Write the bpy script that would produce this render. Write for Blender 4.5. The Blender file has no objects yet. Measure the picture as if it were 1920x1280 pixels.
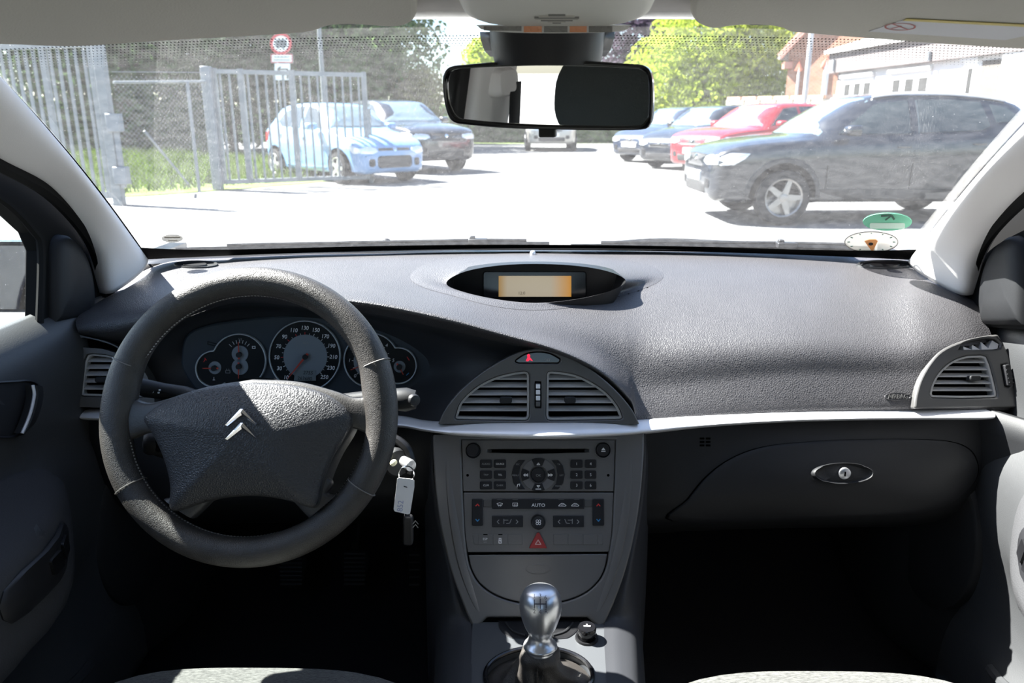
import bpy, bmesh, math, random
from math import sin, cos, tan, pi, radians, atan2, sqrt
from mathutils import Vector, Matrix
from mathutils.bvhtree import BVHTree

SC = bpy.context.scene
COL = SC.collection
V = Vector
# ---------------------------------------------------------------- camera
F = 1440.0                                   # focal length in pixels of the 1920 x 1280 frame
CAM = V((-0.028, 0.0, 1.22))
PITCH, YAW = radians(16.07), radians(0.497)
FWD = V((-sin(YAW) * cos(PITCH), cos(YAW) * cos(PITCH), -sin(PITCH)))
RGT = V((cos(YAW), sin(YAW), 0))
UPV = RGT.cross(FWD)
cam_data = bpy.data.cameras.new('camera')
cam_data.sensor_width = 36
cam_data.lens = 36 * F / 1920
cam_data.clip_start, cam_data.clip_end = 0.02, 400
cam_data.dof.use_dof = True
cam_data.dof.focus_distance = 1.12
cam_data.dof.aperture_fstop = 8.5
cam = bpy.data.objects.new('camera', cam_data)
cam.matrix_world = Matrix(((RGT.x, UPV.x, -FWD.x, CAM.x), (RGT.y, UPV.y, -FWD.y, CAM.y), (RGT.z, UPV.z, -FWD.z, CAM.z), (0, 0, 0, 1)))
COL.objects.link(cam)
SC.camera = cam
# ---------------------------------------------------------------- light
SUN = V((-0.34, 0.13, 0.42)).normalized()      # direction towards the sun
sun_data = bpy.data.lights.new('sun', 'SUN')
sun_data.energy = 25
sun_data.angle = radians(0.53)
sun_data.color = (1.0, 0.97, 0.93)
sun = bpy.data.objects.new('sun', sun_data)
sun.location = (-8, 6, 14)
sun.rotation_euler = (-SUN).to_track_quat('-Z', 'Y').to_euler()
COL.objects.link(sun)
world = bpy.data.worlds.new('sky')
SC.world = world
world.use_nodes = True
wn = world.node_tree
sky = wn.nodes.new('ShaderNodeTexSky')
sky.sky_type = 'NISHITA'
sky.sun_disc = False
sky.sun_elevation = math.asin(SUN.z)
sky.sun_rotation = atan2(SUN.x, SUN.y)
sky.air_density, sky.dust_density, sky.ozone_density = 1.0, 0.9, 2.5
wn.nodes['Background'].inputs['Strength'].default_value = 0.22
wn.links.new(sky.outputs[0], wn.nodes['Background'].inputs['Color'])
SC.view_settings.view_transform = 'Standard'
SC.view_settings.look = 'None'
SC.view_settings.gamma = 1
SC.view_settings.use_curve_mapping = False
SC.view_settings.exposure = 0.95

# ---------------------------------------------------------------- helpers: picking points
def ray(px, py):
    return FWD * F + RGT * (px - 960) + UPV * (640 - py)
def at(px, py, Y):
    d = ray(px, py); return CAM + d * ((Y - CAM.y) / d.y)
def atx(px, py, X):
    d = ray(px, py); return CAM + d * ((X - CAM.x) / d.x)
def atz(px, py, Z):
    d = ray(px, py); return CAM + d * ((Z - CAM.z) / d.z)
GS = 0.005                                   # the yard rises gently away from the car
def gnd(px, py):
    d = ray(px, py); t = -CAM.z / (d.z - GS * d.y); return CAM + d * t

class Plane:
    """A flat working plane in the scene: u to the right, v up, n towards the viewer's side."""
    def __init__(s, o, n, up=(0, 0, 1)):
        s.o = V(o); s.n = V(n).normalized()
        s.u = V(up).cross(s.n).normalized(); s.v = s.n.cross(s.u)
    def px(s, px, py):
        d = ray(px, py); t = (s.o - CAM).dot(s.n) / d.dot(s.n); q = CAM + d * t - s.o
        return (q.dot(s.u), q.dot(s.v))
    def w(s, u, v, n=0.0):
        return s.o + s.u * u + s.v * v + s.n * n
    def pw(s, px, py, n=0.0):
        return s.w(*s.px(px, py), n)
    def mat(s, u=0, v=0, n=0):
        p = s.w(u, v, n)
        return Matrix(((s.u.x, s.v.x, s.n.x, p.x), (s.u.y, s.v.y, s.n.y, p.y), (s.u.z, s.v.z, s.n.z, p.z), (0, 0, 0, 1)))
    @staticmethod
    def through(a, b, c=None):
        """a above b, both in the plane; horizontal otherwise. a, b world points."""
        up = (V(a) - V(b)).normalized(); right = V((1, 0, 0))
        return Plane((V(a) + V(b)) / 2, right.cross(up), up)

# ---------------------------------------------------------------- helpers: objects
ORG = {}
def tag(o, label=None, cat=None, group=None, kind=None):
    if label: o['label'] = label
    if cat: o['category'] = cat
    if group: o['group'] = group
    if kind: o['kind'] = kind
    return o
def thing(name, label, cat, loc=(0, 0, 0), group=None, kind=None):
    o = bpy.data.objects.new(name, None)
    o.empty_display_size = 0.05
    o.location = loc
    COL.objects.link(o)
    ORG[o.name] = V(loc)
    return tag(o, label, cat, group, kind)
def obj(name, vf, mat, parent=None, smooth=True, label=None, cat=None, group=None, kind=None, sharp=38, bevel=0, bseg=2, sub=0, solid=0):
    verts, faces = vf
    if parent is not None:
        org = ORG[parent.name]
    else:
        xs = [v[0] for v in verts]; ys = [v[1] for v in verts]; zs = [v[2] for v in verts]
        org = V(((min(xs) + max(xs)) / 2, (min(ys) + max(ys)) / 2, min(zs)))
    me = bpy.data.meshes.new(name)
    me.from_pydata([(v[0] - org.x, v[1] - org.y, v[2] - org.z) for v in verts], [], faces)
    if isinstance(mat, (list, tuple)):
        for m in mat: me.materials.append(m)
    else:
        me.materials.append(mat)
    if smooth:
        me.polygons.foreach_set('use_smooth', [True] * len(me.polygons))
        me.update()
        if sharp: me.set_sharp_from_angle(angle=radians(sharp))
    o = bpy.data.objects.new(name, me)
    COL.objects.link(o)
    ORG[o.name] = V(org)
    if parent is not None:
        o.parent = parent
    else:
        o.location = org
    if solid:
        m = o.modifiers.new('solid', 'SOLIDIFY'); m.thickness = solid; m.offset = -1
    if bevel:
        m = o.modifiers.new('bevel', 'BEVEL'); m.width = bevel; m.segments = bseg; m.limit_method = 'ANGLE'; m.angle_limit = radians(40)
        m.harden_normals = False
    if sub:
        m = o.modifiers.new('sub', 'SUBSURF'); m.levels = sub; m.render_levels = sub
    return tag(o, label, cat, group, kind)
def copy_to(o, delta, parent=None):
    c = o.copy(); COL.objects.link(c); ORG[c.name] = ORG[o.name] + V(delta)
    if parent is not None: c.parent = parent
    c.location = o.location + V(delta)
    return c
def join(*parts):
    vs, fs = [], []
    for v, f in parts:
        n = len(vs); vs += list(v); fs += [tuple(i + n for i in q) for q in f]
    return vs, fs
def xf(vf, M):
    return [M @ V(v) for v in vf[0]], vf[1]
def flip(vf):
    return vf[0], [tuple(reversed(f)) for f in vf[1]]
def mirror_x(vf):
    return [V((-v[0], v[1], v[2])) for v in vf[0]], [tuple(reversed(f)) for f in vf[1]]

# ---------------------------------------------------------------- helpers: shapes
def cr(p, t):
    """Catmull-Rom through list p at t in [0, len-1]."""
    n = len(p); i = min(int(t), n - 2); f = t - i
    p1, p2 = p[i], p[i + 1]
    p0 = p[i - 1] if i > 0 else p1 * 2 - p2
    p3 = p[i + 2] if i + 2 < n else p2 * 2 - p1
    return 0.5 * ((2 * p1) + (p2 - p0) * f + (2 * p0 - 5 * p1 + 4 * p2 - p3) * f * f + (3 * p1 - p0 - 3 * p2 + p3) * f ** 3)
def curve(pts, k=8, closed=False):
    pts = [V(p) for p in pts]
    if closed:
        q = [pts[-1]] + pts + [pts[0], pts[1]]
        return [cr(q, 1 + i / k) for i in range(len(pts) * k)]
    return [cr(pts, i / k) for i in range((len(pts) - 1) * k + 1)]
def curve2(pts, k=6, closed=False):
    return [(p.x, p.y) for p in curve([(a, b, 0) for a, b in pts], k, closed)]
def grid(rows, cu=False, cv=False):
    nr, nc = len(rows), len(rows[0])
    vs = [v for r in rows for v in r]; fs = []
    for i in range(nr if cv else nr - 1):
        for j in range(nc if cu else nc - 1):
            a, b = i * nc + j, i * nc + (j + 1) % nc
            c, d = ((i + 1) % nr) * nc + (j + 1) % nc, ((i + 1) % nr) * nc + j
            fs.append((a, b, c, d))
    return vs, fs
def patch(ctrl, ku=8, kv=8):
    """ctrl: rows of points; smooth surface through them."""
    rows = [curve(r, ku) for r in ctrl]
    cols = [curve([r[j] for r in rows], kv) for j in range(len(rows[0]))]
    return grid([[cols[j][i] for j in range(len(cols))] for i in range(len(cols[0]))])
def box(x0, y0, z0, x1, y1, z1):
    vs = [V((x, y, z)) for z in (z0, z1) for y in (y0, y1) for x in (x0, x1)]
    return vs, [(0, 2, 3, 1), (4, 5, 7, 6), (0, 1, 5, 4), (2, 6, 7, 3), (0, 4, 6, 2), (1, 3, 7, 5)]
def prism(fn, outline, n0, n1, cap0=True):
    """fn(a, b, n) -> world point; outline 2-D list; from depth n0 (back) to n1 (front)."""
    k = len(outline)
    vs = [fn(a, b, n0) for a, b in outline] + [fn(a, b, n1) for a, b in outline]
    fs = [(i, (i + 1) % k, k + (i + 1) % k, k + i) for i in range(k)]
    fs.append(tuple(range(k, 2 * k)))
    if cap0: fs.append(tuple(reversed(range(k))))
    area = sum(outline[i][0] * outline[(i + 1) % k][1] - outline[(i + 1) % k][0] * outline[i][1] for i in range(k))
    return (vs, fs)
def dome(fn, outline, n0, prof, c=None):
    """star-shaped outline; prof: list of (scale, height) from the rim inwards; last one closes to the centre."""
    k = len(outline)
    if c is None: c = (sum(p[0] for p in outline) / k, sum(p[1] for p in outline) / k)
    vs, fs = [], []
    prof = [(1.0, n0)] + list(prof)
    for s, h in prof:
        for a, b in outline: vs.append(fn(c[0] + (a - c[0]) * s, c[1] + (b - c[1]) * s, h))
    for r in range(len(prof) - 1):
        for i in range(k):
            fs.append((r * k + i, r * k + (i + 1) % k, (r + 1) * k + (i + 1) % k, (r + 1) * k + i))
    vs.append(fn(c[0], c[1], prof[-1][1])); m = len(vs) - 1; r = len(prof) - 1
    for i in range(k): fs.append((r * k + i, r * k + (i + 1) % k, m))
    return vs, fs
def plate(fn, outer, holes, n0, n1):
    """flat plate with holes, with side walls round the rim and in the holes."""
    bm = bmesh.new()
    loops = []
    for lp in [outer] + holes:
        vs = [bm.verts.new((a, b, 0)) for a, b in lp]
        loops.append(vs)
        for i in range(len(vs)): bm.edges.new((vs[i], vs[(i + 1) % len(vs)]))
    bmesh.ops.triangle_fill(bm, use_beauty=True, use_dissolve=False, edges=bm.edges[:], normal=(0, 0, 1))
    bm.verts.index_update()
    P = [(v.co.x, v.co.y) for v in bm.verts]
    tri = [tuple(v.index for v in f.verts) for f in bm.faces]
    idx = [[v.index for v in lp] for lp in loops]
    bm.free()
    k = len(P)
    vs = [fn(a, b, n1) for a, b in P] + [fn(a, b, n0) for a, b in P]
    fs = list(tri) + [tuple(i + k for i in reversed(t)) for t in tri]
    for lp in idx:
        for i in range(len(lp)):
            a, b = lp[i], lp[(i + 1) % len(lp)]; fs.append((a, b, b + k, a + k))
    return recalc((vs, fs))
def recalc(vf):
    bm = bmesh.new()
    vv = [bm.verts.new(v) for v in vf[0]]
    for f in vf[1]:
        try: bm.faces.new([vv[i] for i in f])
        except ValueError: pass
    bmesh.ops.recalc_face_normals(bm, faces=bm.faces[:])
    bm.verts.index_update()
    r = [v.co.copy() for v in bm.verts], [tuple(v.index for v in f.verts) for f in bm.faces]
    bm.free(); return r
def tube(pts, rad, seg=10, closed=False, flat=1.0, up=None, cap=True):
    pts = [V(p) for p in pts]; n = len(pts)
    if not isinstance(rad, (list, tuple)): rad = [rad] * n
    rows = []; prev = None
    for i, p in enumerate(pts):
        a = pts[(i - 1) % n] if (i > 0 or closed) else p
        b = pts[(i + 1) % n] if (i < n - 1 or closed) else p
        t = (b - a).normalized()
        if up is not None: x = t.cross(V(up))
        elif prev is not None: x = prev - t * prev.dot(t)
        else: x = t.cross(V((0, 0, 1)) if abs(t.z) < 0.9 else V((1, 0, 0)))
        x.normalize(); prev = x; y = t.cross(x)
        rows.append([p + x * (rad[i] * cos(2 * pi * j / seg)) + y * (rad[i] * flat * sin(2 * pi * j / seg)) for j in range(seg)])
    vs, fs = grid(rows, cu=True, cv=closed)
    if cap and not closed:
        fs = fs + [tuple(range(seg)), tuple(reversed(range((n - 1) * seg, n * seg)))]
    return vs, fs
def lathe(M, prof, seg=24, close=True):
    """prof: list of (r, n) along the local z axis of M."""
    rows = [[M @ V((r * cos(2 * pi * j / seg), r * sin(2 * pi * j / seg), n)) for j in range(seg)] for r, n in prof]
    vs, fs = grid(rows, cu=True)
    if close:
        fs = fs + [tuple(reversed(range(seg))), tuple(range((len(prof) - 1) * seg, len(prof) * seg))]
    return vs, fs
def rrect(x0, y0, x1, y1, r, k=4):
    if x1 < x0: x0, x1 = x1, x0
    if y1 < y0: y0, y1 = y1, y0
    out = []
    for cx, cy, a0 in ((x1 - r, y1 - r, 0), (x0 + r, y1 - r, 90), (x0 + r, y0 + r, 180), (x1 - r, y0 + r, 270)):
        for i in range(k + 1):
            a = radians(a0 + 90 * i / k); out.append((cx + r * cos(a), cy + r * sin(a)))
    return out
def ell(cx, cy, rx, ry, k=32, a0=0, a1=360):
    full = abs(a1 - a0) >= 360
    return [(cx + rx * cos(radians(a0 + (a1 - a0) * i / (k if full else k - 1))), cy + ry * sin(radians(a0 + (a1 - a0) * i / (k if full else k - 1)))) for i in range(k)]
_fonts = {}
def text(s, size, M, extrude=0.0, align='CENTER', shear=0.0, bold=0.0, sx=1.0):
    cu = bpy.data.curves.new('t', 'FONT')
    cu.body = s; cu.size = size; cu.align_x = align; cu.align_y = 'CENTER'; cu.extrude = extrude; cu.shear = shear; cu.resolution_u = 3; cu.offset = bold
    to = bpy.data.objects.new('t', cu); COL.objects.link(to)
    dg = bpy.context.evaluated_depsgraph_get()
    me = bpy.data.meshes.new_from_object(to.evaluated_get(dg))
    vs = [M @ V((v.co.x * sx, v.co.y, v.co.z)) for v in me.vertices]; fs = [tuple(p.vertices) for p in me.polygons]
    bpy.data.objects.remove(to); bpy.data.meshes.remove(me); bpy.data.curves.remove(cu)
    return vs, fs
def bvh(vf):
    return BVHTree.FromPolygons([V(v) for v in vf[0]], [tuple(f) for f in vf[1]])
def drape(outline, tree, n0, prof, c=None, toward=None):
    """outline in pixels, laid on the surface `tree` hit by the view rays, raised along the surface normal."""
    def fn(a, b, n):
        d = ray(a, b).normalized()
        h = tree.ray_cast(CAM, d)
        if h[0] is None:
            h = tree.find_nearest(CAM + d * 1.3)
        nn = h[1]
        if nn.dot(d) > 0: nn = -nn
        return h[0] + nn * n
    return dome(fn, outline, n0, prof, c)

# ---------------------------------------------------------------- materials
def mat(name, col, rough=0.5, metal=0.0, spec=0.5, bump=0.0, bscale=400, var=0.0, vscale=20, kind='noise', emit=None, estr=0, sheen=0, coat=0, aniso=None, stretch=None):
    m = bpy.data.materials.new(name); m.use_nodes = True
    nt = m.node_tree; b = nt.nodes['Principled BSDF']
    b.inputs['Base Color'].default_value = (*col, 1)
    b.inputs['Roughness'].default_value = rough
    b.inputs['Metallic'].default_value = metal
    b.inputs['Specular IOR Level'].default_value = spec
    if coat: b.inputs['Coat Weight'].default_value = coat
    if sheen: b.inputs['Sheen Weight'].default_value = sheen
    if emit:
        b.inputs['Emission Color'].default_value = (*emit, 1); b.inputs['Emission Strength'].default_value = estr
    tc = nt.nodes.new('ShaderNodeTexCoord')
    src = tc.outputs['Object']
    if stretch:
        mp = nt.nodes.new('ShaderNodeMapping'); mp.inputs['Scale'].default_value = stretch
        nt.links.new(src, mp.inputs[0]); src = mp.outputs[0]
    if var:
        n = nt.nodes.new('ShaderNodeTexNoise'); n.inputs['Scale'].default_value = vscale; n.inputs['Detail'].default_value = 4
        nt.links.new(src, n.inputs['Vector'])
        r = nt.nodes.new('ShaderNodeMapRange'); r.inputs['From Min'].default_value = 0.3; r.inputs['From Max'].default_value = 0.7
        r.inputs['To Min'].default_value = 1 - var; r.inputs['To Max'].default_value = 1 + var
        nt.links.new(n.outputs[0], r.inputs[0])
        mx = nt.nodes.new('ShaderNodeVectorMath'); mx.operation = 'SCALE'; mx.inputs[0].default_value = col
        nt.links.new(r.outputs[0], mx.inputs['Scale']); nt.links.new(mx.outputs[0], b.inputs['Base Color'])
    if bump:
        if kind == 'leather':
            t = nt.nodes.new('ShaderNodeTexVoronoi'); t.feature = 'DISTANCE_TO_EDGE'; t.inputs['Scale'].default_value = bscale
            n2 = nt.nodes.new('ShaderNodeTexNoise'); n2.inputs['Scale'].default_value = bscale * 0.4
            nt.links.new(src, n2.inputs['Vector'])
            va = nt.nodes.new('ShaderNodeVectorMath'); va.operation = 'MULTIPLY_ADD'; va.inputs[1].default_value = (1.4 / bscale,) * 3
            nt.links.new(n2.outputs['Color'], va.inputs[0]); nt.links.new(src, va.inputs[2])
            nt.links.new(va.outputs[0], t.inputs['Vector'])
            pw = nt.nodes.new('ShaderNodeMath'); pw.operation = 'POWER'; pw.inputs[1].default_value = 0.5
            nt.links.new(t.outputs['Distance'], pw.inputs[0]); hsrc = pw.outputs[0]
        else:
            t = nt.nodes.new('ShaderNodeTexNoise'); t.inputs['Scale'].default_value = bscale; t.inputs['Detail'].default_value = 2
            nt.links.new(src, t.inputs['Vector']); hsrc = t.outputs[0]
        bp = nt.nodes.new('ShaderNodeBump'); bp.inputs['Strength'].default_value = bump; bp.inputs['Distance'].default_value = 1.0 / bscale
        nt.links.new(hsrc, bp.inputs['Height']); nt.links.new(bp.outputs[0], b.inputs['Normal'])
    return m
def glass_mat(name, tint=(0.93, 0.96, 0.95), dust=0.02, rough=0.02, refl=1.0, dscale=60):
    """thin pane: clear, Fresnel reflection, a film of dust"""
    m = bpy.data.materials.new(name); m.use_nodes = True
    nt = m.node_tree; nt.nodes.remove(nt.nodes['Principled BSDF']); out = nt.nodes['Material Output']
    tr = nt.nodes.new('ShaderNodeBsdfTransparent'); tr.inputs[0].default_value = (*tint, 1)
    gl = nt.nodes.new('ShaderNodeBsdfGlossy'); gl.inputs['Roughness'].default_value = rough
    fr = nt.nodes.new('ShaderNodeFresnel'); fr.inputs['IOR'].default_value = 1.4
    ml = nt.nodes.new('ShaderNodeMath'); ml.operation = 'MULTIPLY'; ml.inputs[1].default_value = refl
    nt.links.new(fr.outputs[0], ml.inputs[0])
    m1 = nt.nodes.new('ShaderNodeMixShader'); nt.links.new(ml.outputs[0], m1.inputs[0]); nt.links.new(tr.outputs[0], m1.inputs[1]); nt.links.new(gl.outputs[0], m1.inputs[2])
    last = m1
    if dust:
        df = nt.nodes.new('ShaderNodeBsdfDiffuse'); df.inputs[0].default_value = (0.8, 0.8, 0.8, 1)
        tl = nt.nodes.new('ShaderNodeBsdfTranslucent'); tl.inputs[0].default_value = (0.8, 0.8, 0.8, 1)
        ad = nt.nodes.new('ShaderNodeMixShader'); ad.inputs[0].default_value = 0.5
        nt.links.new(df.outputs[0], ad.inputs[1]); nt.links.new(tl.outputs[0], ad.inputs[2])
        tc = nt.nodes.new('ShaderNodeTexCoord')
        n = nt.nodes.new('ShaderNodeTexNoise'); n.inputs['Scale'].default_value = dscale; n.inputs['Detail'].default_value = 6
        nt.links.new(tc.outputs['Object'], n.inputs['Vector'])
        n2 = nt.nodes.new('ShaderNodeTexNoise'); n2.inputs['Scale'].default_value = 500; n2.inputs['Detail'].default_value = 1
        nt.links.new(tc.outputs['Object'], n2.inputs['Vector'])
        sp = nt.nodes.new('ShaderNodeMapRange'); sp.inputs['From Min'].default_value = 0.74; sp.inputs['From Max'].default_value = 0.8; sp.inputs['To Max'].default_value = 0.3
        nt.links.new(n2.outputs[0], sp.inputs[0])
        r = nt.nodes.new('ShaderNodeMapRange'); r.inputs['From Min'].default_value = 0.3; r.inputs['From Max'].default_value = 0.75
        r.inputs['To Min'].default_value = dust * 0.6; r.inputs['To Max'].default_value = dust * 1.5
        nt.links.new(n.outputs[0], r.inputs[0])
        sm = nt.nodes.new('ShaderNodeMath'); sm.operation = 'ADD'
        nt.links.new(r.outputs[0], sm.inputs[0]); nt.links.new(sp.outputs[0], sm.inputs[1])
        m2 = nt.nodes.new('ShaderNodeMixShader'); nt.links.new(sm.outputs[0], m2.inputs[0]); nt.links.new(m1.outputs[0], m2.inputs[1]); nt.links.new(ad.outputs[0], m2.inputs[2])
        last = m2
    nt.links.new(last.outputs[0], out.inputs[0])
    return m

M_pad = mat('dash_leather', (0.043, 0.041, 0.044), 0.45, spec=0.6, bump=0.35, bscale=330, kind='leather', var=0.06, vscale=14)
M_surr = mat('surround_plastic', (0.028, 0.029, 0.033), 0.5, spec=0.4, bump=0.12, bscale=900)
M_deck = mat('deck_plastic', (0.050, 0.053, 0.058), 0.5, spec=0.45, bump=0.12, bscale=900)
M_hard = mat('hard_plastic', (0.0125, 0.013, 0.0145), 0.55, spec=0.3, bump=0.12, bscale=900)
M_dark = mat('dark_plastic', (0.016, 0.016, 0.018), 0.45, spec=0.4)
M_black = mat('black_plastic', (0.006, 0.006, 0.007), 0.4, spec=0.4)
M_gloss = mat('gloss_black', (0.006, 0.006, 0.007), 0.12, spec=0.5)
M_void = mat('vent_void', (0.002, 0.002, 0.002), 0.9, spec=0.0)
M_stack = mat('graphite_fascia', (0.13, 0.127, 0.125), 0.42, metal=0.35, spec=0.5, bump=0.05, bscale=1500)
M_silver = mat('satin_silver', (0.72, 0.72, 0.74), 0.38, metal=0.3)
M_chrome = mat('chrome', (0.82, 0.82, 0.84), 0.12, metal=1.0)
M_steel = mat('brushed_alloy', (0.66, 0.67, 0.7), 0.30, metal=0.85)
M_leather = mat('wheel_leather', (0.038, 0.034, 0.031), 0.40, spec=0.55, bump=0.32, bscale=520, kind='leather', var=0.25, vscale=30)
M_cover = mat('airbag_vinyl', (0.034, 0.034, 0.037), 0.42, spec=0.5, bump=0.36, bscale=330, kind='leather')
M_head = mat('headliner_cloth', (0.60, 0.575, 0.545), 0.95, spec=0.1, bump=0.1, bscale=900, var=0.03, vscale=60)
M_visor = mat('visor_vinyl', (0.60, 0.575, 0.51), 0.85, spec=0.15, bump=0.25, bscale=500)
M_pillar = mat('pillar_cloth', (0.78, 0.755, 0.74), 0.85, spec=0.15, bump=0.1, bscale=700)
M_ohc = mat('overhead_plastic', (0.74, 0.725, 0.66), 0.55, spec=0.3)
M_rubber = mat('rubber', (0.009, 0.009, 0.009), 0.8, spec=0.12)
M_frame = mat('matt_black_frame', (0.006, 0.006, 0.006), 0.75, spec=0.1)
M_carpet = mat('carpet', (0.014, 0.014, 0.016), 0.95, spec=0.05, bump=0.5, bscale=250)
M_cloth = mat('seat_cloth', (0.066, 0.066, 0.062), 0.95, spec=0.1, bump=0.5, bscale=300, var=0.5, vscale=160, stretch=(1, 4, 4), sheen=0.2)
M_doorcloth = mat('door_cloth', (0.052, 0.052, 0.055), 0.95, spec=0.1, bump=0.3, bscale=400)
M_doorp = mat('door_plastic', (0.038, 0.039, 0.041), 0.5, spec=0.45, bump=0.15, bscale=600)
M_print = mat('white_print', (0.75, 0.75, 0.75), 0.5)
M_printdim = mat('dim_print', (0.28, 0.28, 0.28), 0.5)
M_red = mat('red_print', (0.65, 0.03, 0.03), 0.5)
M_blue = mat('blue_print', (0.03, 0.25, 0.55), 0.5)
M_white = mat('white_paper', (0.85, 0.85, 0.87), 0.5)
M_glass = glass_mat('windshield_glass', dust=0.034)
M_sglass = glass_mat('side_glass', tint=(0.80, 0.86, 0.84), dust=0.012)
M_mirror = mat('mirror_silver', (0.92, 0.92, 0.92), 0.005, metal=1.0)

# ================================================================ cabin shell
# windshield: bottom edge bowed forward in plan, top edge at the header
def ws(u, v):
    """u -1..1 across, v 0 bottom .. 1 top"""
    a = abs(u)
    yb, zb, xb = 1.655 - 0.17 * a ** 2.2, 0.952 + 0.008 * a * a, 0.765
    yt, zt, xt = 0.875 - 0.07 * a ** 2, 1.338 - 0.020 * a * a, 0.600
    w = v
    x = u * (xb + (xt - xb) * w)
    y = yb + (yt - yb) * w
    z = zb + (zt - zb) * w + 0.030 * (1 - a * a) * sin(pi * v) * 0.7 + 0.02 * sin(pi * v)
    return V((x, y, z))
glass = grid([[ws(-1 + 2 * j / 32, i / 20) for j in range(33)] for i in range(21)])
WS_TREE = bvh(glass)
w1 = obj('window_1', glass, M_glass, kind='structure', label='large raked windshield with a dusty film', cat='windshield')
def edge_strip(fn, n, off=0.0015):
    """strip just inside the glass; fn(t) -> ((u0,v0),(u1,v1))"""
    rows = []
    for i in range(n + 1):
        (a, b), (c, d) = fn(i / n)
        rows.append([ws(a, b) + V((0, -off, -off * 1.6)), ws(c, d) + V((0, -off, -off * 1.6))])
    return grid(rows)
M_frit = mat('black_glass_border', (0.003, 0.003, 0.003), 0.7, spec=0.1)
obj('border_band', edge_strip(lambda t: ((-1 + 2 * t, 0.0), (-1 + 2 * t, 0.030 + 0.05 * abs(2 * t - 1) ** 9)), 60), M_frit, w1)
for s in (-1, 1):
    obj('border_band', edge_strip(lambda t: ((s, t), (s * 0.985, t)), 24), M_frit, w1)
# dotted band along the top edge
def frit_dots():
    parts = []
    for r in range(9):
        for i in range(300):
            u = -0.97 + 1.94 * (i + 0.5 * (r % 2)) / 300; v = 0.915 - 0.008 * r
            if abs(u) < 0.42 and False: continue
            c = ws(u, v) + V((0, -0.002, -0.003)); q = 0.00125 - 0.00010 * r
            parts.append(([c + V((-q, 0, 0)), c + V((0, -q * .9, q * .45)), c + V((q, 0, 0)), c + V((0, q * .9, -q * .45))], [(0, 1, 2, 3)]))
    return join(*parts)
obj('border_dots', frit_dots(), M_frit, w1, kind='stuff')

# ---- A pillars
def pillar(name, side, label):
    # glass edge and outer edge of the pillar trim, by photo measure on the left, mirrored about the car's centre line
    gl = [ws(-1, v) + V((0.012, -0.012, -0.004)) for v in (0.0, 0.12, 0.3, 0.5, 0.7, 0.9, 1.06)]
    ou = [atx(206, 548, -0.762), atx(194, 478, -0.748), atx(160, 415, -0.735), atx(98, 346, -0.718), atx(0, 290, -0.695), V((-0.675, 0.86, 1.237)), V((-0.66, 0.70, 1.285))]
    if side > 0: gl = [p + V((0.024, 0, 0)) for p in gl]
    rows = []
    for g, o in zip(gl, ou):
        m1 = g * 0.7 + o * 0.3 + V((0.012, -0.006, 0.0)); m2 = g * 0.3 + o * 0.7 + V((0.011, -0.006, 0.0))
        rows.append([g + V((-0.012, 0.02, 0.0)), g, m1, m2, o, o + V((-0.03, 0.012, 0))])
    vf = patch(rows, 6, 8)
    if side > 0: vf = mirror_x(vf)
    return obj(name, vf, M_pillar, kind='structure', label=label, cat='pillar trim', sharp=60, solid=0.004)
pillar('trim_1', -1, 'pale windshield pillar trim on the driver side')
pillar('trim_2', 1, 'sunlit pale windshield pillar trim on the passenger side')
# black rubber door seals following each pillar
def seal(side):
    pts = [(-0.675, 0.60, 1.285), (-0.69, 0.84, 1.232)] + [atx(a, b, X_) for a, b, X_ in ((0, 303, -.712), (95, 358, -.735), (158, 425, -.752), (186, 480, -.765), (200, 548, -.778), (196, 600, -.782))]
    if side > 0: pts = [V((-p[0], p[1], p[2])) for p in pts]
    return tube(curve(pts, 6), 0.014, 8)

# ---- ceiling (headliner) and roof
def roof_y(u, v):
    a = abs(u); Y = 0.93 - 2.6 * v - 0.07 * a * a
    half = 0.600 + 0.075 * sin(min(v * 2.2, 1) * pi / 2) ; 
    z = 1.341 + 0.075 * sin(min(v * 2.0, 1.0) * pi / 2) - (0.022 + 0.055 * min(v * 3, 1)) * a ** 2.5 - 0.06 * max(0, v - 0.6) * 2
    return V((u * half, Y, z))
vs_, fs_ = grid([[roof_y(-1 + 2 * j / 24, i / 30) for j in range(25)] for i in range(31)])
obj('ceiling', (vs_, fs_), M_head, kind='structure', label='pale cloth headliner above the windshield', cat='headliner', solid=-0.012)
M_paint = mat('car_body_paint', (0.02, 0.03, 0.05), 0.3, metal=0.3, coat=0.8)
# roof rails between roof edge and door frames (both sides)
for s in (-1, 1):
    rows = []
    for i in range(25):
        p = roof_y(s, i / 24 * 0.95)
        rows.append([p + V((-s * 0.02, 0, 0.0)), p + V((s * 0.015, 0, -0.012)), p + V((s * 0.04, 0, -0.04)), p + V((s * 0.05, 0.0, -0.065))])
    obj('trim_3' if s < 0 else 'trim_4', patch(rows[::3], 2, 4), M_head, kind='structure', label='pale roof rail above the %s window' % ('driver' if s < 0 else 'passenger'), cat='roof rail', solid=0.006)

# ---- floor, firewall, rear
fl = patch([[V((x, y, z)) for x in (-0.74, -0.3, 0.3, 0.74)] for y, z in ((-1.9, 0.30), (-0.6, 0.26), (0.4, 0.24), (1.2, 0.24), (1.45, 0.30), (1.62, 0.46), (1.68, 0.70), (1.70, 0.93))], 3, 6)
obj('floor', fl, M_carpet, kind='structure', label='black carpeted footwell floor', cat='floor', solid=0.01)
obj('wall_rear', box(-0.72, -1.75, 0.3, 0.72, -1.7, 0.95), M_carpet, kind='structure', label='dark rear bulkhead of the cabin', cat='wall')

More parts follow.
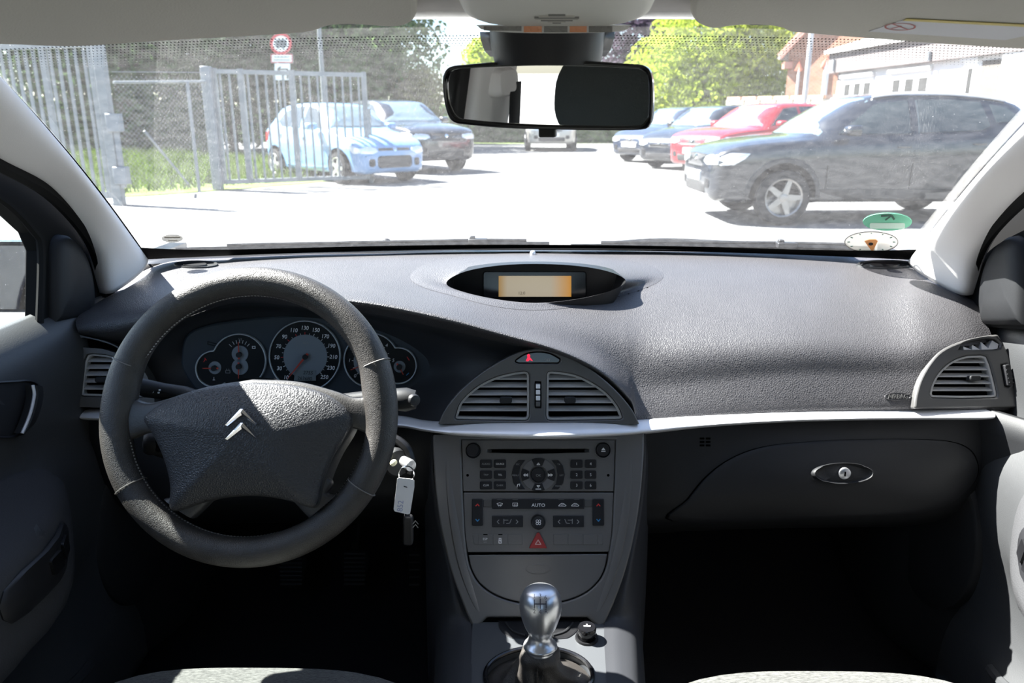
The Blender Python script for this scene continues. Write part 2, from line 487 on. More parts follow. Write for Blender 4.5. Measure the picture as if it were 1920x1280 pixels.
# ---- doors
def sm(a, b, x):
    t = max(0, min(1, (x - a) / (b - a))); return t * t * (3 - 2 * t)
DPROF = [(0.925, 0.800), (0.918, 0.785), (0.905, 0.768), (0.885, 0.754), (0.855, 0.746), (0.82, 0.746), (0.775, 0.750), (0.735, 0.750), (0.705, 0.748), (0.69, 0.744), (0.665, 0.74), (0.62, 0.738), (0.57, 0.74), (0.53, 0.745), (0.49, 0.748), (0.42, 0.748), (0.385, 0.745), (0.36, 0.740), (0.30, 0.735), (0.22, 0.735)]
def door_skin(s):
    rows = []
    for k in range(31):
        Y = 1.42 - k * 0.085
        r = []
        for z, x in DPROF:
            arm = sm(1.13, 0.88, Y) * (sm(0.735, 0.69, z) * sm(0.50, 0.565, z)) * 0.085
            poc = sm(1.10, 0.86, Y) * sm(0.42, 0.35, z) * 0.085
            zz = z + 0.010 * sm(0.9, -0.6, Y)
            wide = 0.05 * sm(0.78, 1.03, Y) * (0.2 + 0.8 * sm(0.64, 0.76, z)) if s > 0 else 0.0      # the passenger door stands clear of the dash end
            r.append(V((s * (x + wide - arm - poc), Y, zz)))
        rows.append(r)
    rows = [curve(r, 2) for r in rows]
    return grid(rows)
def dpx(pts, X):
    return [atx(a, b, X) for a, b in pts]
def slab_x(pts, x0, x1):
    """polygon given by (Y,Z) world, extruded in x"""
    k = len(pts)
    vs = [V((x0, a, b)) for a, b in pts] + [V((x1, a, b)) for a, b in pts]
    return recalc((vs, [(i, (i + 1) % k, k + (i + 1) % k, k + i) for i in range(k)] + [tuple(range(k, 2 * k)), tuple(reversed(range(k)))]))
def yz(pts, X):
    return [(p.y, p.z) for p in (atx(a, b, X) for a, b in pts)]
DOOR = {}
for s, nm, lab in ((-1, 'door_1', 'dark driver door with window'), (1, 'door_2', 'dark passenger door with window')):
    d = thing(nm, lab, 'car door', (s * 0.78, 0.6, 0.25), kind='structure')
    DOOR[s] = d
    skin = door_skin(s)
    obj('door_panel', skin, M_doorp, d, sharp=50, solid=0.004 * s)
    DOOR[s, 'tree'] = bvh(skin)
    # outer skin blocks light
    obj('outer_skin', grid([[V((s * x, y, z)) for z, x in ((0.92, 0.80), (0.80, 0.86), (0.5, 0.87), (0.22, 0.83))] for y in (1.5, 0.6, -0.4, -1.4)]), M_paint, d)
    # frame: black, from the photo's driver side, mirrored
    fo = yz([(-260, 40), (-120, 120), (0, 225), (98, 345), (165, 425), (192, 480), (204, 548), (190, 605), (130, 612), (74, 618), (76, 470), (62, 436), (0, 378), (-60, 349), (-120, 322), (-260, 268)], -0.785)
    obj('window_frame', slab_x(fo, s * 0.782, s * 0.81), M_frame, d, sharp=30, bevel=0.003)
    vf = tube(curve([atx(a, b, -0.782) for a, b in ((74, 610), (77, 470), (60, 430), (0, 372), (-120, 310))], 6), 0.006, 6)
    obj('window_seal', vf if s < 0 else mirror_x(vf), M_rubber, d)
    vf = seal(s); obj('door_seal', vf, M_rubber, d)
    # sail panel that covers the mirror foot: tall rounded tongue
    so = curve2([(100, 606), (98, 560), (98, 505), (101, 460), (108, 443), (122, 440), (140, 455), (157, 485), (168, 525), (172, 570), (168, 606)], 4)
    SP = [(p.y, p.z) for p in (atx(a, b, -0.775) for a, b in so)]
    def sail(a, b, n): return V((s * (0.782 - n), a, b))
    obj('mirror_cover', dome(sail, SP, 0.0, [(0.97, 0.010), (0.85, 0.018), (0.5, 0.024)]), M_hard, d, sharp=50)
    # glass
    gp = [(1.27, 0.90), (1.24, 1.04), (1.12, 1.12), (0.9, 1.215), (0.6, 1.29), (0.2, 1.30), (0.0, 1.30), (-0.02, 0.92)]
    vs = [V((s * (0.813 - 0.10 * max(0, z - 1.14) / 0.2), y, z)) for y, z in gp]
    obj('pane', (vs, [tuple(range(len(vs)))]), M_sglass, d, smooth=False)
# B pillar, rear door surround, seat belt: what the rear-view mirror shows
M_belt = mat('belt_webbing', (0.02, 0.02, 0.022), 0.8)
for s, nm in ((-1, 'trim_5'), (1, 'trim_6')):
    rows = [[V((s * (x + dx), y, z)) for y, dx in ((0.06, 0.02), (0.05, -0.012), (-0.02, -0.02), (-0.10, -0.012), (-0.12, 0.02))] for x, z in ((0.655, 1.36), (0.68, 1.26), (0.715, 1.12), (0.745, 0.98), (0.755, 0.88), (0.76, 0.6))]
    b = obj(nm, patch(rows, 5, 5), M_pillar, kind='structure', label='pale centre pillar trim on the %s side' % ('driver' if s < 0 else 'passenger'), cat='pillar trim', solid=0.004)
    obj('belt_anchor', dome(lambda a, q, n: V((s * (0.695 - n), a, q)), rrect(-0.075, 1.165, 0.02, 1.235, 0.02), -0.02, [(0.97, 0.03), (0.8, 0.045), (0.4, 0.05)]), M_pillar, b)
    obj('belt_strap', join(box(-0.05, 0, 0, 0, 0.0025, 0)) if False else grid([[V((s * (0.648 + 0.05 * t), y - 0.03, 1.20 - 0.6 * t)) for y in (-0.045, -0.02, 0.003)] for t in (0, 0.2, 0.5, 1.0)]), M_belt, b, solid=0.002)
    # dark window frames fore and aft of the pillar
    for y0, y1 in ((0.06, 0.14),):
        rows = [[V((s * (x + 0.03), y, z)) for y in (y0, y1)] for x, z in ((0.67, 1.33), (0.72, 1.12), (0.765, 0.92))]
        obj('frame_post', grid(rows), M_black, b, solid=0.02)
# rear C pillars
for s, nm in ((-1, 'trim_7'), (1, 'trim_8')):
    rows = [[V((s * x, y, z)) for x, y, z in r] for r in (((0.64, -1.0, 1.30), (0.60, -1.35, 1.27)), ((0.74, -1.15, 0.95), (0.66, -1.85, 0.95)), ((0.75, -1.1, 0.5), (0.70, -1.85, 0.5)))]
    obj(nm, grid(rows), M_pillar, kind='structure', label='pale rear pillar trim on the %s side' % ('driver' if s < 0 else 'passenger'), cat='pillar trim', solid=0.01)

# ================================================================ dashboard
dash = thing('dashboard', 'wide dark grey grained dashboard below the windshield', 'dashboard', (0, 1.35, 0.55))
PADC = [
 [(203, 545, 1.43), (188, 560, 1.36), (165, 578, 1.28), (143, 598, 1.225), (146, 620, 1.205), (156, 632, 1.235)],
 [(308, 493, 1.50), (288, 520, 1.40), (258, 548, 1.30), (232, 585, 1.20), (237, 616, 1.18), (250, 634, 1.225)],
 [(432, 483, 1.57), (425, 505, 1.43), (417, 528, 1.29), (415, 546, 1.165), (415, 560, 1.14), (420, 572, 1.20)],
 [(572, 477, 1.61), (566, 500, 1.45), (560, 527, 1.30), (555, 547, 1.155), (555, 561, 1.13), (560, 574, 1.19)],
 [(702, 475, 1.63), (700, 500, 1.46), (696, 530, 1.30), (690, 557, 1.155), (690, 574, 1.13), (694, 588, 1.18)],
 [(820, 473, 1.64), (820, 503, 1.45), (820, 543, 1.30), (826, 579, 1.165), (832, 600, 1.13), (830, 616, 1.17)],
 [(920, 472, 1.645), (920, 503, 1.44), (922, 558, 1.285), (932, 604, 1.175), (942, 627, 1.13), (935, 641, 1.16)],
 [(1010, 471, 1.65), (1010, 506, 1.44), (1016, 578, 1.27), (1032, 630, 1.18), (1046, 656, 1.13), (1040, 668, 1.155)],
 [(1090, 471, 1.65), (1090, 511, 1.44), (1100, 598, 1.26), (1115, 660, 1.19), (1126, 694, 1.135), (1118, 702, 1.15)],
 [(1160, 471, 1.645), (1160, 518, 1.44), (1165, 618, 1.25), (1174, 702, 1.19), (1181, 745, 1.15), (1175, 752, 1.16)],
 [(1230, 471, 1.64), (1226, 522, 1.43), (1215, 630, 1.245), (1207, 728, 1.185), (1204, 786, 1.15), (1204, 794, 1.165)],
 [(1312, 472, 1.63), (1310, 526, 1.42), (1305, 635, 1.24), (1300, 722, 1.192), (1300, 778, 1.165), (1300, 786, 1.18)],
 [(1500, 474, 1.60), (1500, 532, 1.40), (1500, 632, 1.24), (1500, 707, 1.20), (1500, 768, 1.175), (1500, 776, 1.19)],
 [(1640, 478, 1.56), (1645, 541, 1.375), (1655, 640, 1.24), (1660, 706, 1.205), (1665, 763, 1.18), (1665, 771, 1.195)],
 [(1702, 489, 1.50), (1722, 551, 1.34), (1742, 638, 1.235), (1745, 702, 1.205), (1745, 763, 1.185), (1745, 770, 1.20)],
 [(1765, 520, 1.44), (1790, 558, 1.33), (1815, 632, 1.245), (1832, 700, 1.215), (1840, 762, 1.195), (1840, 770, 1.21)],
 [(1812, 548, 1.40), (1834, 572, 1.33), (1858, 625, 1.27), (1885, 690, 1.235), (1895, 762, 1.215), (1895, 770, 1.23)],
]
pad = patch([[at(*c) for c in col] for col in PADC], 14, 16)     # rows follow the columns of the table
# open the pad where the display well goes
EYE_O = curve2([(776, 521), (800, 501), (860, 488), (930, 483), (1003, 481), (1080, 483), (1150, 489), (1210, 501), (1238, 517), (1215, 534), (1150, 553), (1080, 568), (1003, 574), (930, 568), (860, 552), (800, 537)], 4, True)
def inside(p, poly):
    r = False; n = len(poly)
    for i in range(n):
        (x1, y1), (x2, y2) = poly[i], poly[(i + 1) % n]
        if (y1 > p[1]) != (y2 > p[1]) and p[0] < (x2 - x1) * (p[1] - y1) / (y2 - y1) + x1: r = not r
    return r
def to_px(p):
    d = V(p) - CAM; z = d.dot(FWD)
    return (960 + F * d.dot(RGT) / z, 640 - F * d.dot(UPV) / z)
PAD_TREE = bvh(pad)
EYE_C = (1003, 526)
shrink = [(EYE_C[0] + (a - EYE_C[0]) * 0.985, EYE_C[1] + (b - EYE_C[1]) * 0.985) for a, b in EYE_O]
ppx = [to_px(v) for v in pad[0]]
VENT_IN = [(1728, 752), (1734, 722), (1750, 690), (1772, 665), (1806, 650), (1862, 640), (1880, 665), (1896, 720), (1900, 752)]
ins = [inside(p, shrink) or inside(p, VENT_IN) for p in ppx]
pad_open = (pad[0], [f for f in pad[1] if not any(ins[i] for i in f)])
obj('dash_pad', pad_open, M_pad, dash, sharp=0)
# display well: flared lip, then a bowl with the screen at the back
EYE_I = curve2([(836, 531), (868, 510), (930, 498), (1003, 494.5), (1080, 498), (1142, 509), (1174, 527), (1142, 546), (1080, 561), (1003, 568), (930, 561), (868, 547)], 5, True)
import bisect
def pad_at(px, py, n=0.0):
    d = ray(px, py).normalized(); h = PAD_TREE.ray_cast(CAM, d)
    nn = h[1] if h[1].dot(d) < 0 else -h[1]
    return h[0] + nn * n
def eye_rim(px, py):
    t = max(0, min(1, (568 - py) / (568 - 494.5)))
    return at(px, py, 1.285 + 0.105 * t)
N = 60
def resample(poly, n, c):
    out = []
    for i in range(n):
        a = 2 * pi * i / n; dx, dy = cos(a), sin(a) * 0.22
        best = None
        for j in range(len(poly)):
            (x1, y1), (x2, y2) = poly[j], poly[(j + 1) % len(poly)]
            ex, ey = x2 - x1, y2 - y1; den = dx * ey - dy * ex
            if abs(den) < 1e-9: continue
            t = ((x1 - c[0]) * ey - (y1 - c[1]) * ex) / den; s_ = ((x1 - c[0]) * dy - (y1 - c[1]) * dx) / den
            if t > 0 and -1e-6 <= s_ <= 1 + 1e-6: best = t if best is None else max(best, t)
        out.append((c[0] + dx * best, c[1] + dy * best))
    return out
eo, ei = resample(EYE_O, N, EYE_C), resample(EYE_I, N, (1004, 530))
r0 = [pad_at(EYE_C[0] + (a - EYE_C[0]) * 1.035, EYE_C[1] + (b - EYE_C[1]) * 1.16, 0.0004) for a, b in eo]
r1 = [pad_at(a, b, 0.0015) for a, b in eo]
r4 = [eye_rim(a, b) for a, b in ei]
r2 = [pad_at(*(0.72 * V(o) + 0.28 * V(i)), 0.0035) for o, i in zip(eo, ei)]
r3 = [(pad_at(*(0.15 * V(o) + 0.85 * V(i)), 0.0025) * 0.4 + q * 0.6) for o, i, q in zip(eo, ei, r4)]
obj('display_hood', grid([r0, r1, r2, r3, r4], cu=True), M_pad, dash, sharp=0, sub=1)
cx_, cz_ = at(1004, 534, 1.43).x, at(1004, 534, 1.43).z
lowr = [max(0.0, min(1.0, (b - 530) / 14)) for a, b in ei]
r5 = [p + V((0, 0.010 - 0.004 * k, -0.030 * k)) for p, k in zip(r4, lowr)]
r6 = [V((cx_ + (p.x - cx_) * 0.97, 1.42 + 0.02 * 0, cz_ + (p.z - cz_) * 0.98 - 0.05 * k)) for p, k in zip(r4, lowr)]
bowl = grid([r4, r5, r6], cu=True); bv = list(bowl[0]); bf = list(bowl[1]); bf.append(tuple(range(2 * N, 3 * N)))
dw = obj('display_well', (bv, bf), M_black, dash, sharp=30)
SPL = Plane(at(1003, 536, 1.415), (0, -1, 0.16))
obj('display_bezel', prism(SPL.w, [SPL.px(*p) for p in rrect(905, 508, 1100, 559, 6)], -0.006, 0.0), M_gloss, dash, bevel=0.002)
M_lcd = bpy.data.materials.new('amber_display'); M_lcd.use_nodes = True
_n = M_lcd.node_tree; _b = _n.nodes['Principled BSDF']; _b.inputs['Roughness'].default_value = 0.3
_tc = _n.nodes.new('ShaderNodeTexCoord'); _g = _n.nodes.new('ShaderNodeSeparateXYZ'); _n.links.new(_tc.outputs['Generated'], _g.inputs[0])
_r = _n.nodes.new('ShaderNodeValToRGB'); _r.color_ramp.elements[0].color = (0.36, 0.30, 0.21, 1); _r.color_ramp.elements[0].position = 0.72
_r.color_ramp.elements[1].color = (0.45, 0.20, 0.03, 1); _r.color_ramp.elements[1].position = 1.0
_e = _r.color_ramp.elements.new(0.0); _e.color = (0.30, 0.17, 0.05, 1); _e = _r.color_ramp.elements.new(0.12); _e.color = (0.36, 0.30, 0.21, 1)
_n.links.new(_g.outputs[0], _r.inputs[0]); _n.links.new(_r.outputs[0], _b.inputs['Base Color']); _n.links.new(_r.outputs[0], _b.inputs['Emission Color']); _b.inputs['Emission Strength'].default_value = 0.45
scr = obj('display_screen', prism(SPL.w, [SPL.px(*p) for p in ((935, 517), (1071, 517), (1071, 556), (935, 556))], 0.0, 0.0015), M_lcd, dash, smooth=False)
M_seg = mat('faint_segment', (0.2, 0.16, 0.1), 0.5)
obj('display_digits', text('12:0', 0.008, SPL.mat(*SPL.px(978, 549.5), 0.002)), M_seg, scr, smooth=False)

# instrument recess behind the hood lip
RC = [
 [(156, 632, 1.235), (160, 650, 1.25), (160, 690, 1.25), (160, 740, 1.24), (160, 800, 1.20)],
 [(250, 634, 1.225), (268, 650, 1.26), (285, 690, 1.28), (290, 740, 1.25), (285, 798, 1.18)],
 [(420, 572, 1.20), (400, 592, 1.27), (390, 670, 1.30), (390, 740, 1.27), (385, 798, 1.17)],
 [(560, 574, 1.19), (560, 588, 1.27), (560, 670, 1.305), (560, 740, 1.275), (560, 798, 1.165)],
 [(694, 588, 1.18), (700, 602, 1.26), (700, 680, 1.30), (700, 745, 1.27), (700, 798, 1.16)],
 [(830, 616, 1.17), (805, 632, 1.24), (800, 690, 1.27), (795, 750, 1.225), (785, 800, 1.155)],
 [(935, 641, 1.16), (905, 662, 1.205), (880, 705, 1.205), (865, 755, 1.175), (850, 802, 1.145)],
 [(1040, 668, 1.155), (1010, 690, 1.175), (990, 730, 1.17), (980, 765, 1.16), (970, 806, 1.14)],
 [(1118, 702, 1.15), (1100, 715, 1.165), (1095, 745, 1.165), (1095, 775, 1.155), (1095, 806, 1.14)],
 [(1204, 794, 1.165), (1200, 797, 1.165), (1200, 800, 1.165), (1200, 803, 1.16), (1200, 806, 1.15)],
]
obj('cluster_surround', patch([[at(*c) for c in col] for col in RC], 8, 8), M_surr, dash, sharp=0)

# ---- silver trim strip across the dash
TR = [(148, 766, 785, 1.1850), (200, 768, 787, 1.1800), (400, 772, 792, 1.1700), (600, 776, 797, 1.1550), (740, 780, 799, 1.1400), (800, 790, 808, 1.1258), (870, 793, 816, 1.1085),
      (1009, 794, 821, 1.0880), (1130, 792, 817, 1.1046), (1215, 787, 811, 1.1255), (1330, 779, 799, 1.1480), (1480, 772, 790, 1.1600), (1650, 768, 786, 1.1700), (1840, 766, 785, 1.1850), (1866, 768, 783, 1.1880)]
up_ = [[at(x, a - 2, Y + 0.035) for x, a, b, Y in TR], [at(x, a, Y + 0.016) for x, a, b, Y in TR], [at(x, a * 0.7 + b * 0.3, Y + 0.003) for x, a, b, Y in TR], [at(x, a * 0.25 + b * 0.75, Y - 0.009) for x, a, b, Y in TR], [at(x, b, Y - 0.006) for x, a, b, Y in TR], [at(x, b + 2, Y + 0.035) for x, a, b, Y in TR]]
strip = patch(up_, 6, 3)
n_ = (len(TR) - 1) * 6 + 1; m_ = len(strip[0]) // n_
caps = [tuple(i * n_ for i in range(m_)), tuple(reversed([i * n_ + n_ - 1 for i in range(m_)]))]
obj('trim_strip', (strip[0], strip[1] + caps), M_silver, dash, label='satin silver strip', sharp=50)

# ---- vents
def vent_part(name, P, outer, holes, n0, n1, m, parent, **k):
    return obj(name, plate(P.w, [P.px(*p) for p in outer], [[P.px(*p) for p in h] for h in holes], n0, n1), m, parent, **k)
def slats(P, parent, ys, fn, n0=-0.010, n1=-0.001, th=2.2, drop=3.0):
    """horizontal slats across an opening, y list in pixels, fn(y)->(x0,x1)"""
    for y in ys:
        x0, x1 = fn(y)
        a, b, c, d = P.px(x0, y), P.px(x1, y), P.px(x1, y + th), P.px(x0, y + th)
        e = (a[1] - d[1]) * drop
        vs = [P.w(a[0], a[1], n1), P.w(b[0], b[1], n1), P.w(c[0], c[1], n1), P.w(d[0], d[1], n1),
              P.w(a[0], a[1] + e, n0), P.w(b[0], b[1] + e, n0), P.w(c[0], c[1] + e, n0), P.w(d[0], d[1] + e, n0)]
        obj('slat', (vs, [(0, 3, 2, 1), (0, 1, 5, 4), (3, 7, 6, 2), (4, 5, 6, 7), (0, 4, 7, 3), (1, 2, 6, 5)]), M_slat, parent, smooth=False)
M_slat = mat('slat_plastic', (0.34, 0.335, 0.33), 0.4)
M_vent = mat('vent_frame_plastic', (0.085, 0.083, 0.082), 0.42, metal=0.3, bump=0.04, bscale=1500)
def span(poly, y):
    xs = []
    for i in range(len(poly)):
        (x1, y1), (x2, y2) = poly[i], poly[(i + 1) % len(poly)]
        if (y1 > y) != (y2 > y): xs.append(x1 + (y - y1) * (x2 - x1) / (y2 - y1))
    return (min(xs), max(xs))
def scale2(poly, s, c=None):
    if c is None: c = (sum(p[0] for p in poly) / len(poly), sum(p[1] for p in poly) / len(poly))
    return [(c[0] + (a - c[0]) * s, c[1] + (b - c[1]) * s) for a, b in poly]
def inset(poly, d):
    n = len(poly); ar = sum(poly[i][0] * poly[(i + 1) % n][1] - poly[(i + 1) % n][0] * poly[i][1] for i in range(n)); sg = 1 if ar > 0 else -1
    out = []
    for i in range(n):
        a, b, c = V(poly[i - 1]), V(poly[i]), V(poly[(i + 1) % n])
        e1, e2 = (b - a), (c - b)
        if e1.length < 1e-9: e1 = e2
        if e2.length < 1e-9: e2 = e1
        e1.normalize(); e2.normalize()
        nn = (V((-e1.y, e1.x)) + V((-e2.y, e2.x)))
        if nn.length < 1e-6: nn = V((-e1.y, e1.x))
        nn.normalize(); k = max(0.5, nn.dot(V((-e1.y, e1.x))))
        q = b + nn * (sg * d / k); out.append((q.x, q.y))
    return out
def louver(P, parent, hole, ys, tab, name='air_vent', th=2.2, mirror=False):
    """the swivelling insert in a vent opening: frame, slats, dark throat, thumb tab"""
    a = vent_part(name, P, inset(hole, 1.0), [inset(hole, 5.0)], -0.014, 0.0015, M_slat, parent, bevel=0.0008)
    obj('throat', prism(P.w, [P.px(*p) for p in inset(hole, 2.0)], -0.045, -0.014), M_void, a, smooth=False)
    hi = inset(hole, 4.0)
    slats(P, a, ys, lambda y: span(hi, y + 1), th=th)
    (x0, y0, x1, y1) = tab
    obj('thumb_tab', prism(P.w, [P.px(*p) for p in rrect(x0, y0, x1, y1, min(4, (y1 - y0) / 2.2))], -0.004, 0.008), M_hard, a, bevel=0.0015)
    return a
# centre vents
CV = Plane.through(at(1009, 655, 1.147), at(1009, 795, 1.122))
c_out = curve2([(822, 794), (836, 765), (868, 727), (915, 690), (962, 664), (985, 656)], 4) + curve2([(1009, 652), (1035, 656), (1058, 664), (1105, 690), (1150, 727), (1183, 765), (1198, 794)], 4)
hl = curve2([(853, 781), (862, 755), (880, 735), (905, 717), (935, 704), (965, 697)], 4) + [(984, 695), (990, 697), (993, 702), (993.5, 740), (993, 780), (990, 786), (984, 788), (920, 787), (860, 786), (854, 785)]
hr = [(1024, 702), (1027, 696), (1033, 695)] + curve2([(1050, 696), (1080, 702), (1110, 716), (1138, 736), (1158, 760), (1167, 780)], 4) + [(1166, 784), (1160, 786), (1090, 787), (1033, 788), (1026, 786), (1023, 780)]
hw = rrect(1002.5, 714, 1014.5, 764, 2)
hs = curve2([(966, 674), (985, 662), (1008, 658), (1031, 661), (1050, 671)], 4) + [(1051, 677), (1046, 681), (972, 681), (965, 678)]
cv = vent_part('vent_housing', CV, c_out, [hl, hr, hw, hs], -0.03, 0.006, M_vent, dash, bevel=0.003)
vl = louver(CV, cv, hl, (709.5, 724.0, 739.0, 753.5, 768.5), (937, 743, 960, 755), 'louver')
vr = louver(CV, cv, hr, (709.5, 724.0, 739.0, 753.5, 768.5), (1058, 743, 1079, 755), 'louver')
wh = obj('thumbwheel', prism(CV.w, [CV.px(*p) for p in rrect(1004, 717, 1013, 762, 1.5)], -0.006, 0.0055), M_dark, cv, bevel=0.001)
for i in range(4):
    obj('wheel_rib', prism(CV.w, [CV.px(*p) for p in rrect(1004.5, 719 + 11 * i, 1012.5, 727 + 11 * i, 1)], 0.003, 0.008), M_silver if i < 3 else M_vent, wh, bevel=0.0006)
sw = obj('switch_cap', prism(CV.w, [CV.px(*p) for p in inset(hs, 1.5)], -0.01, 0.005), M_gloss, cv, bevel=0.002)
lamp = [(984, 675), (990, 663), (994, 664), (1000, 675)]
obj('belt_warning_symbol', prism(CV.w, [CV.px(*p) for p in ((986, 676), (989, 669), (988, 665), (991, 662.5), (994, 665), (993.5, 669), (999, 676), (993, 674), (990, 676.5))], 0.005, 0.0056), mat('red_lamp', (0.8, 0.02, 0.05), 0.4, emit=(1, 0.02, 0.06), estr=0.7), sw, smooth=False)
obj('airbag_off_text', text('OFF', 0.0055, CV.mat(*CV.px(1026, 674), 0.0053)), M_printdim, sw, smooth=False)
# passenger side vent
_q = [pad_at(x, y) for x, y in ((1735, 745), (1745, 700), (1790, 655), (1850, 645), (1870, 700), (1880, 750), (1800, 700), (1800, 745))]
_c0 = sum(_q, V((0, 0, 0))) / len(_q)
import numpy as _np
_n = V(_np.linalg.svd(_np.array([list(p - _c0) for p in _q]))[2][2])
if _n.y > 0: _n = -_n
RV = Plane(_c0 + _n * 0.0, _n)
r_out = curve2([(1712, 766), (1714, 745), (1722, 715), (1738, 685), (1762, 658), (1800, 640), (1845, 630), (1868, 627)], 4) + curve2([(1877, 640), (1890, 670), (1902, 705), (1910, 740), (1911, 764)], 4)
rh = curve2([(1741, 738), (1745, 722), (1754, 704), (1770, 686), (1790, 673), (1812, 666)], 4) + [(1838, 665), (1848, 668), (1855, 685), (1863, 715), (1868, 738), (1867, 744), (1860, 746), (1800, 747), (1750, 746), (1743, 744)]
rt = curve2([(1795, 655), (1803, 645), (1825, 638), (1850, 634)], 3) + [(1864, 636), (1874, 645), (1872, 653), (1860, 655), (1800, 656)]
rw = [(1874, 684), (1884, 682), (1892, 700), (1893, 722), (1888, 726), (1881, 724), (1878, 705)]
rv = vent_part('vent_housing', RV, r_out, [rh, rt, rw], -0.03, 0.004, M_vent, dash, bevel=0.003)
louver(RV, rv, rh, (678, 691.5, 704.5, 717.5, 730.5), (1813, 704, 1833, 714), 'louver')
obj('defroster_throat', prism(RV.w, [RV.px(*p) for p in inset(rt, 0.5)], -0.03, -0.012), M_void, rv, smooth=False)
for x, h in ((1806, 6), (1822, 10), (1840, 14)):
    obj('defroster_fin', prism(RV.w, [RV.px(*p) for p in ((x, 655.5), (x - 1, 655.5 - h), (x + 15, 655.5))], -0.012, 0.001), M_silver, rv, smooth=False)
obj('defroster_fin', prism(RV.w, [RV.px(*p) for p in ((1852, 655), (1860, 638), (1872, 645), (1870, 654))], -0.012, 0.0), M_silver, rv, smooth=False)
w = obj('thumbwheel', prism(RV.w, [RV.px(*p) for p in inset(rw, 1.2)], -0.006, 0.009), M_dark, rv, bevel=0.001)
for i in range(5):
    y = 686 + 7.6 * i; x = 1876.5 + 1.7 * i
    obj('wheel_rib', prism(RV.w, [RV.px(*p) for p in rrect(x, y, x + 9, y + 2.4, 0.8)], 0.008, 0.0105), M_hard, w, smooth=False)
# driver side vent
LV = Plane(at(185, 700, 1.205), (0.15, -1, 0.32))
l_out = curve2([(117, 760), (116, 730), (120, 690), (130, 655), (142, 630), (148, 627)], 4) + curve2([(170, 632), (210, 643), (250, 668), (278, 705), (290, 740), (293, 764)], 4) + [(270, 766), (200, 764), (140, 762)]
lh = [(152, 735), (155, 700), (160, 674), (165, 664), (175, 662)] + curve2([(200, 664), (225, 672), (250, 695), (268, 725), (274, 738)], 4) + [(273, 745), (200, 744), (158, 743), (153, 741)]
lt = [(142, 650), (152, 634), (160, 633)] + curve2([(185, 638), (215, 648), (238, 663)], 3) + [(232, 665), (195, 654), (170, 652)]
lw = [(127, 722), (126, 700), (130, 684), (136, 681), (139, 685), (136, 710), (133, 724)]
lv = vent_part('vent_housing', LV, l_out, [lh, lt, lw], -0.03, 0.006, M_vent, dash, bevel=0.003)
louver(LV, lv, lh, (676, 689, 702, 715, 728), (181, 706, 205, 717), 'louver')
obj('defroster_throat', prism(LV.w, [LV.px(*p) for p in inset(lt, 0.5)], -0.03, -0.010), M_void, lv, smooth=False)
obj('thumbwheel', prism(LV.w, [LV.px(*p) for p in inset(lw, 1.0)], -0.006, 0.009), M_silver, lv, bevel=0.001)

# ---- lower panels
GL = [[(1206, 808, 1.155), (1204, 850, 1.15), (1200, 900, 1.145), (1200, 955, 1.14), (1205, 990, 1.16), (1215, 1000, 1.30)],
      [(1300, 797, 1.165), (1300, 845, 1.150), (1300, 900, 1.135), (1300, 950, 1.13), (1300, 985, 1.15), (1300, 995, 1.30)],
      [(1450, 788, 1.175), (1450, 835, 1.150), (1450, 895, 1.125), (1450, 945, 1.12), (1450, 978, 1.15), (1450, 990, 1.30)],
      [(1620, 784, 1.185), (1620, 832, 1.158), (1620, 890, 1.130), (1620, 940, 1.125), (1620, 975, 1.155), (1620, 988, 1.30)],
      [(1780, 782, 1.195), (1780, 830, 1.175), (1775, 885, 1.155), (1765, 935, 1.15), (1755, 965, 1.18), (1750, 985, 1.30)],
      [(1905, 770, 1.23), (1900, 830, 1.225), (1885, 880, 1.22), (1850, 930, 1.22), (1820, 960, 1.24), (1800, 980, 1.32)]]
glo = patch([[at(*c) for c in col] for col in GL], 8, 8)
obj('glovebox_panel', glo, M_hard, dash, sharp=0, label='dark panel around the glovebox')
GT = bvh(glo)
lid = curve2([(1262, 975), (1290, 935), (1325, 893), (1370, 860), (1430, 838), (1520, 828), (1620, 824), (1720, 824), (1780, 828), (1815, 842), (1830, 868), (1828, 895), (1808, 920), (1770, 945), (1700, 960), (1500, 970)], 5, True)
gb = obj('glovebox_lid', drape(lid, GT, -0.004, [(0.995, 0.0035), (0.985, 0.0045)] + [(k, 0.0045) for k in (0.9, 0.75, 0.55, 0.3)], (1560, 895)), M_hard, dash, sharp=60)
GT2 = bvh(drape(lid, GT, -0.004, [(0.995, 0.0035), (0.985, 0.0045)] + [(k, 0.0045) for k in (0.9, 0.75, 0.55, 0.3)], (1560, 895)))
obj('lid_gap', drape(scale2(lid, 1.012, (1560, 895)), GT, 0.0008, [(k, 0.0008) for k in (0.98, 0.9, 0.7, 0.5, 0.3)], (1560, 895)), M_void, gb, sharp=0)
lat = obj('latch', drape(ell(1578, 887, 58, 19, 40), GT2, 0.0, [(0.985, 0.006), (0.93, 0.0085), (0.88, 0.006), (0.8, 0.003), (0.5, 0.004)]), M_hard, gb, sharp=60)
LKP = Plane(drape([(1580, 886), (1581, 886), (1580, 887)], GT2, 0.004, [])[0][0], (0, -1, 0.05))
obj('lock', lathe(LKP.mat(), [(0.0, 0.0), (0.0095, 0.0), (0.0095, 0.004), (0.008, 0.0048), (0.0, 0.0048)], 20, False), M_steel, lat)
obj('keyhole', prism(LKP.w, rrect(-0.0012, -0.004, 0.0012, 0.004, 0.001), 0.0045, 0.0052), M_void, lat, smooth=False)
for r in range(3):
    for c in range(2):
        x0 = 1312 + 11.5 * c; y0 = 820 + 6.5 * r
        obj('sensor_slot', drape(rrect(x0, y0, x0 + 8.5, y0 + 3.6, 0.6, 2), GT, 0.0, [(0.98, 0.0012)]), M_void, dash, smooth=False)
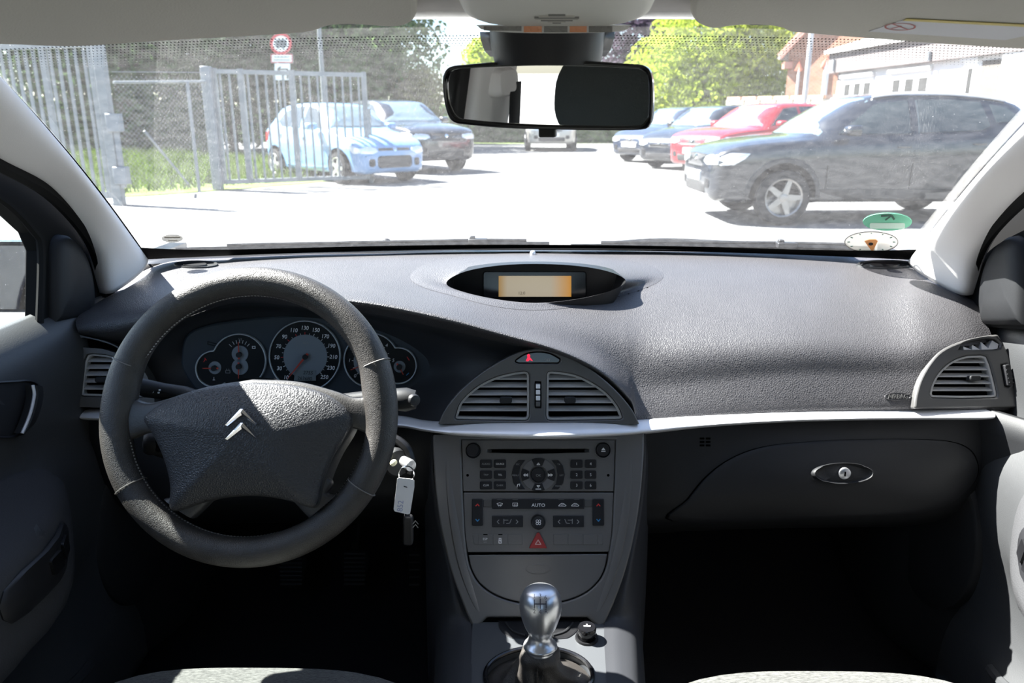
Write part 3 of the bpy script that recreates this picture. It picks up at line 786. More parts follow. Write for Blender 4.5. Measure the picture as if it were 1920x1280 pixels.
# airbag badge on the pad
bd = obj('airbag_badge', drape(ell(1683, 743.5, 25.5, 7.5, 36), PAD_TREE, 0.0, [(0.98, 0.0016), (0.90, 0.0016), (0.87, 0.0006), (0.5, 0.0006)]), M_pad, dash)
_h = pad_at(1683, 743.5, 0.0012); BP = Plane(_h, PAD_TREE.ray_cast(CAM, ray(1683, 743.5).normalized())[1] * -1 if PAD_TREE.ray_cast(CAM, ray(1683, 743.5).normalized())[1].y > 0 else PAD_TREE.ray_cast(CAM, ray(1683, 743.5).normalized())[1])
obj('airbag_text', text('AIRBAG', 0.0105, BP.mat(0, 0, 0.0002), 0.0006, sx=0.92), M_vent, bd, smooth=False)
# speaker / demister grilles at both ends of the dash top
for cx, cy, rx, ry in ((368, 497, 42, 6.5), (1660, 497, 55, 8)):
    g = obj('corner_grille', drape(ell(cx, cy, rx, ry, 32), PAD_TREE, 0.0, [(0.97, 0.003), (0.88, 0.003), (0.85, 0.001)]), M_hard, dash)
    obj('grille_mesh', drape(ell(cx - 2, cy + 1, rx * 0.55, ry * 0.62, 24), PAD_TREE, 0.0005, [(0.95, 0.004), (0.5, 0.004)]), M_black, g)
# defroster slot along the glass and sun sensor bead
obj('defroster_slot', patch([[at(x, y, 1.65 - 0.115 * abs((x - 1000) / 700) ** 2.2 - 0.03 + 0 * y) + V((0, dy, 0.004)) for x, y in ((420, 480), (600, 475), (800, 472), (1000, 470.5), (1200, 471), (1400, 473), (1600, 478))] for dy in (0.0, 0.03)], 6, 2), M_black, dash)
_p = at(999, 474, 1.60)
obj('sun_sensor', lathe(Matrix.Translation(_p), [(0.0, -0.004), (0.006, -0.004), (0.006, 0.001), (0.004, 0.004), (0.0, 0.005)], 14, False), M_silver, dash)
# driver's knee panel
KN = [[(125, 770, 1.25), (130, 830, 1.25), (140, 900, 1.27), (160, 960, 1.32), (190, 1000, 1.42)],
      [(160, 785, 1.20), (165, 830, 1.19), (180, 900, 1.2), (200, 960, 1.24), (220, 1000, 1.36)],
      [(300, 792, 1.185), (300, 840, 1.17), (305, 900, 1.16), (310, 950, 1.18), (320, 985, 1.32)],
      [(480, 797, 1.175), (480, 840, 1.16), (480, 900, 1.15), (480, 950, 1.17), (480, 980, 1.32)],
      [(660, 800, 1.165), (660, 840, 1.15), (660, 900, 1.15), (660, 950, 1.17), (660, 980, 1.32)],
      [(770, 800, 1.15), (775, 840, 1.14), (780, 900, 1.14), (785, 950, 1.16), (790, 985, 1.3)],
      [(812, 812, 1.135), (812, 850, 1.13), (812, 900, 1.12), (815, 960, 1.12), (825, 1010, 1.2)]]
kn = patch([[at(*c) for c in col] for col in KN], 6, 6)
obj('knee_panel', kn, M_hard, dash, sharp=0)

# ================================================================ footwell sides, centre console
for s, nm, lab in ((-1, 'wall_left', 'dark kick panel beside the pedals'), (1, 'wall_right', 'dark kick panel of the passenger footwell')):
    rows = [[V((s * x, y, z)) for y, x in ((1.08, 0.815), (1.14, 0.795), (1.24, 0.735), (1.38, 0.685), (1.70, 0.66))] for z in (0.22, 0.36, 0.50, 0.64, 0.76)]
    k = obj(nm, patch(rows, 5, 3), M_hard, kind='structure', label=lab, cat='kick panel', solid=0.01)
    # speaker pad line on the panel
    obj('kick_pad', dome(lambda a, b, n: V((s * (0.735 - 0.31 * (a - 1.22) - n), a, b)), ell(1.235, 0.50, 0.085, 0.14, 30), -0.005, [(0.98, 0.008), (0.93, 0.011), (0.5, 0.013)]), M_hard, k)
    obj('outer_panel', join(box(min(s * 0.815, s * 0.83), 1.2, 0.2, max(s * 0.815, s * 0.83), 1.75, 0.88), box(min(s * 0.79, s * 0.83), 1.34, 0.88, max(s * 0.79, s * 0.83), 1.75, 0.95)), M_paint, k)

con = thing('center_console', 'dark centre console with graphite frame between the front seats', 'console', (0.0, 0.9, 0.26))
ST = Plane.through(at(1009, 815, 1.126), at(1009, 1165, 1.0))
def stp(pts): return [ST.px(*p) for p in pts]
# U shaped frame round radio, climate panel and drawer
fr_out = curve2([(812, 815), (813, 860), (818, 930), (829, 1000), (848, 1075), (868, 1130), (883, 1168)], 4) + [(890, 1172), (902, 1168), (914, 1156), (1100, 1156), (1114, 1168), (1126, 1172), (1133, 1168)] + curve2([(1150, 1130), (1170, 1075), (1189, 1000), (1200, 930), (1206, 860), (1207, 812)], 4)
lid_b = curve2([(876, 1038), (882, 1065), (897, 1092), (925, 1114), (965, 1128), (1009, 1132), (1055, 1128), (1095, 1113), (1122, 1090), (1135, 1065), (1141, 1036)], 4)
fr_hole = [(865, 824)] + [(868, 922), (872, 1000)] + lid_b + [(1147, 1000), (1151, 922), (1154, 824)]
cf = obj('console_frame', plate(ST.w, stp(fr_out), [stp(fr_hole)], -0.03, 0.006), M_stack, con, bevel=0.004, bseg=3)
for sgn, line in ((1, [(838, 830), (842, 900), (852, 980), (868, 1060), (890, 1125), (905, 1155)]), (-1, [(1181, 826), (1178, 900), (1168, 980), (1151, 1060), (1128, 1125), (1112, 1155)])):
    obj('frame_ridge', tube([ST.pw(a, b, 0.004) for a, b in curve2(line, 5)], [0.002 + 0.006 * sin(pi * i / 25) for i in range(26)], 8, flat=0.6), M_stack, cf)
dl = obj('drawer_lid', prism(ST.w, stp([(878, 1040)] + inset(lid_b, 2)[1:-1] + [(1139, 1038)]), -0.01, 0.003), M_stack, con, bevel=0.0015)
obj('finger_grip', dome(ST.w, stp(ell(1009, 1066, 24, 10, 24)), 0.003, [(0.9, 0.0035), (0.5, 0.0026)]), M_stack, dl)
obj('frame_back', prism(ST.w, stp([(862, 815), (1156, 815), (1146, 1040), (1100, 1135), (920, 1135), (872, 1040)]), -0.02, -0.008), M_void, con, smooth=False)
# console body: cheeks flow down and back to the tunnel
def con_side(s):
    L = [[(812, 815, 1.133), (812, 880, 1.12), (822, 960, 1.10), (838, 1040, 1.065), (868, 1130, 1.02), (884, 1170, 0.992), (884, 1290, 0.86)],
         [(808, 815, 1.137), (806, 880, 1.125), (814, 960, 1.105), (830, 1040, 1.07), (850, 1130, 1.02), (858, 1175, 0.99), (855, 1290, 0.862)],
         [(800, 818, 1.16), (798, 880, 1.15), (802, 960, 1.13), (812, 1040, 1.10), (822, 1130, 1.05), (828, 1185, 1.0), (826, 1290, 0.88)]]
    R = [[(1207, 812, 1.133), (1206, 880, 1.12), (1196, 960, 1.10), (1180, 1040, 1.065), (1150, 1130, 1.02), (1133, 1170, 0.992), (1138, 1290, 0.86)],
         [(1210, 812, 1.137), (1212, 880, 1.125), (1204, 960, 1.105), (1190, 1040, 1.07), (1172, 1130, 1.02), (1164, 1175, 0.99), (1168, 1290, 0.862)],
         [(1212, 815, 1.17), (1216, 880, 1.16), (1213, 960, 1.14), (1207, 1040, 1.11), (1198, 1130, 1.05), (1196, 1185, 1.0), (1200, 1290, 0.88)]]
    rows = [[at(*c) for c in r] for r in (L if s < 0 else R)]
    last = rows[-1]
    rows.append([V((p.x + s * (0.004 + 0.01 * i / 6), p.y + 0.015, p.z - 0.05 - 0.04 * (i < 5))) for i, p in enumerate(last)])
    rows.append([V((p.x + s * 0.012, p.y + 0.03, 0.25)) for p in last])
    return patch(rows, 5, 4)
for s in (-1, 1):
    obj('console_side', con_side(s), M_surr, con, sharp=0)
# top deck of the tunnel
DK = Plane.through(at(1009, 1168, 0.995), at(1009, 1290, 0.862))
dk_o = [(886, 1166), (1132, 1166), (1136, 1200), (1140, 1300), (882, 1300), (884, 1200)]
tray = curve2([(935, 1166), (937, 1180), (950, 1192), (972, 1198), (1052, 1198), (1072, 1192), (1084, 1180), (1086, 1166), (1075, 1163), (945, 1163)], 3, True)
ring = ell(1010, 1268, 101, 53, 48)
deck = obj('console_deck', plate(DK.w, [DK.px(*p) for p in dk_o], [[DK.px(*p) for p in ring], [DK.px(*p) for p in ell(1100, 1196, 17, 15, 24)]], -0.02, 0.0), M_deck, con, bevel=0.0015)
obj('oddment_tray', dome(DK.w, [DK.px(*p) for p in tray], 0.0008, [(0.97, 0.0012), (0.93, 0.0010), (0.86, 0.0006), (0.5, 0.0004)]), M_black, con, sharp=60)
for s_ in (-1, 1):
    pts = curve2([(948 if s_ < 0 else 1074, 1168), (962 if s_ < 0 else 1060, 1184), (985 if s_ < 0 else 1037, 1192)], 5)
    obj('tray_lip', tube([DK.pw(a, b, 0.001) for a, b in pts], 0.0022, 8), M_hard, con)

# ---- radio
def btn(name, P, outline, n1, m, parent, n0=-0.004, bev=0.0008, **k):
    return obj(name, prism(P.w, [P.px(*p) for p in outline], n0, n1), m, parent, bevel=bev, **k)
def legend(P, s, px, py, hpx, n, parent, m=None, sx=1.0, bold=0.0):
    a, b = P.px(px, py), P.px(px, py - hpx)
    return obj('legend', text(s, (b[1] - a[1]) * 1.35, P.mat(a[0], a[1], n), sx=sx, bold=bold), m or M_print, parent, smooth=False)
def strokes(P, lines, wpx, n, parent, m, name='symbol'):
    parts = []
    for ln in lines:
        pts = [V(P.px(*p)) for p in ln]
        w = abs(P.px(0, 0)[0] - P.px(wpx, 0)[0]) / 2
        for a, b in zip(pts, pts[1:]):
            t = (b - a)
            if t.length < 1e-9: continue
            t.normalize(); q = V((-t.y, t.x)) * w; a2, b2 = a - t * w * 0.6, b + t * w * 0.6
            parts.append(([P.w(*(a2 + q), n), P.w(*(a2 - q), n), P.w(*(b2 - q), n), P.w(*(b2 + q), n)], [(0, 1, 2, 3)]))
    return obj(name, join(*parts), m, parent, smooth=False)
M_btn = mat('button_black', (0.008, 0.009, 0.012), 0.3, spec=0.5)
rad = thing('car_radio', 'graphite car radio with disc slot, number keys and round menu pad', 'car radio', tuple(ST.pw(1009, 922, 0.0)))
rp = curve2([(865.8, 824), (868.6, 921)], 1) + [(1150.4, 921), (1153.4, 824)]
slot = [(914, 842.5), (920, 841.5), (1098, 841), (1104, 842), (1104, 847), (1098, 848), (1009, 850), (920, 848.5), (914, 847.5)]
fp = obj('faceplate', plate(ST.w, stp(rp), [stp(slot)], -0.01, 0.003), M_stack, rad, bevel=0.0012)
obj('disc_slot', prism(ST.w, stp(inset(slot, -1)), -0.012, -0.008), M_void, fp, smooth=False)
for x in (918, 1100): btn('slot_stop', ST, rrect(x - 4, 842.5, x + 4, 847.5, 1), 0.001, M_dark, fp, bev=0)
for x, y, nm in ((887.5, 844.5, 'volume_knob'), (1130, 843.5, 'eject_button')):
    c = ST.px(x, y); r = abs(ST.px(x + 14.5, y)[0] - c[0])
    kn_ = obj(nm, lathe(ST.mat(c[0], c[1], 0), [(r, 0), (r, 0.004), (r * 0.93, 0.0055), (r * 0.88, 0.004)] + ([(r * 0.82, 0.004), (r * 0.80, 0.016), (r * 0.72, 0.019), (0.0, 0.019)] if 'knob' in nm else [(r * 0.84, 0.004), (r * 0.80, 0.0065), (0.0, 0.006)]), 32, False), M_btn, rad)
    obj('knob_collar', lathe(ST.mat(c[0], c[1], 0), [(r * 1.12, 0.002), (r * 1.1, 0.005), (r * 1.0, 0.005)], 32, False), M_stack, kn_)
    if 'eject' in nm:
        btn('symbol', ST, [(1126.5, 844), (1130.5, 839), (1134.5, 844)], 0.0068, M_print, kn_, 0.006, 0); btn('symbol', ST, [(1126.5, 845.3), (1134.5, 845.3), (1134.5, 847), (1126.5, 847)], 0.0068, M_print, kn_, 0.006, 0)
ROWS = ((861.5, 877), (881.5, 897.5), (901.5, 917))
def key(x0, x1, r, s, dim, h=5.0, sx=1.0):
    y0, y1 = ROWS[r]
    b = btn('key', ST, rrect(x0, y0, x1, y1, 3), 0.0052, M_btn, rad)
    legend(ST, s, (x0 + x1) / 2, (y0 + y1) / 2 + 0.5, h, 0.0054, b, M_printdim if dim else M_print, sx=sx)
for r, (a, da, b, db) in enumerate((('AUDIO', 1, 'SOURCE', 0), ('TRIP', 1, 'TEL', 0), ('CLIM', 0, 'DARK', 1))):
    key(899.8, 923.2, r, a, da, 3.6); key(926, 949.4, r, b, db, 3.6, 0.85 if b == 'SOURCE' else 1)
for r in range(3):
    key(1069, 1092.6, r, str(r + 1), 0, 5.5); key(1095.8, 1118, r, str(r + 4), 0, 5.5)
# menu pad
cx, cy = 1009.3, 889.8
def arc(r0, r1, a0, a1, k=10, sy=0.96):
    return [(cx + r1 * cos(radians(a0 + (a1 - a0) * i / k)), cy + sy * r1 * sin(radians(a0 + (a1 - a0) * i / k))) for i in range(k + 1)] + [(cx + r0 * cos(radians(a1 + (a0 - a1) * i / k)), cy + sy * r0 * sin(radians(a1 + (a0 - a1) * i / k))) for i in range(k + 1)]
def menu_arc(sg):
    o = [(985, 862.5), (972, 862.5), (963, 873), (959.3, 889), (963, 906), (972, 917), (985, 917), (977, 906), (973.3, 890), (976, 874)]
    return [(cx + sg * (cx - a), b) for a, b in o] if sg > 0 else o
la = btn('menu_arc', ST, menu_arc(-1), 0.0052, M_btn, rad); ra = btn('menu_arc', ST, menu_arc(1), 0.0052, M_btn, rad)
legend(ST, 'ESC', 971, 870.5, 3.2, 0.0054, la, M_printdim); legend(ST, 'MENU', 966, 891, 3.2, 0.0054, la, M_printdim)
strokes(ST, [[(969.5, 913), (970.5, 908), (974.5, 907), (974, 911)]], 1.1, 0.0054, la, M_print)
legend(ST, 'TA', 1047.5, 870.5, 3.2, 0.0054, ra, M_printdim); legend(ST, 'LIST', 1052.5, 891, 3.2, 0.0054, ra, M_printdim); legend(ST, 'MODE', 1046.5, 911, 3.0, 0.0054, ra, M_printdim)
pd = obj('menu_ring', plate(ST.w, stp(arc(0.01, 32, 0, 360, 40)[:40]), [stp(arc(0.01, 16.5, 0, 360, 30)[:30])], 0.0, 0.0045), mat('menu_ring_grey', (0.16, 0.16, 0.165), 0.35, metal=0.5), rad, bevel=0.0006)
for a, ln in ((-90, [[(1006.8, 871), (1009.3, 868), (1011.8, 871), (1006.8, 871)]]), (90, [[(1006.8, 910), (1009.3, 913), (1011.8, 910), (1006.8, 910)], [(1004.5, 916.5), (1014, 916.5)]]), (180, [[(989, 888.3), (986, 890.3), (989, 892.3), (989, 888.3)], [(984.5, 888.3), (981.8, 890.3), (984.5, 892.3), (984.5, 888.3)]]), (0, [[(1028, 888.3), (1031, 890.3), (1028, 892.3), (1028, 888.3)], [(1032.5, 888.3), (1035.5, 890.3), (1032.5, 892.3), (1032.5, 888.3)]])):
    k = btn('direction_key', ST, arc(18, 32.5, a - 23, a + 23, 6), 0.0056, M_btn, rad)
    strokes(ST, ln, 1.3, 0.0058, k, M_print)
c = ST.px(cx, cy); r = abs(ST.px(cx + 14.5, cy)[0] - c[0])
ok = obj('ok_button', lathe(ST.mat(c[0], c[1], 0), [(r, 0), (r, 0.006), (r * 0.9, 0.0075), (r * 0.84, 0.0065), (0.0, 0.006)], 28, False), M_btn, rad)
legend(ST, 'OK', cx, cy + 1.5, 5, 0.0068, ok, M_printdim)
for x in (877, 1140):
    c = ST.px(x, 890.8); obj('pin_hole', lathe(ST.mat(c[0], c[1], 0), [(0.0022, 0.002), (0.0022, 0.0033), (0.0, 0.0033)], 12, False), M_void, fp)

# ---- climate panel
cl = thing('climate_panel', 'graphite climate control panel with AUTO bar and red hazard triangle', 'climate panel', tuple(ST.pw(1009, 1034, 0.0)))
fp = obj('faceplate', prism(ST.w, stp([(868.8, 923), (1150.4, 923), (1147, 1000), (1142, 1034), (877, 1035), (872, 1000)]), -0.01, 0.003), M_stack, cl, bevel=0.0012)
for x0, x1 in ((885.2, 906), (1110.6, 1132)):
    b = btn('temperature_rocker', ST, rrect(x0, 934.5, x1, 985, 2.5), 0.0058, M_btn, cl)
    xm = (x0 + x1) / 2
    strokes(ST, [[(xm - 3, 948), (xm, 944.5), (xm + 3, 948)]], 1.5, 0.006, b, M_red, 'warmer_arrow'); strokes(ST, [[(xm - 3, 973), (xm, 976.5), (xm + 3, 973)]], 1.5, 0.006, b, M_blue, 'cooler_arrow')
for x0, x1 in ((906.5, 922.5), (1095.5, 1110)):
    btn('panel_step', ST, [(x0, 936), (x1, 936), (x1, 950), (x0, 950)], 0.004, M_vent, cl)
ab = btn('auto_bar', ST, rrect(923, 934.5, 1095, 953.5, 1), 0.0052, M_btn, cl)
legend(ST, 'AUTO', 1009.3, 946.8, 6.2, 0.0054, ab, sx=1.1, bold=0.0001)
for x in (937, 966, 1008, 1052, 1081): btn('indicator', ST, [(x - 5, 935.4), (x + 5, 935.4), (x + 5, 936.8), (x - 5, 936.8)], 0.0054, M_vent, ab, 0.005, 0)
strokes(ST, [[(932, 943.5), (937, 942), (942.5, 943.5), (940.5, 947), (934, 947), (932, 943.5)], [(935.5, 949), (935.5, 945)], [(939, 949), (939, 945)]], 0.8, 0.0054, ab, M_print)
strokes(ST, [[(961.5, 942.5), (970.5, 942.5), (970.5, 948), (961.5, 948), (961.5, 942.5)], [(964.5, 949), (964.5, 944.5)], [(967.5, 949), (967.5, 944.5)]], 0.8, 0.0054, ab, M_print)
for x in (1054, 1078):
    strokes(ST, [[(x - 7, 948), (x - 5, 945.5), (x - 1, 943), (x + 3, 944), (x + 7, 947.5), (x + 5, 948.5), (x - 7, 948)], [(x - 2, 946.5), (x + 2, 946)]], 0.9, 0.0054, ab, M_print)
for x0, x1, sg in ((923, 980.6, 1), (1036.6, 1094.6, -1)):
    b = btn('airflow_bar', ST, rrect(x0, 966, x1, 987.5, 1.5), 0.0055, M_btn, cl); xm = (x0 + x1) / 2
    strokes(ST, [[(xm - 16, 974), (xm - 19.5, 977.5), (xm - 16, 981)], [(xm + 16, 974), (xm + 19.5, 977.5), (xm + 16, 981)]], 1.2, 0.0057, b, M_printdim)
    strokes(ST, [[(xm - 7 * sg, 972.5), (xm - 7 * sg, 981)], [(xm - 7 * sg, 974.5), (xm + 1 * sg, 974.5)], [(xm - 2 * sg, 980.5), (xm + 4 * sg, 980), (xm + 7 * sg, 973)]], 1.0, 0.0057, b, M_printdim)
c = ST.px(1009, 978); r = abs(ST.px(1022.5, 978)[0] - c[0])
fk = obj('fan_knob', lathe(ST.mat(c[0], c[1], 0), [(r * 1.05, 0), (r * 1.05, 0.005), (r * 0.97, 0.012), (r * 0.86, 0.0145), (r * 0.8, 0.0138), (0.0, 0.0135)], 32, False), M_btn, cl)
FK = Plane(ST.w(c[0], c[1], 0.0140), ST.n, ST.v)
parts = []
for i in range(4):
    a = pi / 4 + i * pi / 2
    o = ell(cos(a) * 0.0026, sin(a) * 0.0026, 0.0022, 0.0022, 12)
    parts.append((plate(FK.w, o, [ell(cos(a) * 0.0026, sin(a) * 0.0026, 0.0014, 0.0014, 10)], 0, 0.0002)))
obj('fan_symbol', join(*parts), M_print, fk, smooth=False)
for i, (x0, x1) in enumerate(((896.6, 924.2), (924.6, 952), (952.4, 980), (1037, 1064), (1064.4, 1092), (1092.4, 1120))):
    b = btn('switch_blank' if i > 1 else 'switch', ST, rrect(x0 + 0.5, 1001, x1 - 0.5, 1020.5, 0.8), 0.0038, M_stack, cl, bev=0.0005)
    if i == 0: legend(ST, 'ESP', 909.8, 1010, 4.6, 0.004, b, M_print); legend(ST, 'OFF', 909.8, 1016, 2.6, 0.004, b, M_printdim)
    if i == 1: strokes(ST, [[(935.5, 1012), (940, 1012), (940, 1017.5), (935.5, 1017.5), (935.5, 1012), (940, 1014.5)], [(936, 1011), (936, 1008.5), (939.5, 1008.5), (939.5, 1011)]], 1.3, 0.004, b, M_print)
    if i < 2: btn('indicator', ST, [((x0 + x1) / 2 - 4, 1000.6), ((x0 + x1) / 2 + 4, 1000.6), ((x0 + x1) / 2 + 4, 1002.4), ((x0 + x1) / 2 - 4, 1002.4)], 0.0041, M_void, b, 0.003, 0)
for x0, x1 in ((886, 896.4), (1120.4, 1130)): btn('switch_end', ST, [(x0, 1001), (x1, 1001), (x1, 1020), (x0 + (3 if x0 < 1000 else 0), 1020)], 0.0035, M_stack, cl, bev=0.0005)
M_haz = mat('hazard_red', (0.28, 0.012, 0.014), 0.35)
hz = btn('hazard_button', ST, [(991.5, 1027), (1006.5, 998.5), (1009, 997), (1011.5, 998.5), (1025.5, 1027)], 0.0065, M_haz, cl, bev=0.0012)
strokes(ST, [[(1003.5, 1019.5), (1008.8, 1011.5), (1014, 1019.5), (1003.5, 1019.5)]], 1.5, 0.0067, hz, mat('pink_print', (0.6, 0.4, 0.38), 0.5))

# ---- gear lever
gl = thing('gear_lever', 'gear lever with polished metal knob and black leather boot', 'gear lever', tuple(DK.pw(1010, 1268, -0.005)))
K0 = at(1013, 1213, 0.868); K1 = at(1013, 1100, 0.872)
ax = (K1 - K0).normalized()
ax = (V((0.0, 0.10, 1.0))).normalized()
h = 0.098
KP = Plane(K0, ax, (0, 1, 0)); KM = Matrix.Translation(K0) @ ax.to_track_quat('Z', 'Y').to_matrix().to_4x4()
kprof0 = [(0.0185, -0.006), (0.0185, -0.001), (0.0205, 0.002), (0.0200, 0.006), (0.0165, 0.012), (0.0140, 0.020), (0.0142, 0.028), (0.0168, 0.040), (0.0200, 0.054), (0.0222, 0.068), (0.0228, 0.080), (0.0220, 0.092), (0.0195, 0.102), (0.0155, 0.109), (0.009, 0.113), (0.0, 0.1145)]
kprof = [((r * 1.10 if n < 0.035 else r * 1.22), n * 0.76) for r, n in kprof0]
pts = curve([(r, 0, n) for r, n in kprof], 3)
kb = obj('knob', lathe(KM, [(max(0, p.x), p.z) for p in pts], 40, False), M_steel, gl, sharp=0)
# shift pattern on the face towards the driver
fdir = (CAM - (K0 + ax * 0.09)).normalized()
GP = Plane(K0 + ax * 0.086 + fdir * 0.0228, fdir)
M_etch = mat('dark_engraving', (0.05, 0.05, 0.07), 0.5)
def gtext(s, px, py): return text(s, 0.0072, GP.mat(*GP.px(px, py), 0.0006))
obj('shift_pattern', join(*[gtext(a, b, c) for a, b, c in (('1', 1002, 1117), ('3', 1013, 1117), ('6', 1023, 1120), ('2', 1002, 1146), ('4', 1013, 1147), ('R', 1024, 1146))]), M_etch, kb, smooth=False)
strokes(GP, [[(1002, 1124), (1002, 1140)], [(1013, 1122), (1013, 1140)], [(1024, 1126), (1024, 1140)], [(1002, 1132), (1024, 1132)]], 1.3, 0.0006, kb, M_etch, 'shift_gate')
# boot
bc = DK.pw(1010, 1268, 0.0)
rows = []
for i in range(15):
    t = i / 14
    r = []
    for j in range(48):
        a = 2 * pi * j / 48
        e = DK.w(*DK.px(1010 + 98 * cos(a), 1268 - 51 * sin(a)), -0.006)
        top = K0 - ax * 0.002 + V((cos(a), sin(a), 0)) * 0.021
        tt = t ** 0.55 if t > 0 else 0
        p = e.lerp(top, tt); p.z = e.z + (top.z - e.z) * t ** 1.35 + (-0.004 if t in (0,) else 0)
        w = 0.0035 * sin(t * pi) * sin(4 * a + 2.2 * t * 3) + 0.002 * sin(9 * a + t * 11) * sin(t * pi)
        if t > 0.8: w += 0.004 * sin((t - 0.8) / 0.2 * pi)
        c0 = bc.lerp(K0, t); dr = (p - c0); dr.z = 0
        if dr.length > 1e-6: p = p + dr.normalized() * w
        r.append(p)
    rows.append(r)
obj('boot', grid(rows, cu=True), M_leather, gl, sharp=0, sub=1)
obj('boot_ring', tube([DK.w(*DK.px(1010 + 101 * cos(a), 1268 - 53 * sin(a)), 0.0015) for a in [2 * pi * i / 64 for i in range(64)]], 0.0032, 8, closed=True), M_gloss, gl)
st = []
for sx in (-0.0035, 0.0035):
    for i in range(12):
        t = 0.25 + 0.06 * i; a = 3 * pi / 2
        e = DK.w(*DK.px(1010, 1268 + 51), -0.006); top = K0 - ax * 0.002 + V((0, -1, 0)) * 0.021
        p = e.lerp(top, t ** 0.55); p.z = e.z + (top.z - e.z) * t ** 1.35
        st.append(xf(box(-0.0004, -0.002, -0.002, 0.0004, 0.002, 0.002), Matrix.Translation(p + V((sx, -0.001, 0.002)))))
obj('boot_stitching', join(*st), M_leather, gl, kind='stuff')
# ---- lighter
lc = DK.px(1100, 1196)
li = thing('cigarette_lighter', 'small black cigarette lighter button right of the gear lever', 'lighter', tuple(DK.w(lc[0], lc[1], -0.01)))
LM = DK.mat(lc[0], lc[1], 0)
obj('socket_ring', lathe(LM, [(0.0115, -0.015), (0.0115, 0.001), (0.0138, 0.003), (0.0165, 0.003), (0.0172, 0.0)], 28, False), M_black, li)
b = obj('push_button', lathe(LM, [(0.0108, -0.012), (0.0108, 0.008), (0.0132, 0.010), (0.0136, 0.018), (0.0122, 0.0205), (0.0, 0.0215)], 28, False), M_gloss, li)
obj('symbol', prism(lambda a, q, n: DK.w(lc[0] + a, lc[1] + q, n), [(-0.005, -0.002), (0.005, -0.002), (0.005, 0.0005), (0.001, 0.0005), (0.0005, 0.0035), (-0.0012, 0.0035), (-0.001, 0.0005), (-0.005, 0.0005)], 0.0212, 0.0222), M_print, b, smooth=False)

# ---- pedals
def pedal(name, label, px0, px1, py0, py1, Y, ribs, arm_up=0.25):
    a = at((px0 + px1) / 2, py1, Y)
    t = thing(name, label, 'pedal', tuple(a), 'foot pedals')
    P = Plane.through(at((px0 + px1) / 2, py0, Y + 0.035), at((px0 + px1) / 2, py1, Y))
    o = [P.px(*p) for p in curve2([(px0, py0), (px1, py0), (px1 - 1, (py0 + py1) / 2), ((px1 * 0.8 + px0 * 0.2), py1), ((px0 * 0.8 + px1 * 0.2), py1), (px0 + 1, (py0 + py1) / 2)], 3, True)]
    pb = obj('pad', prism(P.w, o, -0.012, 0), M_rubber, t, bevel=0.003)
    for i in range(ribs):
        y = py0 + (py1 - py0) * (i + 0.7) / (ribs + 0.4)
        obj('rib', prism(P.w, [P.px(*p) for p in rrect(px0 + 5, y - 2, px1 - 5, y + 2, 1)], 0, 0.003), M_hard, pb, bevel=0.001)
    top = P.pw((px0 + px1) / 2, py0 + 5, -0.006)
    obj('arm', tube([top, top + V((0, 0.04, 0.03)), top + V((0, 0.13, arm_up))], 0.009, 8), M_black, t)
pedal('clutch_pedal', 'ribbed black clutch pedal left of the brake pedal', 520, 572, 1042, 1100, 1.33, 7)
pedal('brake_pedal', 'ribbed black brake pedal in the middle of the three', 640, 690, 1032, 1100, 1.33, 8)
pedal('accelerator_pedal', 'narrow black accelerator pedal beside the centre console', 762, 792, 1030, 1105, 1.36, 5)
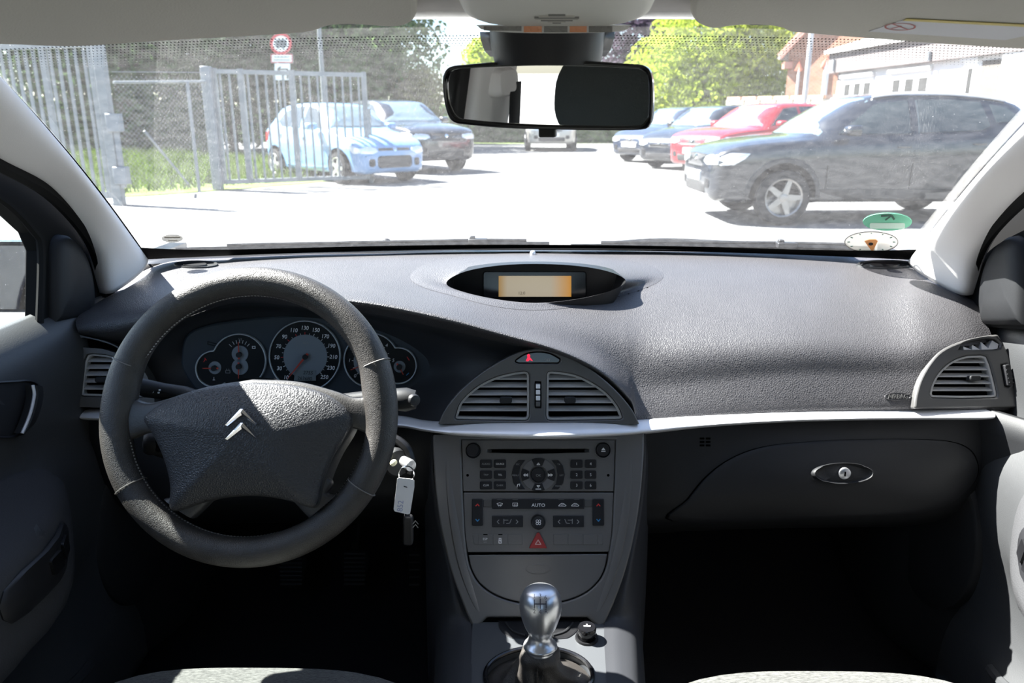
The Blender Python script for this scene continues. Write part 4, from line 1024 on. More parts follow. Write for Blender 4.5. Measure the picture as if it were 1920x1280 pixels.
# ---- seats
def seat(s, label):
    cx = s * 0.365
    t = thing('front_seat', label, 'car seat', (cx, 0.45, 0.25), 'front seats')
    rows = []
    for i in range(13):
        v = i / 12
        y = 0.835 - 0.55 * v
        half = 0.262 - 0.012 * (1 - v)
        rows.append([V((cx + half * a, y - 0.045 * abs(a) ** 3 * (1 - v) , 0.515 - 0.03 * v + 0.035 * abs(a) ** 6 * v + (-0.055 * abs(a) ** 5) * (1 - v))) for a in [x / 10 for x in range(-10, 11)]])
    top = rows
    front = [[V((p.x, p.y + dy - 0.0, p.z + dz)) for p in rows[0]] for dy, dz in ((-0.02, -0.24), (0.0, -0.12), (0.012, -0.05), (0.012, -0.022), (0.006, -0.006))]
    obj('cushion', grid(front + top), M_cloth, t, sharp=0, solid=0.02)
    for k in (-1, 1):
        x = cx + k * 0.26
        rr = [[V((x + k * dx, y, z + 0.02 * (0.8 - y))) for dx, z in ((-0.05, 0.50), (-0.02, 0.52), (0.0, 0.505), (0.012, 0.45), (0.01, 0.28))] for y in (0.78, 0.6, 0.4, 0.3)]
        obj('side_bolster', patch(rr, 3, 3), M_cloth, t, sharp=0)
    bk = []
    for i in range(15):
        v = i / 14
        z = 0.45 + 0.62 * v; y = 0.30 - 0.24 * v + 0.02 * sin(v * pi)
        half = 0.25 - 0.05 * v ** 3
        bk.append([V((cx + half * a, y + 0.05 * abs(a) ** 4 * (1 - v * 0.5), z)) for a in [x / 8 for x in range(-8, 9)]])
    bk.append([p + V((0, -0.06, 0.035)) * 1 for p in bk[-1]])
    bk += [[p + V((0, -0.13, 0)) for p in r] for r in reversed(bk[:-1])]
    obj('backrest', grid(bk), M_cloth, t, sharp=0)
    # headrest: rounded cushion on two posts
    hp = []
    def hr(a, q, n): return V((cx + a, 0.0 + n - 0.15 * (q - 1.2), q))
    o = rrect(-0.135, 1.075, 0.135, 1.275, 0.085, 8)
    hd = dome(hr, o, -0.03, [(1.0, -0.03), (0.99, 0.005), (0.93, 0.022), (0.8, 0.032), (0.4, 0.038)])
    hb = flip(dome(hr, o, -0.03, [(0.99, -0.065), (0.93, -0.082), (0.8, -0.09), (0.4, -0.094)]))
    h_ = obj('headrest', join(hd, hb), M_hcloth, t, sharp=0)
    for k in (-1, 1): obj('headrest_post', tube([V((cx + k * 0.05, 0.0, 1.03)), V((cx + k * 0.05, -0.02, 1.12))], 0.006, 8), M_chrome, h_)
M_hcloth = mat('headrest_cloth', (0.045, 0.05, 0.05), 0.95, spec=0.1, bump=0.4, bscale=250)
seat(-1, 'grey cloth driver seat behind the steering wheel')
seat(1, 'grey cloth passenger seat facing the glovebox')

# ================================================================ steering wheel, column, instruments, key
TILT = radians(23)
WN = V((0.0, -cos(TILT), sin(TILT)))
WC = at(467.5, 776, 0.922)
WP = Plane(WC, WN)
R_, r_ = 0.1735, 0.0192
def wpx(pts): return [WP.px(*p) for p in pts]
wheel = thing('steering_wheel', 'black leather four spoke steering wheel with chevron emblem', 'steering wheel', tuple(WC))
rim_pts = [WP.w(R_ * cos(2 * pi * i / 128), R_ * sin(2 * pi * i / 128), 0) for i in range(128)]
rows = []
for i in range(128):
    a = 2 * pi * i / 128; ang = math.degrees(a) % 360
    bump = 0.0
    for c0 in (8, 172): bump = max(bump, math.exp(-((ang - c0 + 180) % 360 - 180) ** 2 / 250))
    ru, rn = r_ * (1.0 + 0.16 * bump), r_ * 0.97
    er = V((cos(a), sin(a)))
    rows.append([WP.w(er.x * (R_ - 0.004 * bump + ru * cos(2 * pi * j / 20)), er.y * (R_ - 0.004 * bump + ru * cos(2 * pi * j / 20)), rn * sin(2 * pi * j / 20)) for j in range(20)])
rim = obj('rim', grid(rows, cu=True, cv=True), M_leather, wheel, sharp=0)
# seams where the leather panels meet
for ang in (22, 158, 212, 328):
    a = radians(ang); er = V((cos(a), sin(a)))
    obj('seam', tube([WP.w(er.x * (R_ + (r_ * 1.02 + 0.0004) * cos(2 * pi * j / 24)), er.y * (R_ + (r_ * 1.02 + 0.0004) * cos(2 * pi * j / 24)), (r_ + 0.0004) * sin(2 * pi * j / 24)) for j in range(24)], 0.0008, 5, closed=True), mat('seam_thread', (0.16, 0.15, 0.14), 0.6) if ang == 22 else bpy.data.materials['seam_thread'], rim)
st = []
for i in range(230):
    a = 2 * pi * i / 230; er = V((cos(a), sin(a)))
    p = WP.w(er.x * (R_ - r_ * 1.0), er.y * (R_ - r_ * 1.0), 0.0035); tg = (WP.u * -er.y + WP.v * er.x); rd = WP.u * er.x + WP.v * er.y
    q = [p - tg * 0.001 + WP.n * 0.0016, p + tg * 0.001 + WP.n * 0.0022, p + tg * 0.001 - WP.n * 0.0012, p - tg * 0.001 - WP.n * 0.0018]
    st.append(([v - rd * 0.0006 for v in q], [(0, 1, 2, 3)]))
obj('stitching', join(*st), mat('grey_thread', (0.55, 0.54, 0.52), 0.7), rim, kind='stuff', smooth=False)
# hub shell behind the cover and the four spokes
def fnw(a, b, n): return WP.w(a, b, n)
M_spoke = mat('spoke_plastic', (0.045, 0.043, 0.042), 0.45, spec=0.5, bump=0.2, bscale=500)
def spoke(px_list, n_in, n_out, name='spoke'):
    """px_list: pairs (upper edge px, lower edge px) from hub to rim"""
    rows = []
    k = len(px_list)
    for i, (a, b) in enumerate(px_list):
        A, B = V(WP.px(*a)), V(WP.px(*b)); n = n_in + (n_out - n_in) * i / (k - 1)
        r = []
        for t, h in ((0, -0.016), (0.0, -0.004), (0.12, 0.002), (0.5, 0.004), (0.88, 0.002), (1.0, -0.004), (1.0, -0.016)):
            q = A.lerp(B, t); r.append(WP.w(q.x, q.y, n + h))
        rows.append(r)
    return obj(name, patch(rows, 3, 4), M_spoke, wheel, sharp=60)
spoke([((478, 712), (470, 800)), ((560, 716), (560, 800)), ((628, 733), (640, 808)), ((664, 745), (660, 802)), ((692, 742), (688, 812))], 0.012, 0.004)
spoke([((478, 712), (470, 800)), ((390, 726), (400, 800)), ((310, 750), (300, 810)), ((276, 755), (272, 812)), ((245, 745), (248, 822))], 0.012, 0.004)
spoke([((470, 840), (380, 870)), ((430, 900), (330, 905)), ((385, 950), (322, 930)), ((362, 972), (308, 935))], 0.006, 0.003)
spoke([((560, 870), (470, 840)), ((620, 900), (520, 905)), ((612, 925), (562, 952)), ((632, 928), (580, 972))], 0.006, 0.003)
cov = curve2([(280, 785), (296, 768), (335, 746), (390, 729), (450, 720), (500, 719), (560, 724), (610, 737), (645, 758), (663, 783), (655, 812), (632, 850), (616, 885), (606, 915), (600, 942), (586, 949), (550, 937), (500, 928), (450, 928), (400, 936), (358, 950), (338, 955), (328, 948), (330, 915), (324, 880), (312, 845), (296, 812)], 4, True)
CW = WP.px(468, 818)
hub = flip(dome(fnw, wpx(scale2(cov, 1.015, (468, 818))), -0.03, [(1.0, 0.008), (0.97, 0.012), (0.5, 0.012)], CW))
obj('hub_shell', hub, M_spoke, wheel, sharp=50)
cover = dome(fnw, wpx(cov), 0.004, [(1.0, 0.014), (0.985, 0.019), (0.94, 0.0225), (0.86, 0.0265), (0.72, 0.032), (0.55, 0.0375), (0.35, 0.0415), (0.16, 0.0435)], CW)
ac = obj('airbag_cover', cover, M_cover, wheel, sharp=70)
# double chevron emblem
CT = bvh(cover)
def chev(y):
    o = [(423, y + 30), (450, y), (456, y), (483, y + 26.5), (478, y + 29), (453.5, y + 9), (430, y + 30)]
    return o
CP = Plane(CT.ray_cast(CAM, ray(453, 797).normalized())[0], WN + V((0, 0.0, 0.02)))
for y in (767, 793):
    o = [(422.5, y + 30), (451, y - 0.5), (456, y - 0.5), (484, y + 28), (480, y + 29.5), (453.5, y + 11), (427, y + 31.5)]
    oo = [CP.px(*p) for p in o]
    ridge = [(424, y + 29.5), (453.5, y + 5), (482, y + 28)]
    rr = [CP.px(*p) for p in ridge]
    k = len(oo); vs = [CP.w(a, b, -0.004) for a, b in oo] + [CP.w(a, b, 0.0012) for a, b in oo] + [CP.w(a, b, 0.0038) for a, b in rr]
    L0, C0, R0 = 2 * k, 2 * k + 1, 2 * k + 2
    fs = [(i, (i + 1) % k, k + (i + 1) % k, k + i) for i in range(k)] + [(k + 0, k + 1, C0, L0), (k + 1, k + 2, C0), (k + 2, k + 3, R0, C0), (k + 3, k + 4, R0), (k + 4, k + 5, C0, R0), (k + 5, k + 6, L0, C0), (k + 6, k + 0, L0)]
    obj('chevron', recalc((vs, fs)), M_chrome, ac, smooth=False)

# ---- column with stalks
colm = thing('steering_column', 'black steering column with control stalks behind the wheel', 'steering column', tuple(WC + V((0, 0.12, -0.1))))
rows = []
for i in range(7):
    d = 0.03 + 0.035 * i
    rows.append([WP.w(0.075 * cos(2 * pi * j / 24) * (1 + 0.12 * (i > 3)), -0.012 + 0.062 * sin(2 * pi * j / 24), -d) for j in range(24)])
obj('column_cowl', grid(rows, cu=True), M_dark, colm)
obj('turn_signal_stalk', tube([WP.w(-0.05, 0.010, -0.05)] + [at(a, b, c) for a, b, c in ((345, 738, 1.0), (305, 733, 1.0), (275, 728, 0.99), (255, 722, 0.985))], [0.010, 0.011, 0.0115, 0.0125, 0.011], 14), M_hard, colm)
_s = colm.children[-1]
SG = Plane(at(285, 730, 0.985), (0.1, -1, 0.35))
for x, y, r in ((278, 733, 1.9), (286, 734, 2.6), (299, 731, 1.6), (297, 736, 1.6)):
    obj('stalk_mark', prism(SG.w, [SG.px(*p) for p in ell(x, y, r, r, 12)], -0.002, 0.0006), M_print, _s, smooth=False)
obj('wiper_stalk', tube([WP.w(0.05, 0.012, -0.05)] + [at(a, b, c) for a, b, c in ((690, 748, 1.0), (735, 748, 0.99), (762, 749, 0.985), (780, 749, 0.985))], [0.010, 0.012, 0.0145, 0.0165, 0.0125], 16), M_hard, colm)
obj('stalk_cap', lathe(Matrix.Translation(at(776, 750, 0.975)) @ V((0.55, -0.8, 0.12)).to_track_quat('Z', 'Y').to_matrix().to_4x4(), [(0.0085, -0.01), (0.0085, 0.002), (0.007, 0.004), (0, 0.0045)], 20, False), M_dark, colm)
obj('audio_stalk', tube([WP.w(-0.05, -0.03, -0.06)] + [at(a, b, c) for a, b, c in ((355, 850, 0.985), (325, 838, 0.97), (300, 830, 0.96), (283, 830, 0.955))], [0.012, 0.016, 0.0185, 0.0185, 0.0145], 14), M_hard, colm)
_s = colm.children[-1]
obj('stalk_end', lathe(Matrix.Translation(at(279, 831, 0.95)) @ V((-0.9, -0.35, 0.1)).to_track_quat('Z', 'Y').to_matrix().to_4x4(), [(0.0155, -0.012), (0.016, 0.0), (0.012, 0.006), (0, 0.008)], 20, False), M_hard, _s)
AG = Plane(at(308, 833, 0.938), (-0.15, -1, 0.25))
obj('stalk_keys', prism(AG.w, [AG.px(*p) for p in rrect(290, 820, 322, 848, 4)], -0.006, 0.0), M_gloss, _s, bevel=0.002)
obj('key_mark', plate(AG.w, [AG.px(*p) for p in ell(305, 836, 6.5, 6, 18)], [[AG.px(*p) for p in ell(305, 836, 5, 4.6, 18)]], 0, 0.0006), M_printdim, _s, smooth=False)
# lock barrel
LB = at(748, 868, 1.03)
obj('lock_barrel', lathe(Matrix.Translation(LB) @ V((0.45, -0.9, 0.1)).to_track_quat('Z', 'Y').to_matrix().to_4x4(), [(0.022, -0.09), (0.022, -0.004), (0.019, 0.0), (0.0, 0.0)], 22, False), M_hard, colm)
obj('barrel_shroud', tube(curve([at(700, 815, 1.06), at(735, 820, 1.05), at(762, 840, 1.04), at(772, 870, 1.035), at(768, 885, 1.035)], 5), 0.007, 8), M_black, colm)
obj('column_pin', lathe(Matrix.Translation(at(737, 868, 1.015)) @ V((0, -1, 0.3)).to_track_quat('Z', 'Y').to_matrix().to_4x4(), [(0.0045, -0.01), (0.0045, 0.001), (0.003, 0.0025), (0, 0.003)], 14, False), mat('ivory', (0.75, 0.72, 0.5), 0.4), colm)
# ---- key with tag
key_ = thing('ignition_key', 'ignition key with metal ring and white paper tag hanging', 'key', tuple(at(757, 1015, 1.0)))
obj('key_bow', lathe(Matrix.Translation(at(769, 872, 1.005)) @ V((0.6, -0.8, 0.0)).to_track_quat('Z', 'Y').to_matrix().to_4x4(), [(0.0, -0.02), (0.007, -0.02), (0.009, -0.002), (0.008, 0.003), (0.0, 0.004)], 16, False), M_steel, key_)
rc_ = at(762, 889, 0.992)
obj('key_ring', tube([rc_ + V((0.0105 * cos(a), 0.003 * cos(a), 0.0125 * sin(a))) for a in [2 * pi * i / 40 for i in range(40)]], 0.0009, 6, closed=True), M_chrome, key_)
TG = Plane(at(756, 930, 0.985), (0.15, -1, 0.18))
tag_o = [(745, 897), (748, 895), (774, 898), (777, 901), (777, 912), (769, 962), (765, 964), (740, 958), (738, 954)]
tg_ = obj('paper_tag', prism(TG.w, [TG.px(*p) for p in tag_o], -0.0006, 0.0006), M_white, key_, smooth=False)
obj('tag_writing', text('852', 0.011, TG.mat(*TG.px(751, 948), 0.0009) @ Matrix.Rotation(radians(82), 4, 'Z')), mat('blue_ink', (0.35, 0.38, 0.6), 0.6), tg_, smooth=False)
obj('tag_slit', prism(TG.w, [TG.px(*p) for p in ((757, 910), (763, 912), (764, 914), (757, 912))], 0.0006, 0.0010), M_dark, tg_, smooth=False)
fob = obj('key_fob', prism(lambda a, b, n: at(a, b, 1.0) + V((0, -n, 0)), rrect(756, 966, 775, 1020, 6), -0.006, 0.006), M_dark, key_, bevel=0.003)
obj('fob_chain', tube([at(762, 902, 0.99), at(757, 935, 0.995), at(758, 968, 0.997)], 0.0008, 6), M_chrome, key_)
strokes(Plane(at(778, 983, 0.993), (0, -1, 0.1)), [[(774, 982), (779, 976), (784, 982)], [(774, 989), (779, 983), (784, 989)]], 1.6, 0.0, fob, M_printdim, 'fob_emblem')

# ---- instrument cluster
IC = Plane.through(at(580, 600, 1.275), at(580, 740, 1.262))
ic = thing('instrument_cluster', 'instrument cluster with ringed dials and white numerals in dark panel', 'instrument cluster', tuple(IC.pw(580, 740, -0.01)))
def ip(pts): return [IC.px(*p) for p in pts]
M_icp = mat('cluster_panel', (0.045, 0.055, 0.068), 0.55, spec=0.3)
M_dial = mat('dial_black', (0.005, 0.006, 0.007), 0.5, spec=0.3)
M_dialg = mat('dial_grey', (0.22, 0.25, 0.28), 0.5)
M_ringc = mat('dial_ring', (0.60, 0.63, 0.66), 0.35, metal=0.3)
icp = curve2([(345, 700), (340, 660), (350, 628), (385, 610), (460, 598), (560, 590), (660, 592), (760, 606), (805, 622), (820, 650), (816, 690), (790, 735), (700, 752), (560, 755), (400, 750)], 4, True)
obj('cluster_panel', prism(IC.w, ip(icp), -0.02, 0.0), M_icp, ic, bevel=0.004)
def cloud(c1, r1, c2, r2):
    """outline of the union of two discs"""
    pts = []
    for i in range(120):
        a = 2 * pi * i / 120
        mx, my = c1
        d = (cos(a), sin(a)); t = r1
        # farthest hit with disc 2
        ox, oy = mx - c2[0], my - c2[1]; b = ox * d[0] + oy * d[1]; q = b * b - (ox * ox + oy * oy - r2 * r2)
        if q > 0:
            h = -b + sqrt(q)
            if h > t: t = h
        pts.append((mx + d[0] * t, my + d[1] * t))
    return pts
def gauge(outl, nm, c):
    g = obj(nm, prism(IC.w, ip(outl), 0.0, 0.004), M_dial, ic, smooth=False)
    obj('gauge_ring', plate(IC.w, ip(inset(outl, -1.6)), [ip(inset(outl, 0.8))], 0.0, 0.0075), M_ringc, g, bevel=0.001)
    return g
def disc(P, x, y, r, n0, n1, m, parent, nm='disc', ry=None):
    return obj(nm, prism(P.w, [P.px(*p) for p in ell(x, y, r, ry or r, 36)], n0, n1), m, parent, bevel=0.0005)
def needle(x, y, ang, l, parent, w=2.6):
    a = radians(ang); dx, dy = cos(a), -sin(a); q = (-dy, dx)
    o = [(x - dx * 8 + q[0] * w * .6, y - dy * 8 + q[1] * w * .6), (x + dx * l + q[0] * .5, y + dy * l + q[1] * .5), (x + dx * l - q[0] * .5, y + dy * l - q[1] * .5), (x - dx * 8 - q[0] * w * .6, y - dy * 8 - q[1] * w * .6)]
    nd = obj('needle', prism(IC.w, ip(o), 0.009, 0.0105), M_need, parent, smooth=False)
    disc(IC, x, y, 5, 0.006, 0.012, M_dark, parent, 'needle_hub')
M_num = mat('numeral_white', (0.9, 0.9, 0.9), 0.5)
M_need = mat('needle_red', (0.55, 0.06, 0.035), 0.4)
def ticks(x, y, r0, r1, angs, parent, m, w=1.0):
    strokes(IC, [[(x + r0 * cos(radians(a)), y - r0 * sin(radians(a))), (x + r1 * cos(radians(a)), y - r1 * sin(radians(a)))] for a in angs], w, 0.0047, parent, m, 'tick_marks')
# fuel / oil cluster of dials
g1 = gauge(cloud((450, 675), 49.5, (403, 690), 33), 'fuel_gauge', None)
for y in (662, 686): disc(IC, 452, y, 15.5, 0.004, 0.0055, M_dialg, g1, 'dial_centre')
disc(IC, 405, 688, 12, 0.004, 0.0055, M_dialg, g1, 'dial_centre')
needle(451.5, 663, 92, 24, g1); needle(451, 685, -90, 22, g1); needle(405, 688, 180, 21, g1)
ticks(451, 662, 20, 26, (45, 60, 75, 90, 105, 120, 138), g1, M_print)
legend(IC, '1/2', 452, 635, 4.2, 0.0047, g1, M_printdim)
strokes(IC, [[(475, 648), (480, 648), (480, 652), (475, 652), (475, 648)]], 1.6, 0.0047, g1, M_print); strokes(IC, [[(425, 693), (433, 693), (433, 698), (425, 698), (425, 693)], [(427, 692), (427, 690)], [(431, 692), (431, 690)]], 1.0, 0.0047, g1, M_printdim)
strokes(IC, [[(386, 670), (389, 674)], [(384, 677), (387, 672)]], 1.6, 0.0047, g1, M_red); strokes(IC, [[(403, 706), (403, 711)], [(401, 711), (405, 711)]], 1.2, 0.0047, g1, M_print)
# speedometer
g2 = gauge(ell(573, 666, 65.5, 65, 72), 'speedometer', None)
disc(IC, 574, 667, 41, 0.004, 0.0055, M_dialg, g2, 'dial_centre')
VALS = list(range(10, 251, 20))
for i, v in enumerate(VALS):
    a = radians(228 - (228 + 47) * (v - 10) / 240)
    x, y = 573 + 53 * cos(a), 667 - 53 * sin(a)
    obj('numeral', text(str(v), 0.0098, IC.mat(*IC.px(x, y), 0.0047), shear=0.15, sx=0.92, bold=0.00012), M_num, g2, smooth=False)
for i in range(25):
    a = 228 - (275) * i / 24; m = M_red if i in (4, 8, 12 - 2, 14 - 2) else M_print
    if i % 2 == 0 or True:
        ticks(573.5, 667, 41.2, 43.5 if i % 2 else 45, (a,), g2, m, 1.2 if i % 2 == 0 else 0.8)
legend(IC, 'km/h', 575, 642, 4, 0.0057, g2, M_printdim)
needle(575, 667, 231, 52, g2, 4)
lcd = obj('trip_display', prism(IC.w, ip([(555, 692), (594, 692), (594, 712), (553, 712)]), 0.0055, 0.006), mat('lcd_grey', (0.20, 0.225, 0.23), 0.4), g2, smooth=False)
obj('trip_digits', text('2755', 0.0085, IC.mat(*IC.px(579, 697.5), 0.0063), shear=0.2), M_dial, lcd, smooth=False)
obj('odometer_digits', text('263680', 0.0085, IC.mat(*IC.px(573, 708), 0.0063), shear=0.1), M_dial, lcd, smooth=False)
# tachometer with its small dial
g3 = gauge(cloud((697, 674), 50, (748, 684), 33), 'tachometer', None)
disc(IC, 697, 676, 33, 0.004, 0.0055, M_dialg, g3, 'dial_centre'); disc(IC, 750, 686, 11, 0.004, 0.0055, M_dialg, g3, 'dial_centre')
needle(697, 676, 202, 40, g3, 3)
for i in range(7):
    a = radians(222 - 264 * i / 6)
    obj('numeral', text(str(i), 0.0085, IC.mat(*IC.px(697 + 41 * cos(a), 676 - 41 * sin(a)), 0.0047), shear=0.15), M_print, g3, smooth=False)
ticks(697, 676, 33.5, 36, [222 - 264 * i / 12 for i in range(13)], g3, M_print)
needle(750, 686, -60, 16, g3)
strokes(IC, [[(764, 668), (768, 674)]], 1.6, 0.0047, g3, M_red); strokes(IC, [[(763, 702), (767, 698)]], 1.6, 0.0047, g3, M_blue)
strokes(IC, [[(390, 640), (408, 645), (408, 649), (390, 645), (390, 640)]], 2.2, 0.0006, ic, M_dial, 'warning_lamp')

# ================================================================ overhead: visors, lamp console, mirror
def tri_plane(A, B, C):
    """plane through three points, normal towards the camera"""
    n = (B - A).cross(C - A).normalized()
    if n.dot(CAM - A) < 0: n = -n
    return Plane(A, n, (0, 1, 0))
_A = at(640, 50, 0.868)
VL = tri_plane(_A, at(0, 86, 0.845), _A + V((0, -0.25, 0.026)))
vis_l = curve2([(784, 12), (783, 28), (776, 42), (752, 51), (720, 52), (690, 49.5), (650, 48), (620, 50), (600, 57), (575, 62.5), (487, 69), (337, 77), (187, 87), (112, 89), (0, 85), (-140, 84)], 4) + [(-200, 60), (-260, -60), (-200, -170), (300, -170), (700, -110), (760, -60), (780, -20)]
v1 = thing('sun_visor', 'beige sun visor folded up above the steering wheel', 'sun visor', tuple(VL.pw(400, 60)), 'sun visors')
obj('visor_panel', prism(VL.w, [VL.px(*p) for p in vis_l], -0.016, 0.0), M_visor, v1, bevel=0.007, bseg=4)
obj('visor_tab', prism(VL.w, [VL.px(*p) for p in rrect(634, 44, 670, 54, 4)], -0.012, -0.004), M_hard, v1, bevel=0.002)
_A = at(1420, 51, 0.868)
VR = tri_plane(_A, at(1920, 93, 0.845), _A + V((0, -0.25, 0.026)))
vis_r = curve2([(1293, 10), (1293, 28), (1302, 43), (1322, 52), (1345, 55), (1372, 51), (1400, 49), (1440, 50), (1462, 54), (1480, 61), (1550, 68), (1700, 80), (1800, 87), (1920, 94), (2050, 98)], 4) + [(2120, 60), (2180, -60), (2100, -170), (1700, -170), (1380, -110), (1310, -50)]
v2 = thing('sun_visor', 'beige sun visor with a white warning label', 'sun visor', tuple(VR.pw(1600, 60)), 'sun visors')
obj('visor_panel', prism(VR.w, [VR.px(*p) for p in vis_r], -0.016, 0.0), M_visor, v2, bevel=0.007, bseg=4)
obj('visor_tab', prism(VR.w, [VR.px(*p) for p in rrect(1402, 45, 1440, 55, 4)], -0.012, -0.004), M_hard, v2, bevel=0.002)
wl = obj('warning_label', prism(VR.w, [VR.px(*p) for p in ((1629, 58), (1700, 35), (1950, 47), (1950, 60), (1885, 74))], 0.0, 0.0006), mat('label_white', (0.62, 0.62, 0.64), 0.6), v2, smooth=False)
obj('label_stripe', prism(VR.w, [VR.px(*p) for p in ((1693, 37), (1700, 33.5), (1950, 45.5), (1950, 50))], 0.0006, 0.0010), mat('label_yellow', (0.62, 0.50, 0.12), 0.6), wl, smooth=False)
strokes(VR, [[(a, b) for a, b in ell(1688, 48.5, 28, 6.5, 30)] + [(1716, 48.5)], [(1674, 43), (1703, 54)], [(1672, 52), (1690, 47)]], 1.6, 0.0010, wl, mat('label_red', (0.5, 0.1, 0.08), 0.6), 'no_child_seat_symbol')
obj('visor_hinge', tube([VL.pw(770, 10, -0.012), VL.pw(800, 0, -0.012)], 0.006, 8), M_hard, v1)
obj('visor_hinge', tube([VR.pw(1308, 10, -0.012), VR.pw(1280, 0, -0.012)], 0.006, 8), M_hard, v2)

# ---- overhead console with map lamps
OC = Plane(at(1044, 50, 0.80), (0, -0.62, -0.78), (0, 1, 0))
OC = tri_plane(at(1044, 51, 0.835), at(900, 51, 0.835), at(1044, -10, 0.74))
oc = thing('overhead_console', 'cream overhead console with speaker slots and map lamps', 'overhead console', tuple(at(1044, 51, 0.82)))
oo = curve2([(853, -10), (856, 12), (864, 28), (880, 40), (905, 48), (960, 52), (1044, 53), (1128, 52), (1178, 48), (1206, 40), (1224, 28), (1232, 12), (1235, -10), (1236, -70), (1220, -140), (1044, -160), (868, -140), (852, -70)], 4, True)
OW = lambda a, b, n: OC.w(a, b, n)
obj('console_body', dome(OW, [OC.px(*p) for p in oo], -0.05, [(1.0, -0.020), (0.985, -0.009), (0.95, -0.002), (0.85, 0.003), (0.5, 0.005)], OC.px(1044, -20)), M_ohc, oc, sharp=0)
for i, (h, y) in enumerate(((16, 17), (34, 19.4), (42, 21.8), (40, 24.2), (30, 26.6), (17, 29), (8, 31.2))):
    obj('speaker_slot', prism(OC.w, [OC.px(*p) for p in rrect(1044 - h, y - 0.8, 1044 + h, y + 0.8, 0.6, 2)], 0.0, 0.0062), M_visor if i % 2 else mat('slot_grey%d' % i, (0.25, 0.24, 0.22), 0.7), oc, smooth=False)
M_lens = mat('lamp_lens', (0.72, 0.70, 0.66), 0.15, spec=0.6, bump=0.4, bscale=250)
M_lens3 = mat('smoked_lens', (0.22, 0.21, 0.19), 0.15, spec=0.6, bump=0.4, bscale=250)
M_lens2 = mat('amber_lens', (0.75, 0.32, 0.16), 0.15, spec=0.6, bump=0.4, bscale=250)
LO = Plane(at(1040, 55, 0.822), (0, -1, -0.15))
ll = obj('lamp_lens', prism(LO.w, [LO.px(*p) for p in curve2([(897, 50), (906, 47), (1040, 48.5), (1172, 47), (1180, 50), (1170, 57), (1130, 61), (1040, 62.5), (960, 61), (910, 57)], 3, True)], -0.012, 0.0), M_lens, oc, bevel=0.002)
for x0, x1, m in ((907, 978, M_lens3), (982, 1016, M_lens2), (1020, 1064, M_lens3), (1068, 1100, M_lens2), (1104, 1148, M_lens3)):
    obj('lens_segment', prism(LO.w, [LO.px(*p) for p in ((x0, 49), (x1, 49), (x1, 60.5 if 940 < x0 < 1120 else 58), (x0, 60.5 if 940 < x0 < 1120 else 57))], -0.002, 0.0008), m, ll, smooth=False)

# ---- rear-view mirror
MN = V((-sin(radians(16.6)), -cos(radians(16.6)), -0.052)).normalized()
MP = Plane(at(1027, 180, 0.872), MN)
mir = thing('rearview_mirror', 'black framed rear-view mirror below the overhead console', 'mirror', tuple(at(1027, 245, 0.872)))
mo = curve2([(831, 160), (833, 140), (845, 125), (880, 120.5), (950, 115), (1027, 113.5), (1110, 115), (1180, 119.5), (1208, 123), (1221, 137), (1225, 170), (1224, 215), (1218, 234), (1202, 243), (1120, 244), (1027, 242.5), (950, 240), (880, 234), (852, 229), (840, 213), (834, 188)], 4, True)
mi = curve2([(840, 160), (842, 143), (852, 131), (885, 127.5), (950, 124.5), (1027, 123), (1110, 124.5), (1180, 128), (1203, 131), (1214, 143), (1217, 170), (1216, 210), (1210, 226), (1195, 234.5), (1120, 235), (1027, 233.5), (950, 230), (880, 224), (860, 220), (848, 205), (842, 185)], 4, True)
f_ = obj('mirror_frame', plate(MP.w, [MP.px(*p) for p in mo], [[MP.px(*p) for p in mi]], -0.012, 0.004), M_gloss, mir, bevel=0.0025, bseg=3)
obj('mirror_back', flip(dome(MP.w, [MP.px(*p) for p in inset(mo, 1)], -0.010, [(0.97, -0.022), (0.85, -0.032), (0.5, -0.038)])), M_black, mir)
obj('mirror_glass', prism(MP.w, [MP.px(*p) for p in inset(mi, -2)], -0.006, 0.0), M_mirror, mir, smooth=False)
obj('dip_lever', prism(MP.w, [MP.px(*p) for p in rrect(1009, 238, 1041, 258, 4)], -0.010, 0.0), M_black, mir, bevel=0.002)
rows = []
for y, x0, x1, dy in ((60, 905, 1147, 0.0), (72, 906, 1146, 0.0), (90, 912, 1140, 0.004), (100, 922, 1132, 0.012)):
    rows.append([at(x0 + (x1 - x0) * i / 12, y, 0.865 + dy + 0.045 * abs(i / 6 - 1) ** 2.0) for i in range(13)])
obj('mount_wings', grid(rows), M_black, mir, solid=0.004)
rows = []
for y, x0, x1 in ((58, 918, 1134), (85, 920, 1132), (112, 926, 1128), (122, 930, 1124)):
    rows.append([at((x0 + x1) / 2 - (x1 - x0) / 2 * cos(pi * i / 16), y, 0.895 - 0.055 * sin(pi * i / 16)) for i in range(17)])
obj('mirror_mount', patch(rows, 1, 3), M_dark, mir, sharp=0)

# ================================================================ on the glass: stickers, wipers, cowl
def on_glass(outl, n0, n1):
    """flat sticker on the inner face of the windshield"""
    return drape(outl, WS_TREE, n0, [(1.0, n1), (0.6, n1), (0.3, n1)])
def sticker(name, label, cat, outl, m):
    vf = on_glass(outl, 0.0006, 0.0012)
    return obj(name, vf, m, label=label, cat=cat, smooth=False)
M_green = mat('sticker_green', (0.16, 0.52, 0.34), 0.6)
def see_thin(name, col, a):
    m = bpy.data.materials.new(name); m.use_nodes = True; b = m.node_tree.nodes['Principled BSDF']
    b.inputs['Base Color'].default_value = (*col, 1); b.inputs['Roughness'].default_value = 0.6; b.inputs['Alpha'].default_value = a
    return m
M_film = see_thin('sticker_film', (0.22, 0.20, 0.17), 0.8)
g = sticker('green_emission_sticker', 'round green emission badge on the lower windshield corner', 'sticker', ell(1664, 415, 46, 16.5, 40), M_green)
